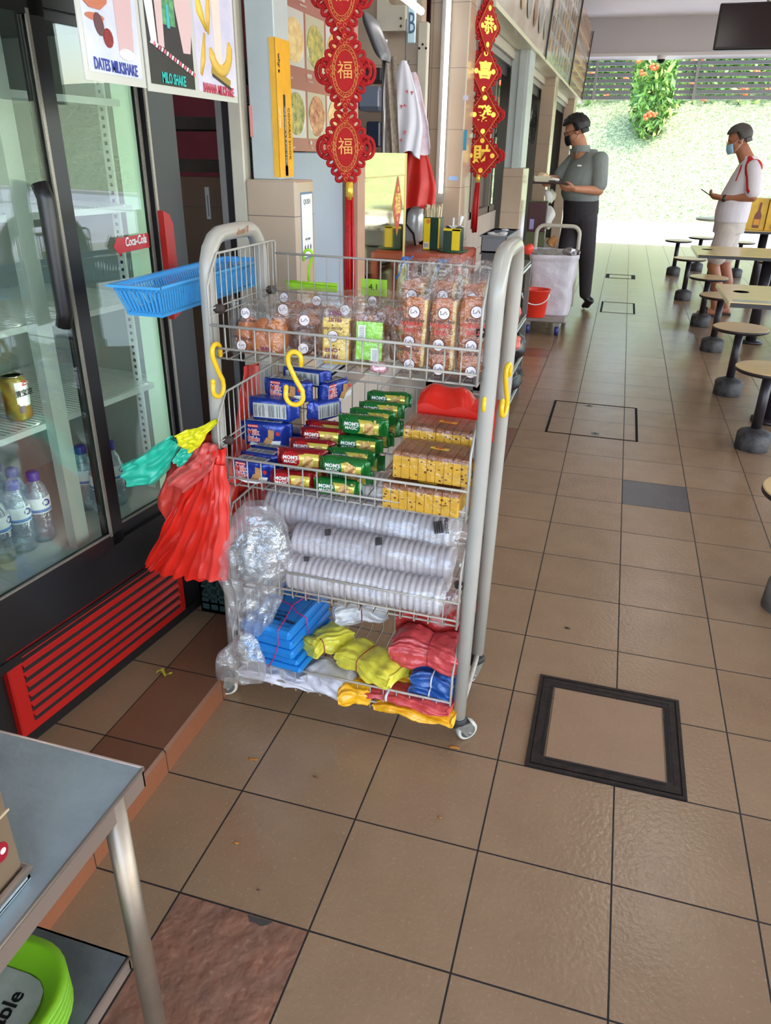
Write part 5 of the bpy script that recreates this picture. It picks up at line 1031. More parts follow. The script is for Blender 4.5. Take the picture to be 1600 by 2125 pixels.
# ================================================================ THIRD BASKET: foam cups
foam=mat('foam_white',S(200,192,192),.5,n=.03,ns=20); sleeve=film('sleeve_film',(.98,.97,.97,1),.05,.22,.14,.7,26)
F3=1.087-.622-.073
def cups(lb,p,L,rz=0,r=.046,seed=0,tilt=0,pitch=.0165,film_=True,txt=None):
    t=thing('foam_cup_stack',lb,'cups',tuple(p),rz,'sleeves of foam cups',ry=tilt)
    A=Matrix(((0,0,1,0),(0,1,0,0),(-1,0,0,0),(0,0,0,1))); prof=[(0,0),(r*.72,.0)]; n=int(L/pitch)
    for i in range(n):
        z=i*pitch; prof+=[(r*.90,z+.001),(r,z+.003),(r*1.01,z+pitch*.55),(r*.97,z+pitch*.78),(r*.88,z+pitch*.93)]
    prof+=[(r*.8,n*pitch),(r*.76,n*pitch-.02),(0,n*pitch-.02)]
    mb=MB(); mb.lathe(prof,0,30,M=A); mb.build('cups',foam,t,local=True)
    if film_:
        mb=MB()
        def f(u,v):
            a=2*math.pi*u; x=-.035+(L+.075)*v; e=1 if 0<x<L else .25+.6*max(0,1-abs(x if x<0 else x-L)/.045); c,s_=math.cos(a),math.sin(a)
            q=noise.noise_vector(Vector((x*16+seed,c*1.5,s_*1.5)))*.009; return (x+q.x,(r+.006)*c*e+q.y,(r+.006)*s_*e+q.z*.8)
        mb.grid(f,34,40,0,True); fl=mb.build('clear_sleeve',sleeve,t,local=True)
        if txt:
            mb=MB()
            for (x,a,s_) in txt:
                M=Matrix.Translation((x,-(r+.010)*math.cos(R(a)),(r+.010)*math.sin(R(a))))@Matrix.Rotation(R(-a),4,'X')@FY(0,0,0,-72)
                for i in range(14): mb.box((-.016*s_,-.011*s_+i*.0017*s_,0),(.014*s_,-.011*s_+i*.0017*s_+(.0007+.0005*(i%3))*s_,.0004),0,M=M)
                if s_>=1: mb.text('FC-12OZ',.011,M@Matrix.Translation((-.002,.022,0))@Matrix.Rotation(R(0),4,'Z'),0,bold=.02)
            mb.build('barcode',blk,fl,local=True)
    return t
cups('foam cup stack at the front rail of the third basket, bottom row',TW(.000,.652,F3+.050),.42,-1,.048,1,txt=[(.05,70,.6)])
cups('foam cup stack lying just above and behind the front one',TW(-.01,.712,F3+.115),.44,-1,.046,2,txt=[(.10,60,.7),(.24,58,.8)])
cups('long foam cup stack with large barcode near the frame tube',TW(-.125,.800,F3+.160),.54,-3,.052,3,txt=[(.50,40,1.1)])
cups('uppermost foam cup stack close under the second basket',TW(-.160,.895,F3+.215),.58,-2,.046,4,txt=[(.44,35,.9)])
cups('foam cup stack on the basket floor behind the front one',TW(-.02,.755,F3+.050),.43,0,.046,5,film_=False)
cups('foam cup stack on the basket floor in the middle',TW(-.03,.852,F3+.050),.44,0,.046,6,film_=False)
cups('foam cup stack supporting the uppermost one at the rear',TW(-.03,.910,F3+.125),.44,0,.044,7,film_=False)
crump=film('crumpled_film',(.95,.94,.95,1),.16,.42,.10,1.0,34)
t=thing('clear_plastic_bag','large crumpled clear plastic bag bulging out of the third basket and hanging down','bag',tuple(TW(-.10,.62,.30)))
mb=MB()
def f(u,v):
    a=2*math.pi*u; z=.625-.375*v; c,s_=math.cos(a),math.sin(a)
    w_=.018+.085*math.sin(min(1,(v+.05)*2.1)*math.pi/2)*(1-.65*max(0,v-.45)/.55); d=.02+.065*math.sin(min(1,v*2.4)*math.pi/2)*(1-.7*max(0,v-.4)/.6)
    x=-.085-.035*v+w_*c*1.05; y=.650-.030*v+d*s_; q=Vector((x*14,y*14,z*9)); n_=noise.noise_vector(q)*.016+noise.noise_vector(q*3.3)*.008+Vector((0,.006*math.sin(14*a)*v,0))
    p=TW(x+n_.x,y+n_.y,z+n_.z*.5); return tuple(p)
mb.grid(f,70,50,0,False); mb.build('bag_body',crump,t)
mb=MB()
def f(u,v):
    a=2*math.pi*u; z=.255-.155*v; e=.012+.050*math.sin(v*math.pi*.62)*(1+.15*math.cos(3*a)); x=-.125-.030*v+e*math.cos(a)*1.2; y=.598-.012*v+.5*e*math.sin(a)
    q=Vector((x*24,y*24,z*14)); n_=noise.noise_vector(q)*.012; return tuple(TW(x+n_.x,y+n_.y,z+n_.z))
mb.grid(f,50,24,0,False); mb.build('knotted_tail',crump,t)
mb=MB(); mb.grid(lambda u,v:tuple(TW(-.02+.46*u,.62+.14*v+.01*math.sin(9*u),F3+.125+.015*math.sin(5*u+2*v)+.008*noise.noise(Vector((u*9,v*5,1)))+.07*v)),40,12,0,False)
solo(mb,'clear_plastic_sheet',film('loose_film',(.98,.97,.98,1),.03,.22,.1,.9,30),'loose clear plastic sheet draped across the foam cup stacks','plastic sheet',tuple(TW(.2,.68,F3+.13)))
# ================================================================ LOWEST BASKET: bundled bags
F4=1.087-.93-.072
def bmat(nm,c,milky=.0,r=.3): return mat(nm,c,r,0,n=.16,ns=10,bump=.7,bs=45,spec=.7,dist=.006)
blueb=mat('bag_blue_flat',S(28,128,206),.3,n=.06,ns=5,bump=.2,bs=16); yelb=bmat('bag_yellow',S(226,214,70)); orb=bmat('bag_orange',S(244,176,30)); redb=bmat('bag_red',S(206,72,72)); drb=bmat('bag_darkred',S(176,44,40)); navyb=bmat('bag_navyblue',S(40,88,160)); whb=bmat('bag_white',S(214,212,222)); clb=film('bundle_film',(.92,.92,.93,1),.35,.35,.2,.9,50)
t=thing('bag_pack','stack of flat blue plastic bag packs tied with pink string in the lowest basket','bag pack',tuple(TW(-.05,.71,F4+.04)),-6)
zz=.028
for k,(dx,dy,th,w_,d_) in enumerate([(.020,.0,.020,.175,.235),(.012,.004,.020,.17,.235),(.004,.0,.028,.165,.24),(.002,.004,.030,.160,.235),(.0,.0,.032,.158,.24)]):
    mb=MB(); mb.box((-w_/2+dx,-.115+dy,zz),(w_/2+dx,-.115+dy+d_,zz+th-.0015),0,bev=.008); o=mb.build('blue_pack',blueb,t,local=True); disp(o,.0025,18,k); zz+=th
top=zz
mb=MB(); T=Matrix.Translation((0,.005,top+.0006))@Matrix.Rotation(R(0),4,'Z')
def outl(x0,y0,x1,y1,w_=.0012): 
    for (a,b,c,d) in ((x0,y0,x1,y0+w_),(x0,y1-w_,x1,y1),(x0,y0,x0+w_,y1),(x1-w_,y0,x1,y1)): mb.box((a,b,0),(c,d,.0006),0,M=T)
outl(-.062,-.095,.062,.085); outl(-.058,.068,.058,.081,.0008); mb.box((-.05,.040,0),(-.026,.050,.0006),0,M=T); mb.box((.035,.045,0),(.05,.055,.0006),0,M=T)
mb.tube([T@Vector((.002+.022*math.cos(R(a)),.028+.022*math.sin(R(a)),0)) for a in range(0,360,20)],.0005,0,4,closed=True)
Rv=T@Matrix.Rotation(R(180),4,'Z'); mb.text('MADE IN CHINA',.011,Rv@Matrix.Translation((.010,.052,0)),0,bold=.03); mb.text('POLY BAG',.016,Rv@Matrix.Translation((-.03,.070,0)),0,bold=.05); mb.text('300 x 400 mm',.010,Rv@Matrix.Translation((.0,.034,0)),0); mb.text('CAUTION',.009,Rv@Matrix.Translation((-.018,-.062,0)),0)
mb.build('print',mat('ink_navy',S(16,26,50),.5),t,local=True)
mb=MB(); st=mat('string_pink',S(206,30,110),.4)
def yy(x): return 0
mb.tube([(-.082,.03,top+.001),(-.03,.02,top+.002),(.02,.005,top+.003),(.05,-.02,top+.002),(.085,-.03,top+.002),(.088,-.03,top-.05)],.0016,0,5)
mb.tube([(.045,.13,top),(.03,.06,top+.002),(.02,.005,top+.004),(.035,-.06,top+.002),(.040,-.112,top-.002),(.045,-.120,top-.04),(.03,-.122,top-.09),(.01,-.122,top-.125)],.0016,0,5); mb.build('string',st,t,local=True)
def bundle(name,lb,p,rz,dim,mt,waist=.25,band=None,pl=9,seed=0,grp='bundled plastic bags in the lowest basket',ry=0,rx=0,bandc=None,wx=0):
    t=thing(name,lb,'bag bundle',tuple(p),rz,grp,rx=rx,ry=ry); w_,d_,h_=dim; mb=MB()
    def f(u,v):
        a=2*math.pi*u; x=-w_/2+w_*v; k=1-waist*math.exp(-((x-wx)/(w_*.13))**2); e=min(1,(min(v,1-v)*7+.25))
        c,s_=math.cos(a),math.sin(a); pr=1+.07*math.cos(pl*a+3*math.sin(v*5))*(1-.4*(k<.9)); 
        y=(abs(c)**.6)*(1 if c>0 else -1)*d_/2*pr*k; z=(abs(s_)**.6)*(1 if s_>0 else -1)*h_/2*pr*k*(.5+.5*e)+h_/2
        q=Vector((x*18+seed,y*18,z*24)); n_=noise.noise_vector(q)*.0075+noise.noise_vector(q*2.6)*.004; return (x*(1+.03*math.sin(5*a)),y+n_.y,z+n_.z)
    mb.grid(f,56,34,0,True); 
    mb.add([(-w_/2,0,h_/2),(w_/2,0,h_/2)],[]); n=35
    mb.f.append(tuple(i*n for i in range(56))); mb.m.append(0); mb.sm.append(False); mb.f.append(tuple(i*n+34 for i in range(55,-1,-1))); mb.m.append(0); mb.sm.append(False)
    mb.build('bags',mt,t,local=True)
    if band:
        k=1-waist+.05; mb=MB(); mb.tube([(wx,d_/2*k*(abs(math.cos(R(a)))**.6)*(1 if math.cos(R(a))>0 else -1),h_/2+h_/2*k*(abs(math.sin(R(a)))**.6)*(1 if math.sin(R(a))>0 else -1)) for a in range(0,360,20)],band,0,6,closed=True); mb.build('band',bandc,t,local=True)
    return t
rb=mat('rubber_band',S(150,30,40),.5)
bundle('bag_bundle','flattened white bag bundle on the floor of the lowest basket under the blue pack',TW(-.035,.665,F4+.004),0,(.24,.14,.035),whb,0,seed=1)
bundle('bag_bundle','rumpled pale bag bundle beside the white one at the basket rail',TW(.115,.640,F4+.004),-10,(.14,.10,.062),whb,.0,seed=2,pl=7)
bundle('bag_bundle','fanned yellow bag bundle standing beside the blue packs, pinched by a rubber band',TW(.080,.700,F4+.085),55,(.135,.095,.060),yelb,.28,.0014,12,3,bandc=rb,rx=-12,wx=-.03)
bundle('bag_bundle','clear plastic bag bundle lying high behind the yellow fan',TW(.155,.770,F4+.150),25,(.15,.10,.06),clb,.2,.0016,8,4,bandc=rb,rx=-25)
bundle('bag_bundle','plump yellow bag bundle with a red rubber band in front of the red bundle',TW(.228,.660,F4+.075),-22,(.185,.105,.062),yelb,.14,.0014,10,5,bandc=rb,wx=-.02)
bundle('bag_bundle','pinched pale red bag bundle at the frame tube side, top of the pile',TW(.376,.680,F4+.130),-2,(.185,.11,.085),redb,.20,.0014,14,6,bandc=rb,wx=.01)
bundle('bag_bundle','dark red bag heap behind the pinched pale red bundle',TW(.370,.800,F4+.10),-4,(.19,.13,.17),drb,0,seed=7,pl=6)
bundle('bag_bundle','upper rolled blue bag bundle with clear band under the red bundle',TW(.405,.655,F4+.088),-4,(.115,.085,.044),navyb,.10,.0022,8,8,bandc=whb)
bundle('bag_bundle','lower rolled blue bag bundle with clear band',TW(.402,.650,F4+.048),-4,(.115,.085,.040),navyb,.10,.0022,8,9,bandc=whb)
bundle('bag_bundle','orange yellow bag bundle bulging through the rail beside the pale bags',TW(.190,.615,F4+.006),20,(.09,.075,.055),orb,.15,seed=10)
bundle('bag_bundle','flat red bag bundle with a white tie near the bottom rail',TW(.345,.625,F4+.036),-6,(.235,.085,.026),redb,.12,.004,9,11,bandc=whb,wx=-.055)
bundle('bag_bundle','flat orange yellow bag bundle resting on the bottom wires',TW(.365,.640,F4+.001),-3,(.22,.12,.032),orb,0,seed=12)
bundle('bag_bundle','orange bag bundle filling behind the flat red one',TW(.30,.72,F4+.002),-3,(.26,.12,.07),orb,0,seed=13)
# ================================================================ HANGING THINGS
def poly(L,v):
    k=v*(len(L)-1); i=min(int(k),len(L)-2); f_=k-i; return [L[i][j]*(1-f_)+L[i+1][j]*f_ for j in range(2)]
def drape(name,lb,Lp,Rp,y0,mt,thick=.02,folds=5,amp=.008,seed=0,grp=None,dy=0,xp=None,nu=44,nv=30,cat='bag'):
    def f(u,v):
        a=2*math.pi*u; s_=(1-math.cos(a))/2; dp=math.sin(a); l=poly(Lp,v); r_=poly(Rp,v); px=l[0]*(1-s_)+r_[0]*s_; py=l[1]*(1-s_)+r_[1]*s_
        p=P(px,py,x=xp) if xp is not None else P(px,py,y=y0+dy*v)
        th=thick*(.35+.65*v); o_=dp*th+amp*math.sin(folds*math.pi*s_*1.0+3*v+seed+2.6*noise.noise(Vector((s_*3.1,v*1.7,seed*1.9))))*(.3+v)*(.45+1.1*abs(noise.noise(Vector((s_*4.3,v*.9,seed+9)))))*1.5+.012*noise.noise(Vector((s_*6,v*7,seed+3)))+.004*noise.noise(Vector((px*.05,py*.03,seed)))
        n_=noise.noise_vector(Vector((px*.03+seed,py*.02,dp)))*.003
        return (p.x+n_.x+(o_ if xp is not None else 0),p.y+(o_ if xp is None else 0),p.z+n_.z)
    mb=MB(); mb.grid(f,nu,nv,0,True); c=P(*poly(Lp,0),y=y0) if xp is None else P(*poly(Lp,0),x=xp)
    return solo(mb,name,mt,lb,cat,tuple(c),grp)
rA=mat('bag_red_a',S(220,38,24),.3,n=.10,ns=8,spec=.7); rB=mat('bag_red_b',S(196,58,44),.35,n=.10,ns=8); rC=mat('bag_red_pale',S(206,86,78),.35,n=.06,ns=8); gr_=mat('bag_green',S(44,182,150),.3,n=.08,ns=10,spec=.7); ye_=mat('bag_yellow_b',S(226,216,30),.32,n=.06,ns=9)
G='carrier bags hanging on the near side frame'
drape('plastic_bag','darker red carrier bag hanging behind the green one',[(392,905),(345,960),(328,1030),(352,1075)],[(448,900),(440,960),(425,1030),(400,1075)],.645,rB,.03,5,.012,1,G)
drape('plastic_bag','long bright red carrier bag fanning out over the chiller base',[(420,930),(395,985),(345,1090),(306,1165)],[(462,930),(462,985),(420,1100),(335,1180)],.615,rA,.03,9,.007,2,G)
drape('plastic_bag','wide bright red carrier bag in the middle of the hanging bunch',[(425,935),(405,1000),(370,1100),(328,1182)],[(468,930),(472,1000),(462,1090),(432,1198)],.600,rA,.03,8,.008,3,G)
drape('plastic_bag','bright red carrier bag hanging nearest the trolley post with crimped hem',[(440,960),(440,1040),(425,1120),(408,1190)],[(468,965),(474,1040),(474,1120),(472,1203)],.590,mat('bag_red_c',S(226,60,50),.3,n=.08,ns=6,spec=.7),.022,5,.006,5,G)
drape('plastic_bag','pale red bag flap folded over the top of the bunch',[(405,915),(392,950),(365,975),(345,995)],[(452,925),(450,950),(446,970),(388,1020)],.588,rC,.008,3,.006,6,G)
drape('plastic_bag','green plastic bag sticking out toward the chiller glass',[(352,905),(322,925),(285,950),(255,962)],[(375,925),(352,972),(322,1005),(272,1012)],.585,gr_,.016,5,.006,7,G)
drape('plastic_bag','short green plastic flap pointing down below the yellow one',[(385,920),(372,935),(362,950),(360,955)],[(402,935),(394,950),(384,962),(374,970)],.575,gr_,.006,2,.003,8,G)
drape('plastic_bag','yellow plastic bag folded over the green bag',[(448,868),(410,888),(385,892),(361,905)],[(452,878),(428,900),(415,925),(396,940)],.570,ye_,.010,3,.004,9,G)
drape('plastic_bag','red carrier bag with dark smile print hanging behind the basket sides',[(505,760),(495,860),(478,960),(470,1060),(478,1110)],[(545,755),(552,860),(548,960),(546,1040),(540,1090)],0,rA,.02,5,.006,10,None,xp=-.222)
mb=MB(); p=[P(*q,x=-.205) for q in ((500,1022),(522,1016),(520,1024),(508,1036),(500,1040))]; mb.add([tuple(q) for q in p],[tuple(range(5))]); o=mb.build('smile_print',mat('smile_dark',S(150,20,26),.4),bpy.data.objects['plastic_bag.%03d'%(len([o for o in bpy.data.objects if o.name.startswith('plastic_bag')])-1)])
# blue basket --------------------------------------------------------------
t=thing('plastic_basket','long blue slotted plastic basket hung outside the top tier, by the chiller','basket',(-.27,.78,1.118)); bl2=mat('basket_blue',S(66,160,226),.35,spec=.6)
mb=MB(); xa,xb,ya,yb,z0,z1=-.325,-.212,.505,1.03,1.118,1.186; ins=.014
def side(a0,a1,b0,b1):  # bottom edge a0-a1 , top edge b0-b1
    n=max(4,int((Vector(b1)-Vector(b0)).length/.0105)); A0,A1,B0,B1=map(Vector,(a0,a1,b0,b1))
    def q(s,v): return (A0.lerp(A1,s)).lerp(B0.lerp(B1,s),v)
    for (v0,v1) in ((0,.16),(.84,1)): mb.add([q(0,v0),q(1,v0),q(1,v1),q(0,v1)],[(0,1,2,3)])
    for i in range(n+1): s0=(i-.26)/n; s1=(i+.26)/n; s0=max(0,s0); s1=min(1,s1); mb.add([q(s0,.1),q(s1,.1),q(s1,.9),q(s0,.9)],[(0,1,2,3)])
bot_=[(xa+ins,ya+ins*2,z0),(xb-ins,ya+ins*2,z0),(xb-ins,yb-ins,z0),(xa+ins,yb-ins,z0)]; top_2=[(xa,ya,z1),(xb,ya,z1),(xb,yb,z1),(xa,yb,z1)]
for i in range(4): side(bot_[i],bot_[(i+1)%4],top_2[i],top_2[(i+1)%4])
mb.add(bot_,[(0,1,2,3)]); o=mb.build('slotted_body',bl2,t); md=o.modifiers.new('thick','SOLIDIFY'); md.thickness=.002; md.offset=0
mb=MB(); w_=.010
for (a,b,c,d) in ((xa-w_,ya-w_,xb+w_*.6,ya+.003),(xa-w_,yb-.003,xb+w_*.6,yb+w_),(xa-w_,ya,xa+.003,yb),(xb-.003,ya,xb+w_*.6,yb)): mb.box((a,b,z1-.003),(c,d,z1+.002),0)
mb.build('rim',bl2,t)
# green hangers and ties on the rear rail -----------------------------------
gh=mat('hanger_green',S(158,214,40),.35)
def hanger(lb,px,py,w_,rz=0):
    p=P(px,py,y=.985); t=thing('plastic_hanger',lb,'hanger',tuple(p),rz,'green plastic hangers'); mb=MB()
    mb.tube([(-.013,0,-.012),(-.014,0,.0)]+[(.0125*math.cos(R(a))*-1*-1,0,.004+.0125*math.sin(R(a))) for a in range(180,-41,-20)]+[(.006,0,-.016),(.0,0,-.03),(-.001,0,-.062)],.0036,0,8)
    mb.box((-w_*.45,-.003,-.088),(w_*.55,.003,-.064),0,bev=.002); mb.tube([(-w_*.45,-.003,-.065),(w_*.55,-.003,-.070)],.003,0,6); mb.build('hanger_body',gh,t,local=True)
hanger('lime green plastic hanger hooked on the rear rail near the left post',640,532,.145,0)
p=P(776,596,y=.985); mb=MB(); mb.box((p.x-.035,.983,p.z-.022),(p.x+.035,.987,p.z+.02),0); t=thing('price_card','lime green card with handwritten marks hung inside the rear wires','card',tuple(p)); mb.build('card',gh,t)
mb=MB(); mb.text('4.1',.022,FY(p.x+.0,.982,p.z),0); mb.build('handwriting',blk,t)
for k,(px,py,lb,cs) in enumerate([(841,540,'blue and green plastic tie knotted on the rear rail',(S(30,110,190),S(130,190,50))),(917,545,'blue tie with striped black tag knotted on the rear rail',(S(30,120,190),S(20,20,20)))]):
    p=P(px,py,y=.975); mb=MB()
    for q in range(6): mb.tube([p+Vector((.010*math.cos(q+a),.006*math.sin(a*2+q),.008*math.sin(a+q*1.7))) for a in (0,.8,1.6,2.4,3.2)],.0018,0,5)
    mb.tube([p,p+Vector((.016,0,.006)),p+Vector((.02,-.004,.012))],.002,0,5); mb.tube([p+Vector((-.006,0,0)),p+Vector((-.012,-.006,-.03)),p+Vector((-.020,-.01,-.045))],.0025,0,5)
    if k==0: mb.tube([p+Vector((0,0,-.004)),p+Vector((.004,-.006,-.03)),p+Vector((.0,-.01,-.05))],.005,1,6,flat=.4)
    else:
        for q in range(8): mb.box((p.x-.004,.962,p.z-.014-q*.005),(p.x+.014,.964,p.z-.0115-q*.005),1 if q%2==0 else 2)
    solo(mb,'plastic_tie',[mat('tie%d'%k,cs[0],.3),mat('tie%db'%k,cs[1],.35),mat('tie_white',S(230,226,200),.4)],lb,'tie',tuple(p),group='ties on the rear rail')
# ================================================================ COUNTER, RED STOOL, RACK, TUBS
mb=MB(); mb.box((-.9,2.9,.622),(-.05,3.66,.655),0,bev=.004); solo(mb,'counter_slab',mat('counter_cream',S(200,190,176),.35),'cream counter slab on the low tiled wall under the red stool','counter',(-.45,3.3,.622))
t=thing('plastic_stool','reddish brown square plastic stool holding the chopstick and sauce boxes','stool',(-.25,3.30,.656)); rd=mat('stool_red',S(178,84,66),.4,n=.06,ns=10)
mb=MB(); mb.box((-.450,3.085,.935),(-.052,3.505,.980),0,bev=.010); mb.build('seat',rd,t)
for (x,y) in ((-.435,3.10),(-.435,3.49),(-.067,3.10),(-.067,3.49)): mb=MB(); mb.box((x-.018 if x<-.2 else x-.022,y-.02,.656),(x+.022 if x<-.2 else x+.014,y+.02 if y<3.3 else y+.012,.94),0,bev=.004); mb.build('leg',rd,t)
def boxed(name,lb,cat,c1,c2,y,dep,mts,extra,z=None):
    a=P(*c1,y=y); b=P(*c2,y=y); z0=.980 if z is None else z; t=thing(name,lb,cat,((a.x+b.x)/2,y+dep/2,z0)); mb=MB(); mb.box((a.x,y,z0),(b.x,y+dep,b.z),0,bev=.002); mb.build('carton',mts[0],t); extra(t,a,b,y); return t
dg=mat('box_green',S(24,58,48),.35); yl_=mat('box_yellow',S(238,206,30),.4)
def ex1(t,a,b,y):
    mb=MB(); w_=b.x-a.x; mb.box((a.x+w_*.03,y-.001,.983),(a.x+w_*.42,y,b.z-.004),0); mb.box((a.x+w_*.10,y-.002,.99),(a.x+w_*.36,y-.001,1.02),1); mb.box((a.x+w_*.9,y-.001,.99),(b.x,y,b.z-.002),0)
    for i in range(6): mb.box((a.x+w_*(.12+.04*i),y-.003,.995),(a.x+w_*(.135+.04*i),y-.002,1.015),2)
    mb.prism(disc(.012,12),0,.001,3,FY(a.x+w_*.3,y-.001,b.z-.02)); mb.build('label',[yl_,white,blk,mat('lbl_orange',S(230,130,40),.4)],t)
    mb=MB(); r_=random.Random(4)
    for i in range(34): x=r_.uniform(a.x+.006,b.x-.006); yy=y+r_.uniform(.01,.07); mb.tube([(x,yy,b.z-.06),(x+r_.uniform(-.012,.012),yy,b.z+.055+r_.uniform(-.012,.012))],.0035,0,5)
    mb.build('chopsticks',mat('bamboo_wrap',S(222,206,170),.4,n=.15,ns=60),t)
boxed('chopstick_box','green and yellow carton full of wrapped chopsticks on the red stool','box',(877,508),(914,452),3.25,.085,[dg],ex1)
def ex2(t,a,b,y):
    mb=MB(); w_=b.x-a.x; mb.box((a.x+w_*.5,y-.001,.99),(b.x-.004,y,b.z-.004),0); mb.box((a.x,y-.001,b.z-.012),(b.x,y,b.z),0); mb.build('label',yl_,t)
    mb=MB(); mb.grid(lambda u,v:(a.x+w_*u,y+.01+.07*v,b.z+.006+.008*math.sin(9*u)*math.cos(5*v)),8,6); mb.tube([(a.x+w_*.45,y+.04,b.z),(a.x+w_*.45,y+.04,b.z+.05)],.006); mb.tube([(a.x+w_*.8,y+.04,b.z),(a.x+w_*.9,y+.04,b.z+.06)],[.004,.014]); mb.build('sachets',white,t)
    mb=MB(); mb.lathe([(.075,0),(.085,.004),(.085,.008),(.07,.006)],0,20,c=((a.x+b.x)/2,y+.04,.9802)); mb.build('saucer',mat('saucer_green',S(40,90,60),.35),t)
boxed('sauce_box','short green and yellow carton of sauce sachets on a green saucer','box',(919,507),(957,475),3.2,.08,[dg],ex2)
# rack
rk=mat('rack_grey',S(120,112,110),.4,.5,n=.1,ns=20); rke=mat('rack_pale',S(206,214,206),.4,.2)
t=thing('steel_rack','low grey metal shelf rack beside the stool holding tubs and black bags','rack',(.08,3.2,0)); xa,xb,ya,yb=-.035,.212,2.30,4.04
for (x,y) in ((xa+.015,ya+.015),(xb-.015,ya+.015),(xa+.015,yb-.015),(xb-.015,yb-.015)): MB().box((x-.015,y-.015,0),(x+.015,y+.015,.86)).build('leg',rk,t)
for z in (.10,.28,.53,.86):
    mb=MB(); mb.box((xa,ya,z-.012),(xb,yb,z-.004),0); mb.box((xa,ya,z-.03),(xa+.01,yb,z)); mb.box((xb-.008,ya,z-.03),(xb,yb,z),1); mb.box((xa,yb-.01,z-.03),(xb,yb,z)); mb.box((xa,ya,z-.03),(xb,ya+.01,z)); mb.build('shelf',[rk,rke],t)
def tub(lb,a,b,col,fill=True):
    (x0,y0,z0),(x1,y1,z1)=a,b; t=thing('plastic_tub',lb,'tub',((x0+x1)/2,(y0+y1)/2,z0),group='grey cutlery tubs'); mb=MB()
    for (p,q) in (((x0+.01,y0+.01),(x1-.01,y0+.014)),((x0+.01,y1-.014),(x1-.01,y1-.01)),((x0+.01,y0+.01),(x0+.014,y1-.01)),((x1-.014,y0+.01),(x1-.01,y1-.01))): mb.box((p[0],p[1],z0),(q[0],q[1],z1))
    mb.box((x0+.01,y0+.01,z0),(x1-.01,y1-.01,z0+.005)); ring(mb,x0,x1,y0,y1,.014,z1-.008,z1); mb.build('tub_body',col,t)
    if fill:
        mb=MB(); r_=random.Random(9)
        for i in range(12): x=r_.uniform(x0+.03,x1-.03); y=r_.uniform(y0+.04,y1-.04); mb.ell((x,y,z1-.01+r_.uniform(0,.012)),(.025,.02,.008),0,8,5)
        mb.build('contents',mat('cutlery_pale',S(206,210,214),.3,.3),t)
tg=mat('tub_grey',S(112,112,118),.4)
tub('grey plastic tub full of spoons, uppermost on the metal rack',(-.095+.065,3.45,.962),(.130,3.93,1.050),tg)
tub('darker grey plastic tub under the spoon tub on the metal rack',(-.028,3.47,.862),(.120,3.91,.955),mat('tub_dark',S(78,76,80),.4),False)
def lump(name,lb,cat,c,r,mt,seed,amp=.03,group=None):
    mb=MB(); mb.ell(c,r,0,28,18); 
    mb.v=[tuple(Vector(v)+noise.noise_vector(Vector(v)*14+Vector((seed,0,0)))*amp+noise.noise_vector(Vector(v)*40)*amp*.3) for v in mb.v]; return solo(mb,name,mt,lb,cat,tuple(Vector(c)-Vector((0,0,r[2]))),group)
bkb=mat('bag_black',S(34,32,34),.3,n=.2,ns=30,spec=.7)
lump('black_bag','shiny black bag drooping from the middle tier of the metal rack','bag',(.165,3.86,.36),(.08,.15,.07),bkb,1,.03,'black bags on the rack')
lump('black_bag','second black bag with strings on the lower tier of the metal rack','bag',(.165,3.70,.19),(.08,.20,.07),bkb,5,.035,'black bags on the rack')
lump('salmon_bag','salmon coloured plastic bag bulging from the side of the metal rack','bag',(.20,3.45,.62),(.035,.10,.08),mat('salmon',S(220,110,90),.4),7,.02)
lump('salmon_bag','small salmon bag lower on the metal rack above the black bags','bag',(.20,3.65,.42),(.03,.08,.045),mat('salmon',S(220,110,90),.4),8,.02)
crate('plastic_crate','green plastic crate on the lower tier of the metal rack',(-.02,2.75,.285),(.17,3.05,.45),mat('crate_green',S(36,96,60),.5))
# ================================================================ CLEANING CART
wp=mat('bin_liner',S(206,198,206),.35,n=.08,ns=8,bump=.8,bs=9,dist=.02); cg=mat('cart_grey',S(150,140,134),.45,.2,n=.1,ns=14); hb=mat('handle_beige',S(190,182,168),.4); blw=mat('wheel_blue',S(44,52,120),.4)
t=thing('platform_cart','grey platform cart with a lined rubbish bin and bent tube handle','cart',(.17,6.3,0)); xa,xb=-.04,.36
mb=MB(); mb.box((xa,5.92,.115),(xb,6.70,.155),0,bev=.01); mb.build('platform',cg,t)
for (x,y) in ((xb-.07,5.98),(xb-.05,6.60),(xa+.07,5.98),(xa+.05,6.60)):
    mb=MB(); mb.box((x-.02,y-.03,.08),(x+.02,y+.03,.115),1); mb.cyl((x-.018,y,.045),(x+.018,y,.045),.045,0,18); mb.build('wheel',[blw,cg],t)
mb=MB(); mb.tube([(-.035,6.62,.15),(-.035,6.62,.80)]+[(-.035+.07*(1-math.cos(R(a))),6.62,.80+.07*math.sin(R(a))) for a in (20,45,70,90)]+[(.29,6.62,.87)]+[(.29+.07*math.sin(R(a)),6.62,.80+.07*math.cos(R(a))) for a in (20,45,70,90)]+[(.36,6.62,.15)],.018,0,12); mb.build('handle',hb,t)
t=thing('rubbish_bin','bin lined with a pale translucent plastic bag standing on the platform cart','bin',(.18,6.3,.156))
mb=MB()
def f(u,v):
    a=2*math.pi*u; k=.92+.08*v+(.06 if .9<v else 0); c,s_=math.cos(a),math.sin(a); x=(abs(c)**.35)*(1 if c>0 else -1)*.195*k; y=(abs(s_)**.35)*(1 if s_>0 else -1)*.26*k
    n_=noise.noise_vector(Vector((x*7,y*7,v*4)))*.018*(.4+v); return (.185+x+n_.x,6.31+y+n_.y,.156+.52*v+n_.z*.3*(v>.9))
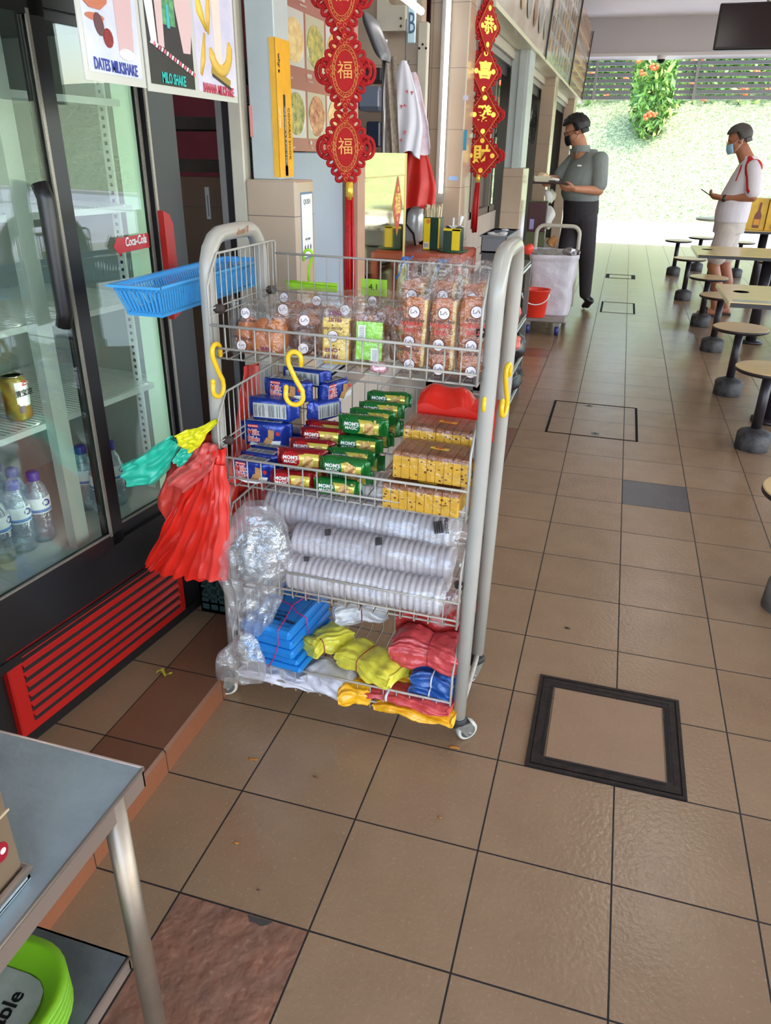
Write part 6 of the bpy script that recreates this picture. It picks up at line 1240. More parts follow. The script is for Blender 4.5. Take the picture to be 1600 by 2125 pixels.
mb.grid(f,60,30,0,True); mb.grid(lambda u,v:(.0+.37*u,6.07+.48*v,.665+.02*noise.noise(Vector((u*6,v*6,0)))+.03*math.exp(-((u-.5)**2+(v-.5)**2)*8)),12,12,1); mb.build('liner',[wp,mat('rubbish_top',S(170,168,164),.5,n=.3,ns=30)],t)
lump('foil_wrapper','crumpled silvery foil wrappers on the corner of the lined bin','rubbish',(.325,6.10,.705),(.055,.05,.022),mat('foil_mix',S(206,206,196),.25,.5,col2=S(110,90,110),ns=40,bump=1,bs=60),2,.03)
lump('red_bag','small tied red bag at the left of the lined bin','bag',(-.03,6.0,.72),(.045,.045,.045),mat('red_ball',S(232,70,50),.4,n=.1,ns=30),3,.012)
t=thing('red_bucket','red plastic bucket with white handle standing on the cart platform','bucket',(.115,5.95,.156)); c=(.11,5.95,.156) ; mb=MB()
mb.v=[]; c=(.085,5.955,.157)
mb.lathe([(0,.004),(.085,.0),(.087,.004),(.112,.225),(.120,.228),(.122,.238),(.114,.238),(.109,.228),(.084,.012),(0,.012)],0,28,c=c,sy=.9); mb.build('bucket',mat('bucket_red',S(226,52,34),.35),t)
mb=MB(); mb.tube([(c[0]+.118*math.cos(R(a)),c[1]-.105-.012*math.sin(R(a*1)) ,c[2]+.215-.095*math.sin(R(a))) for a in range(0,181,15)],.005,0,8); mb.build('handle',white,t)
# stand, towel pole and boxes between pillar and person
t=thing('menu_stand','dark maroon menu box stand behind the cart by the tiled pillar','stand',(-.05,6.75,.0)); a=P(1093,480,y=6.75); b=P(1136,420,y=6.75)
mb=MB(); mb.box((a.x,6.76,a.z),(b.x,6.80,b.z),0,bev=.004); mb.build('board',mat('maroon_board',S(66,26,34),.35),t); mb=MB(); mb.box((a.x-.01,6.80,.0),(b.x,6.84,b.z+.01),0); mb.build('post',mat('olive_post',S(90,92,60),.4),t)
mb=MB(); mb.box((a.x+.02,6.757,a.z+.02),(a.x+.06,6.76,a.z+.11),0); mb.build('note',mat('note_blue',S(150,150,200),.4),t)
p=P(1140,380,y=6.9); t=thing('towel_pole','thin pale pole with crumpled white cloths hung on it beside the person in grey','pole',(p.x,6.9,0)); mb=MB(); mb.cyl((p.x,6.9,0),(p.x-.0,6.9,p.z+.02),.012,0,10); mb.build('pole',mat('pole_pale',S(206,206,180),.35),t)
mb=MB(); mb.ell((p.x,6.86,p.z-.12),(.04,.03,.06),0,14,10); mb.ell((p.x+.02,6.86,p.z-.30),(.06,.04,.10),0,14,10); disp(mb.build('cloths',mat('cloth_white',S(216,212,208),.8),t),.03,14,3)
t=thing('carton_box','beige carton with a torn brown print behind the bin','box',(-.02,6.95,0)); mb=MB(); mb.box((-.13,6.88,0),(.12,7.08,.72),0); mb.build('carton',mat('carton_beige',S(170,156,136),.6,n=.08,ns=8),t)
mb=MB(); mb.ell((.10,6.875,.70),(.055,.01,.05),0,12,8); disp(mb.build('torn_print',mat('carton_brown',S(170,110,56),.6,n=.3,ns=30),t),.03,18,2)
# ================================================================ STOOLS AND TABLES
seatm=mat('seat_laminate',S(214,180,124),.28,n=.05,ns=9,spec=.6); edge=mat('seat_edge',S(38,28,30),.4); postm=mat('post_black',S(46,38,42),.35,.2); basem=mat('base_black',S(30,27,29),.6,col2=S(84,80,80),ns=14)
def stool(lb,loc):
    t=thing('round_stool',lb,'stool',loc,0,'fixed round stools')
    mb=MB(); mb.lathe([(.150,.435),(.168,.437),(.172,.444),(.172,.452),(.168,.455),(0,.455)],0,40,smooth=False); mb.lathe([(0,.428),(.160,.430),(.173,.436),(.1735,.451),(.172,.452)],1,40); mb.build('seat',[seatm,edge],t,local=True)
    mb=MB(); mb.cyl((0,0,.10),(0,0,.43),.027,0,16); mb.lathe([(.06,.42),(.06,.43)],0,16); mb.build('post',postm,t,local=True)
    mb=MB(); mb.lathe([(.088,0),(.090,.005),(.090,.085),(.082,.098),(.045,.112),(.028,.12)],0,24); mb.build('base',basem,t,local=True); return t
sl=[(1.585,3.40,'round stool nearest the dark tile, cut by the picture edge'),(1.570,4.50,'round stool just beyond the nearest table, left column'),(1.585,5.83,'round stool between the two nearest tables'),(1.575,6.90,'round stool with its post beside the shoes of the person in white'),(1.50,8.38,'round stool seen against the walkway left of the person in white'),(1.49,10.45,'round stool near the end of the tiled floor'),(1.83,11.05,'round stool behind and right of the farthest walkway stool'),
 (2.37,6.95,'round stool to the right, under the second table end'),(2.35,4.55,'round stool under the far corner of the nearest table'),(2.38,8.45,'round stool behind the person in white, right side'),(2.30,10.6,'pale round stool far away behind the beer box'),(1.95,9.35,'round stool behind the knees of the person in white'),(2.36,5.85,'round stool between the tables on the right')]
s0=None
for k,(x,y,lb) in enumerate(sl):
    if s0 is None: s0=stool(lb,(x,y,0))
    else: dup(s0,(x,y,0),None,lb)
t=thing('round_stool','round stool with a plain grey concrete base, nearest and half cut off','stool',(1.475,1.655,0),0,'fixed round stools')
for c in s0.children:
    if c.name.startswith('base'): continue
    q=c.copy(); COL.objects.link(q); q.parent=t
mb=MB()
for i in range(24):
    pass
mb.lathe([(.082,0),(.078,.10),(.066,.13),(.03,.135)],0,24); mb.build('base',mat('base_concrete',S(110,104,98),.8,n=.3,ns=14,bump=.6,bs=20),t,local=True)
def table(lb,xa,xb,ya,yb,legs,hole=True,z=.75):
    t=thing('dining_table',lb,'table',((xa+xb)/2,(ya+yb)/2,0),0,'fixed laminate tables')
    mb=MB(); mb.box((xa,ya,z-.028),(xb,yb,z),0,bev=.004); mb.box((xa+.01,ya-.003,z-.028),(xb,yb,z-.004),1) 
    if hole: mb.lathe([(.045,z+.0004),(0,z+.0004)],1,20,c=(xa+.11,(ya+yb)/2+.05,0))
    mb.build('tabletop',[mat('table_laminate',S(216,190,128),.22,n=.04,ns=7,spec=.7),edge],t)
    for (x,y) in legs: mb=MB(); mb.cyl((x,y,0),(x,y,z-.028),.045,0,18); mb.box((x-.12,y-.03,z-.05),(x+.12,y+.03,z-.028)); mb.cyl((x,y,0),(x,y,.02),.10); mb.build('leg',postm,t)
    return t
t1=table('nearest tan laminate table with dark cup hole, cut by the picture edge',1.34,2.9,3.60,4.30,[(1.75,3.95),(2.5,3.95)])
t2=table('second tan laminate table in front of the person in white',1.345,2.9,5.92,6.66,[(1.95,6.29),(2.6,6.29)])
t3=table('far laminate table carrying the beer carton',1.93,2.9,8.50,9.2,[(2.28,8.85)],False)
mb=MB(); mb.lathe([(.30,.722),(.31,.73),(.31,.745),(.30,.75),(0,.75)],0,36,c=(1.96,10.4,0)); t=thing('round_table','small round table edge visible left of the person in white','table',(1.96,10.4,0)); mb.build('tabletop',mat('table_pale',S(200,206,186),.3),t); mb=MB(); mb.cyl((1.96,10.4,0),(1.96,10.4,.722),.04); mb.cyl((1.96,10.4,0),(1.96,10.4,.02),.2); mb.build('leg',postm,t)
p=P(1521,623,z=.752); mb=MB(); mb.box((p.x,p.y-.03,.750),(p.x+.20,p.y+.05,.7505),0); solo(mb,'table_label',film('label_clear',(.9,.9,.9,1),.3,.3,.2,.1,10),'clear label strip stuck near the corner of the nearest table','label',(p.x,p.y,.75))
# beer carton
t=thing('beer_carton','yellow carton printed with two brown beer bottles on the far table','carton',(2.2,8.72,.75)); a=P(1553,480,y=8.68); mb=MB(); x0=2.03
mb.box((x0,8.68,.75),(x0+.20,8.92,1.07),0,bev=.003); mb.box((x0+.205,8.66,.75),(x0+.48,8.90,1.07),0,bev=.003); mb.build('carton',mat('beer_yellow',S(226,178,40),.35,n=.2,ns=5),t); mb=MB()
for cx,yy_ in ((x0+.11,8.678),(x0+.30,8.658)): 
    mb.prism([(-.035,0),(.035,0),(.035,.13),(.013,.18),(.012,.26),(-.012,.26),(-.013,.18),(-.035,.13)],0,.002,0,FY(cx,yy_,.77,-3)); mb.prism([(-.03,.03),(.03,.03),(.03,.09),(-.03,.09)],.002,.003,1,FY(cx,yy_,.77,-3))
mb.build('bottle_print',[mat('beer_brown',S(120,50,24),.35),mat('beer_label',S(220,150,50),.4)],t)
lump('orange_bag','orange object beside the beer carton at the picture edge','bag',(2.37,8.55,.80),(.06,.04,.05),mat('orange_obj',S(236,90,40),.4),3,.01)
# ================================================================ NEAR STEEL TABLE
ss=mat('stainless',S(176,190,196),.34,.45,n=.16,ns=7,bump=.15,bs=120); sse=mat('stainless_edge',S(190,176,168),.3,.8)
Zt=.66; t=thing('steel_table','stainless steel work table corner with tube leg and lower shelf','table',(-.2,-.7,0)); xr,yb=.173,-.263
mb=MB(); mb.box((-.75,-1.5,Zt-.003),(xr,yb,Zt),0); mb.box((xr-.003,-1.5,Zt-.035),(xr,yb,Zt-.003),1); mb.box((-.75,yb-.003,Zt-.035),(xr,yb,Zt-.003),1); mb.tube([(xr,-1.5,Zt-.002),(xr,yb,Zt-.002)],.003,1,8); mb.tube([(-.75,yb,Zt-.002),(xr,yb,Zt-.002)],.003,1,8); mb.build('tabletop',[ss,sse],t)
lx,ly=P(238,1690,z=.625).x,P(238,1690,z=.625).y
for (x,y) in ((lx,ly),(-.70,ly),(lx,-1.45),(-.70,-1.45)): mb=MB(); mb.cyl((x,y,.02),(x,y,Zt-.003),.0165,0,20); mb.cyl((x,y,0),(x,y,.03),.02,0,14); mb.build('leg',mat('leg_steel',S(150,134,118),.35,.7,n=.1,ns=10),t)
zs=.34; a=P(268,1984,z=zs)
mb=MB(); mb.box((-.72,-1.48,zs-.003),(a.x,a.y,zs),0); mb.box((a.x-.003,-1.48,zs-.03),(a.x,a.y,zs),1); mb.tube([(a.x,-1.48,zs-.002),(a.x,a.y,zs-.002)],.003,1,8); mb.box((-.72,a.y-.003,zs-.03),(a.x,a.y,zs),1); mb.build('lower_shelf',[mat('stainless_dull',S(130,134,138),.3,.5,n=.3,ns=6),sse],t)
# green trays
gt=mat('tray_green',S(120,176,24),.38,spec=.6)
def tray(lb,z,top=False):
    t=thing('serving_tray',lb,'tray',(-.03,-.62,z),0,'stack of green trays'); mb=MB(); cx,cy,hw,hd,r_=-.06,-.640,.205,.245,.085
    def rr(s,zz,n=9): 
        o=[]
        for (sx,sy,a0) in ((1,1,0),(-1,1,90),(-1,-1,180),(1,-1,270)):
            for i in range(n): a=R(a0+90*i/(n-1)); o.append((cx+sx*(hw-r_)+(r_+s)*math.cos(a),cy+sy*(hd-r_)+(r_+s)*math.sin(a),zz))
        return o
    rings=[rr(-.035,z+.002),rr(-.033,z),rr(-.012,z+.028),rr(0,z+.030),rr(0,z+.034),rr(-.014,z+.034),rr(-.036,z+.006)]; n=len(rings[0]); vs=sum(rings,[]); fs=[]
    for i in range(len(rings)-1):
        for j in range(n): fs.append((i*n+j,i*n+(j+1)%n,(i+1)*n+(j+1)%n,(i+1)*n+j))
    fs.append(tuple(range(n-1,-1,-1))); fs.append(tuple((len(rings)-1)*n+j for j in range(n))); mb.add(vs,fs,0,True); mb.build('tray_body',gt,t)
    return t
for k in range(5): t=tray(['lowest green tray of the stack on the lower steel shelf','second green tray from the bottom of the stack','middle green tray of the stack under the steel table','second green tray from the top of the stack','topmost green tray with a printed paper liner'][k],zs+.002+k*.0115)
zt=zs+.002+4*.0115+.0075; p=P(90,2040,z=zt); mb=MB(); mb.prism([(-.22,-.83),(.05,-.83),(.104,-.79),(.106,-.48),(.103,-.462),(.096,-.446),(.082,-.436),(.06,-.432),(-.22,-.432)],zt,zt+.0006); mb.build('paper_liner',mat('liner_paper',S(176,180,166),.6,n=.12,ns=30),t)
mb=MB(); mb.text('table',.031,Matrix.Translation((.066,-.487,zt+.0008))@Matrix.Rotation(R(92),4,'Z'),0,bold=.02,align='CENTER'); mb.build('print',blk,t)
# device with red logo standing on a steel tray
t=thing('steel_tray','shallow steel tray with rolled lip on the steel table','tray',(.0,-.6,Zt)); mb=MB(); a=P(58,1800,z=Zt+.02)
mb.box((-.4,-1.2,Zt+.001),(a.x,a.y,Zt+.005),0); mb.tube([(a.x,-1.2,Zt+.018),(a.x,a.y,Zt+.018),(-.4,a.y,Zt+.018)],.006,1,10); mb.box((a.x-.004,-1.2,Zt+.003),(a.x,a.y,Zt+.018),0); mb.box((-.4,a.y-.004,Zt+.003),(a.x,a.y,Zt+.018),0); mb.build('tray_body',[ss,sse],t)
t=thing('tan_box','tan metal box with red round emblem at the picture edge on the steel tray','box',(.0,-.65,Zt+.006)); b=P(46,1782,z=Zt+.03); mb=MB(); mb.box((-.3,-1.1,Zt+.006),(b.x,b.y,Zt+.16),0,bev=.004); mb.build('box_body',mat('box_tan',S(126,106,84),.4,.2,n=.05,ns=9),t)
q=P(2,1768,x=b.x); mb=MB(); mb.prism(disc(.010,20,ry=.013),0,.001,0,FX(b.x,q.y,q.z)); mb.prism(disc(.004,12),.001,.0015,1,FX(b.x,q.y+.002,q.z)); mb.build('emblem',[mat('emblem_red',S(150,20,40),.3),white],t); mb=MB(); c_=P(8,1690,x=b.x); mb.box((b.x,-1.1,c_.z),(b.x+.0015,b.y,c_.z+.003),0); mb.build('edge_strip',mat('strip_pale',S(200,176,140),.3),t)
# ================================================================ PEOPLE
def loft(mb,rings,mi=0,n=22,cap=True):
    """rings: (centre, half width along side axis, half depth along front axis, yaw deg)"""
    vs=[];fs=[]
    for (c,a,b,yaw) in rings:
        cy,sy=math.cos(R(yaw)),math.sin(R(yaw))
        for j in range(n):
            t=2*math.pi*j/n; f_=b*math.cos(t); s_=a*math.sin(t); vs.append((c[0]+f_*cy-s_*sy,c[1]+f_*sy+s_*cy,c[2]))
    for i in range(len(rings)-1):
        for j in range(n): fs.append((i*n+j,i*n+(j+1)%n,(i+1)*n+(j+1)%n,(i+1)*n+j))
    if cap: fs.append(tuple(range(n-1,-1,-1))); fs.append(tuple((len(rings)-1)*n+j for j in range(n)))
    return mb.add(vs,fs,mi,True)
def limb(mb,pts,rs,n=14):
    mb.tube(pts,rs,0,n)
    for p,r_ in zip(pts,rs): mb.ell(p,(r_,)*3,0,n,8)
def remesh(o,vox=.007,sm=4):
    md=o.modifiers.new('remesh','REMESH'); md.mode='VOXEL'; md.voxel_size=vox; md.use_smooth_shade=True
    s_=o.modifiers.new('smooth','SMOOTH'); s_.iterations=sm; s_.factor=.5; return o
def headframe(c,yaw,pitch): return Matrix.Translation(c)@Matrix.Rotation(R(yaw),4,'Z')@Matrix.Rotation(R(pitch),4,'Y')
def xf(mb,fn,M): k=len(mb.v); fn(mb); mb.v[k:]=[tuple(M@Vector(v)) for v in mb.v[k:]]
def head(mb,M,s=1):
    def g(b):
        b.ell((-.010*s,0,.035*s),(.098*s,.078*s,.088*s),0,24,16); b.ell((.022*s,0,-.030*s),(.070*s,.062*s,.075*s),0,20,12); b.ell((.050*s,0,-.078*s),(.034*s,.034*s,.026*s),0,14,10)
        b.tube([(.083*s,0,.018*s),(.104*s,0,-.018*s),(.090*s,0,-.026*s)],[.009*s,.013*s,.010*s],0,8); b.ell((.082*s,.014*s,-.022*s),(.010*s,.008*s,.007*s),0,8,6); b.ell((.082*s,-.014*s,-.022*s),(.010*s,.008*s,.007*s),0,8,6)
        b.ell((.078*s,0,.030*s),(.014*s,.055*s,.012*s),0,14,8); b.ell((.080*s,0,-.052*s),(.012*s,.024*s,.005*s),0,12,6); b.ell((.078*s,0,-.061*s),(.012*s,.020*s,.006*s),0,12,6)
        for q in (-1,1): b.ell((-.005*s,q*.080*s,-.004*s),(.020*s,.010*s,.032*s),0,12,8); b.ell((-.004*s,q*.084*s,-.026*s),(.010*s,.007*s,.012*s),0,8,6)
    xf(mb,g,M)
def hand(mb,M,curl=35,thumb=1,s=1):
    """palm in local frame: +x fingers, +z back of hand, thumb toward +y*thumb"""
    def g(b):
        for y in (-.028,-.009,.010,.028): b.tube([(.0,y*.7,0),(.045,y*.9,.0),(.085,y,0)],[.015,.014,.012],0,8)
        for i,(y,l) in enumerate(((-.030,.060),(-.010,.074),(.010,.080),(.030,.072))):
            if thumb<0: y=-y
            y=y; p=Vector((.083,y,0)); pts=[p]; a=0
            for q,f_ in enumerate((.42,.32,.26)):
                a+=R(curl*(.8 if q==0 else 1)); p=p+Vector((math.cos(a)*l*f_,0,-math.sin(a)*l*f_)); pts.append(p)
            b.tube(pts,[.0092,.0088,.0080,.0068],0,8); b.ell(pts[-1],(.0068,)*3,0,8,6)
        b.tube([(.020,thumb*.024,-.004),(.045,thumb*.046,-.016),(.072,thumb*.050,-.028),(.094,thumb*.042,-.036)],[.015,.0125,.0105,.008],0,8); b.ell((.094,thumb*.042,-.036),(.008,)*3,0,8,6)
    xf(mb,g,M@Matrix.Scale(s,4))
def hair(mb,M,s=1,back=1,seed=0,spike=.0):
    def g(b):
        def f(u,v):
            a=2*math.pi*u; th=v*math.pi*.62; x=math.cos(a)*math.sin(th); y=math.sin(a)*math.sin(th); z=math.cos(th)
            lim=1; 
            if x>.15 and z<.45: th=min(th,math.acos(.45)); x=math.cos(a)*math.sin(th); z=math.cos(th); y=math.sin(a)*math.sin(th)
            k=1+ spike*abs(noise.noise(Vector((x*9,y*9,z*9+seed)))); return ((-.012+x*.107*k)*s,(y*.088*k)*s,(.040+z*.096*k)*s)
        b.grid(f,40,18)
        b.grid(lambda u,v:((-.012-.104*math.cos(R(-70+140*u)))*s,.086*math.sin(R(-70+140*u))*s,(.05-.085*v)*s),18,6)
    xf(mb,g,M)
def aim(p,d,upv=(0,0,1)):
    x=Vector(d).normalized(); z=Vector(upv); z=(z-x*x.dot(z)).normalized(); y=z.cross(x); return Matrix(((x.x,y.x,z.x,p[0]),(x.y,y.y,z.y,p[1]),(x.z,y.z,z.z,p[2]),(0,0,0,1)))
skin=mat('skin_a',S(186,128,98),.5,n=.05,ns=12); skin2=mat('skin_b',S(164,104,76),.5,n=.05,ns=12); blackh=mat('hair_black',S(20,16,18),.5,n=.3,ns=150); greyh=mat('hair_grey',S(70,64,60),.6,n=.35,ns=120)
# ---- person 1: grey shirt, carrying a tray ----
t=thing('person','person in grey short-sleeved shirt and black mask, carrying a food tray','person',(.33,7.2,0)); yw=222
fx,fy=math.cos(R(yw)),math.sin(R(yw)); sx_,sy_=-fy,fx    # front and side(left) axes
C=lambda f_,s_,z,x0=.315,y0=7.20:(x0+f_*fx+s_*sx_,y0+f_*fy+s_*sy_,z)
Hd=headframe((.185,7.16,1.665),188,20); mb=MB(); head(mb,Hd,1.0)
limb(mb,[(.255,7.195,1.48),(.215,7.18,1.60)],[.078,.066]); loft(mb,[(C(0,0,.92),.15,.12,yw),(C(0,0,1.1),.165,.145,yw),(C(.0,0,1.35),.18,.125,yw),(C(-.02,0,1.47),.10,.07,yw)])
Ls=C(-.01,.185,1.425); Rs=C(-.01,-.185,1.425)
Le=(.470,7.02,1.165); Lw=(.255,6.86,1.180); Re=(.045,7.24,1.245); Rw=(.00,6.98,1.262)
limb(mb,[Ls,Le],[.055,.046]); limb(mb,[Le,Lw],[.046,.028]); limb(mb,[Rs,Re],[.055,.044]); limb(mb,[Re,Rw],[.044,.028])
hand(mb,aim(Lw,(-.93,-.15,.02),(.1,-.5,-.8)),22,-1,1.02); hand(mb,aim(Rw,(-.25,-.95,-.12),(-.2,0,1)),40,1,1.02)
remesh(mb.build('body',skin,t),.0065)
mb=MB(); xf(mb,lambda b:None,Hd); hair(mb,Hd,1.04,1,2,.22); o=mb.build('hair',blackh,t); md=o.modifiers.new('t','SOLIDIFY'); md.thickness=.010
sh=mat('shirt_grey',S(132,138,136),.75,n=.07,ns=7,bump=.5,bs=9,dist=.02); mb=MB()
loft(mb,[(C(.01,0,1.06),.178,.160,yw),(C(.03,0,1.12),.190,.182,yw),(C(.035,0,1.22),.195,.182,yw),(C(.01,0,1.34),.200,.155,yw),(C(-.01,0,1.43),.190,.115,yw),(C(-.02,0,1.49),.11,.08,yw),(C(-.02,0,1.52),.070,.068,yw)])
limb(mb,[Ls,Vector(Ls).lerp(Vector(Le),.78)],[.078,.076]); limb(mb,[Rs,Vector(Rs).lerp(Vector(Re),.78)],[.078,.072]); shirt=remesh(mb.build('shirt',sh,t),.009,5)
mb=MB(); loft(mb,[(C(.0,0,1.495,.262,7.19),.100,.100,yw),(C(.0,0,1.525,.250,7.19),.088,.088,yw),(C(-.005,0,1.552,.243,7.19),.082,.080,yw)],cap=False); mb.prism([(-.03,0),(.03,0),(.0,-.05)],0,.006,0,Matrix.Translation(C(.090,.030,1.515,.255,7.19))@Matrix.Rotation(R(yw+90),4,'Z')@FY(0,0,0,10)@Matrix.Rotation(R(12),4,'Z')); mb.prism([(-.03,0),(.03,0),(.0,-.05)],0,.006,0,Matrix.Translation(C(.090,-.030,1.515,.255,7.19))@Matrix.Rotation(R(yw+90),4,'Z')@FY(0,0,0,-10)); mb.build('collar',sh,shirt)
mb=MB()
for z in (1.12,1.20,1.28,1.36): mb.ell(C(.175 if z<1.3 else .14,.0,z),(.007,)*3,0,8,6)
q=C(.145,.085,1.375); mb.box((q[0]-.022,q[1]-.008,q[2]-.006),(q[0]+.018,q[1]+.0,q[2]+.008),1); mb.build('buttons',[mat('button_grey',S(70,72,74),.4),white],shirt)
tro=mat('trousers_dark',S(44,38,44),.75,n=.1,ns=8,bump=.4,bs=8,dist=.02); mb=MB()
loft(mb,[(C(0,0,.86),.175,.15,yw),(C(0,0,.98),.185,.165,yw),(C(.01,0,1.08),.178,.165,yw)])
LH=C(0,.09,.90); RH=C(0,-.09,.90); Lk=(.430,7.22,.52); La=(.455,7.33,.165); Rk=(.215,7.12,.52); Ra=(.125,7.16,.11)
limb(mb,[LH,Lk],[.115,.080]); limb(mb,[Lk,La],[.080,.060]); limb(mb,[RH,Rk],[.110,.080]); limb(mb,[Rk,Ra],[.078,.058]); remesh(mb.build('trousers',tro,t),.009,5)
shoe=mat('shoe_black',S(24,22,24),.35)
mb=MB(); limb(mb,[(.475,7.335,.125),(.520,7.33,.095),(.49,7.375,.040)],[.042,.036,.030]); limb(mb,[(.50,7.34,.085),(.455,7.41,.028)],[.036,.026]); remesh(mb.build('shoe',shoe,t),.007)
mb=MB(); limb(mb,[(.13,7.16,.07),(.13,7.16,.038)],[.045,.038]); limb(mb,[(.13,7.16,.038),(-.01,7.12,.030)],[.038,.030]); remesh(mb.build('shoe',shoe,t),.007)
def mask(Hd,mt,t,strap,s=1):
    mb=MB()
    def g(b):
        b.grid(lambda u,v:((.060+.060*math.cos(R(-78+156*u))*(1-.16*(2*v-1)**2)-.022*v*0)*s-.006*s,.074*s*math.sin(R(-78+156*u))*(1-.12*abs(2*v-1)),(-.010-.085*v)*s),20,10)
    xf(mb,g,Hd); o=mb.build('mask',mt,t); md=o.modifiers.new('t','SOLIDIFY'); md.thickness=.003
    mb=MB()
    def g2(b):
        for q in (-1,1):
            b.tube([(.060*s,q*.074*s,-.018*s),(.02*s,q*.084*s,.005*s),(-.012*s,q*.092*s,.022*s),(-.024*s,q*.092*s,.0),(-.014*s,q*.090*s,-.026*s),(.02*s,q*.082*s,-.055*s),(.056*s,q*.070*s,-.080*s)],.0017,0,5)
    xf(mb,g2,Hd); mb.build('ear_loop',strap,o)
mask(Hd,mat('mask_black',S(20,18,22),.6),t,blk)
mb=MB()
def gl_(b):
    for q in (-1,1):
        b.tube([(.102,q*.034+.024*math.cos(R(a)),.012+.017*math.sin(R(a))) for a in range(0,360,30)],.0018,0,5,closed=True); b.tube([(.100,q*.058,.016),(.05,q*.080,.018),(-.012,q*.090,.012)],.0022,0,5)
    b.tube([(.104,-.012,.014),(.106,0,.018),(.104,.012,.014)],.0018,0,5)
xf(mb,gl_,Hd); mb.build('glasses',mat('frame_dark',S(30,26,26),.3),t)
# tray and food in the hands
tz=1.222; t=thing('food_tray','dark brown serving tray held by the person in grey','tray',(-.0,6.90,tz)); mb=MB(); mb.box((-.135,6.76,tz-.004),(.175,7.0,tz+.004),0,bev=.003); ring(mb,-.135,.175,6.76,7.0,.008,tz+.004,tz+.014); mb.build('tray_body',mat('tray_brown',S(56,30,26),.4),t)
t=thing('food_box','open pale takeaway box of food on the carried tray','box',(-.045,6.88,tz+.006)); mb=MB(); mb.add([(-.115,6.80,tz+.006),(.005,6.80,tz+.006),(.005,6.95,tz+.006),(-.115,6.95,tz+.006),(-.125,6.79,tz+.062),(.018,6.79,tz+.062),(.018,6.96,tz+.062),(-.125,6.96,tz+.062)],[(0,1,2,3),(0,1,5,4),(1,2,6,5),(2,3,7,6),(3,0,4,7)]); o=mb.build('box_body',mat('box_cream',S(214,208,184),.5),t); 
mb=MB(); mb.ell((-.055,6.875,tz+.062),(.062,.075,.026),0,16,10); disp(mb.build('food',mat('noodles',S(206,150,90),.5,col2=S(236,220,190),ns=50),t),.012,40,1)
lump('paper_napkin','white crumpled napkin lying beside the takeaway box on the carried tray','napkin',(.055,6.86,tz+.030),(.045,.05,.018),white,4,.014)
lump('plastic_bag','thin white bag dangling below the carried tray','bag',(.045,6.98,1.105),(.030,.02,.070),mat('bag_thin',S(216,216,190),.5),5,.02)
# ---- person 2: white shirt, looking at a phone ----
t=thing('person','person in white shirt with red stripes and blue mask, looking at a phone','person',(1.78,7.5,0)); Y=7.5; yw=180
Hd=headframe((1.665,Y,1.612),184,18); mb=MB(); head(mb,Hd,.98); limb(mb,[(1.775,Y,1.44),(1.705,Y,1.55)],[.070,.060])
loft(mb,[((1.745,Y,.85),.15,.11,yw),((1.745,Y,1.1),.15,.12,yw),((1.80,Y,1.35),.17,.10,yw),((1.80,Y,1.44),.09,.06,yw)])
Ls=(1.825,Y-.175,1.385); Rs=(1.815,Y+.175,1.385); Le=(1.860,Y-.215,1.135); Re=(1.85,Y+.2,1.14); Lw=(1.605,Y-.11,1.115); Rw=(1.605,Y+.06,1.115)
limb(mb,[Ls,Le],[.050,.042]); limb(mb,[Le,Lw],[.042,.026]); limb(mb,[Rs,Re],[.050,.042]); limb(mb,[Re,Rw],[.042,.026])
hand(mb,aim(Lw,(-.92,.30,.12),(.15,-.55,-.82)),38,1,1.0); hand(mb,aim(Rw,(-.92,-.25,.14),(.15,.55,-.82)),38,-1,1.0)
Lk=(1.650,Y-.07,.50); Rk=(1.770,Y+.07,.50); La=(1.745,Y-.06,.085); Ra=(1.86,Y+.09,.085)
limb(mb,[(1.72,Y-.085,.85),Lk],[.085,.060]); limb(mb,[Lk,(1.715,Y-.07,.33),La],[.058,.056,.036]); limb(mb,[(1.76,Y+.085,.85),Rk],[.085,.060]); limb(mb,[Rk,(1.83,Y+.08,.33),Ra],[.058,.056,.036])
for a in (La,Ra): limb(mb,[(a[0]+.03,a[1],.040),(a[0]-.04,a[1],.045),(a[0]-.14,a[1],.030)],[.033,.036,.026])
remesh(mb.build('body',skin2,t),.0065)
mb=MB(); hair(mb,Hd,1.0,1,5,.05); o=mb.build('hair',greyh,t); md=o.modifiers.new('t','SOLIDIFY'); md.thickness=.008
mask(Hd,mat('mask_blue',S(150,196,222),.6),t,white,.98)
ws=mat('shirt_white',S(214,206,214),.75,n=.04,ns=7,bump=.5,bs=9,dist=.02); rs_=mat('stripe_red',S(196,26,30),.7); mb=MB()
loft(mb,[((1.735,Y,.90),.180,.150,yw),((1.735,Y,1.0),.182,.158,yw),((1.742,Y,1.12),.182,.150,yw),((1.785,Y,1.30),.190,.125,yw),((1.805,Y,1.40),.175,.100,yw),((1.80,Y,1.455),.10,.072,yw),((1.785,Y,1.482),.080,.078,yw)])
limb(mb,[Ls,Vector(Ls).lerp(Vector(Le),.80)],[.072,.070]); limb(mb,[Rs,Vector(Rs).lerp(Vector(Re),.80)],[.072,.070]); shirt=remesh(mb.build('shirt',ws,t),.009,5)
mb=MB(); 
def strip(pts,w_):
    q=[Vector(p) for p in pts]; f=[]
    for a,b in zip(q,q[1:]): f+=[a.lerp(b,i/5) for i in range(5)]
    mb.tube(f+[q[-1]],w_,0,8)
strip([(1.775,Y-.10,1.475),(1.750,Y-.17,1.40),(1.752,Y-.232,1.30),(1.765,Y-.27,1.20),(1.80,Y-.285,1.175)],.019); strip([(1.775,Y-.08,1.478),(1.82,Y-.17,1.462),(1.875,Y-.22,1.425),(1.895,Y-.205,1.38)],.020); strip([(1.700,Y-.10,1.42),(1.678,Y-.15,1.36),(1.66,Y-.175,1.28)],.012)
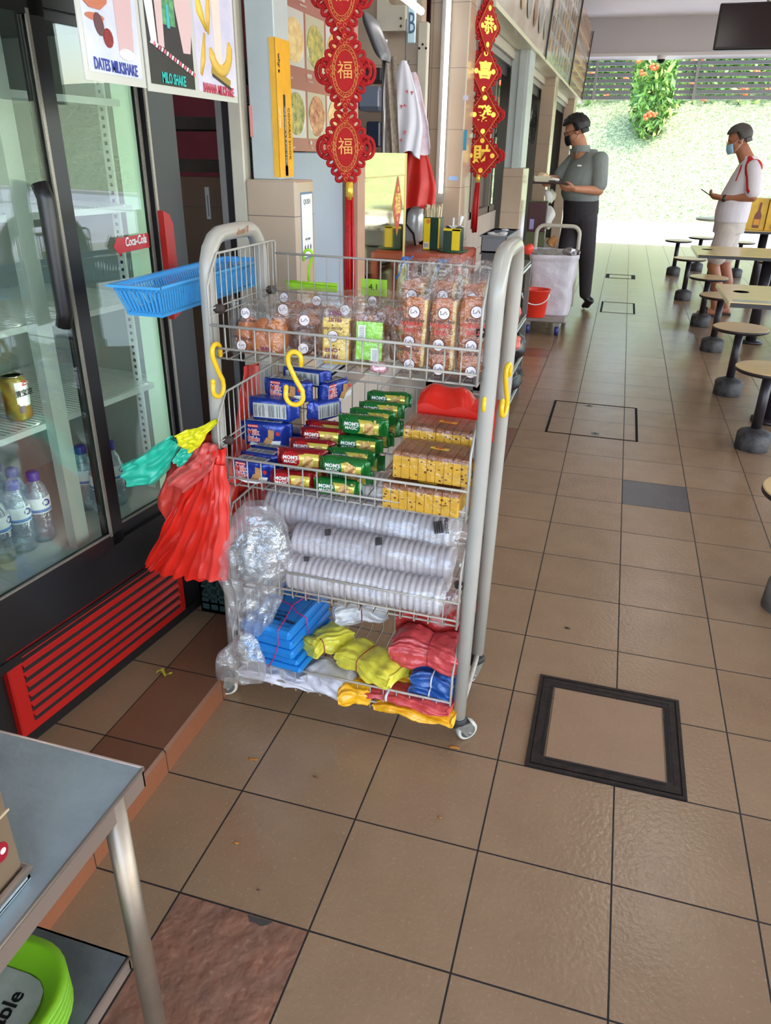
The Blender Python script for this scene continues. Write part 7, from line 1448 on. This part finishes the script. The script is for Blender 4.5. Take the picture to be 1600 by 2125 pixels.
o=mb.build('red_stripe',rs_,shirt); md=o.modifiers.new('wrap','SHRINKWRAP'); md.target=shirt; md.wrap_method='NEAREST_SURFACEPOINT'; md.offset=.003
shm=mat('shorts_pale',S(196,184,176),.8,n=.07,ns=8,bump=.7,bs=8,dist=.02); mb=MB(); loft(mb,[((1.735,Y,.80),.172,.145,yw),((1.735,Y,.93),.170,.145,yw)])
limb(mb,[(1.715,Y-.085,.82),(1.668,Y-.075,.585)],[.105,.092]); limb(mb,[(1.76,Y+.085,.82),(1.765,Y+.075,.585)],[.105,.092]); remesh(mb.build('shorts',shm,t),.009,4)
mb=MB(); 
def gg(b):
    for q in (-1,): b.tube([(.098,q*.034+.022*math.cos(R(a)),.010+.015*math.sin(R(a))) for a in range(0,360,30)],.0016,0,5,closed=True); b.tube([(.096,q*.056,.014),(.04,q*.082,.018),(-.012,q*.090,.016)],.0020,0,5)
xf(mb,gg,Hd); mb.build('glasses',mat('frame_dark',S(30,26,26),.3),t)
mb=MB(); mb.tube([(Lw[0]+.02,Lw[1]-.004,Lw[2]+.03*math.cos(0)*0)]*1+[(Lw[0]+.021,Lw[1],Lw[2])],.031,0,16) if 0 else mb.cyl((Lw[0]+.008,Lw[1]-.002,Lw[2]),(Lw[0]+.036,Lw[1]-.010,Lw[2]+.001),.0325,0,18); mb.build('watch',mat('watch_dark',S(44,40,44),.4),t)
for a in (La,Ra):
    mb=MB(); mb.prism([(.06,-.045),(.07,0),(.06,.045),(-.06,.05),(-.17,.045),(-.20,0),(-.17,-.045),(-.06,-.05)],.0,.018,0,Matrix.Translation((a[0],a[1],.0))); mb.tube([(a[0]-.07,a[1]-.05,.015),(a[0]-.075,a[1],.085),(a[0]-.07,a[1]+.05,.015)],.010,0,6,flat=1); mb.build('sandal',mat('sandal_dark',S(40,34,34),.6),t)
pc=Vector((1.475,Y-.025,1.150)); mb=MB(); M=Matrix.Translation(pc)@Matrix.Rotation(R(30),4,'Y'); mb.box((-.075,-.036,-.004),(.075,.036,.004),0,M=M,bev=.004); mb.box((-.070,-.033,.0041),(.070,.033,.0046),1,M=M)
solo(mb,'mobile_phone',[mat('phone_dark',S(30,34,34),.3),mat('phone_glass',S(20,24,28),.1)],'dark mobile phone held up by the person in the white shirt','phone',tuple(pc))
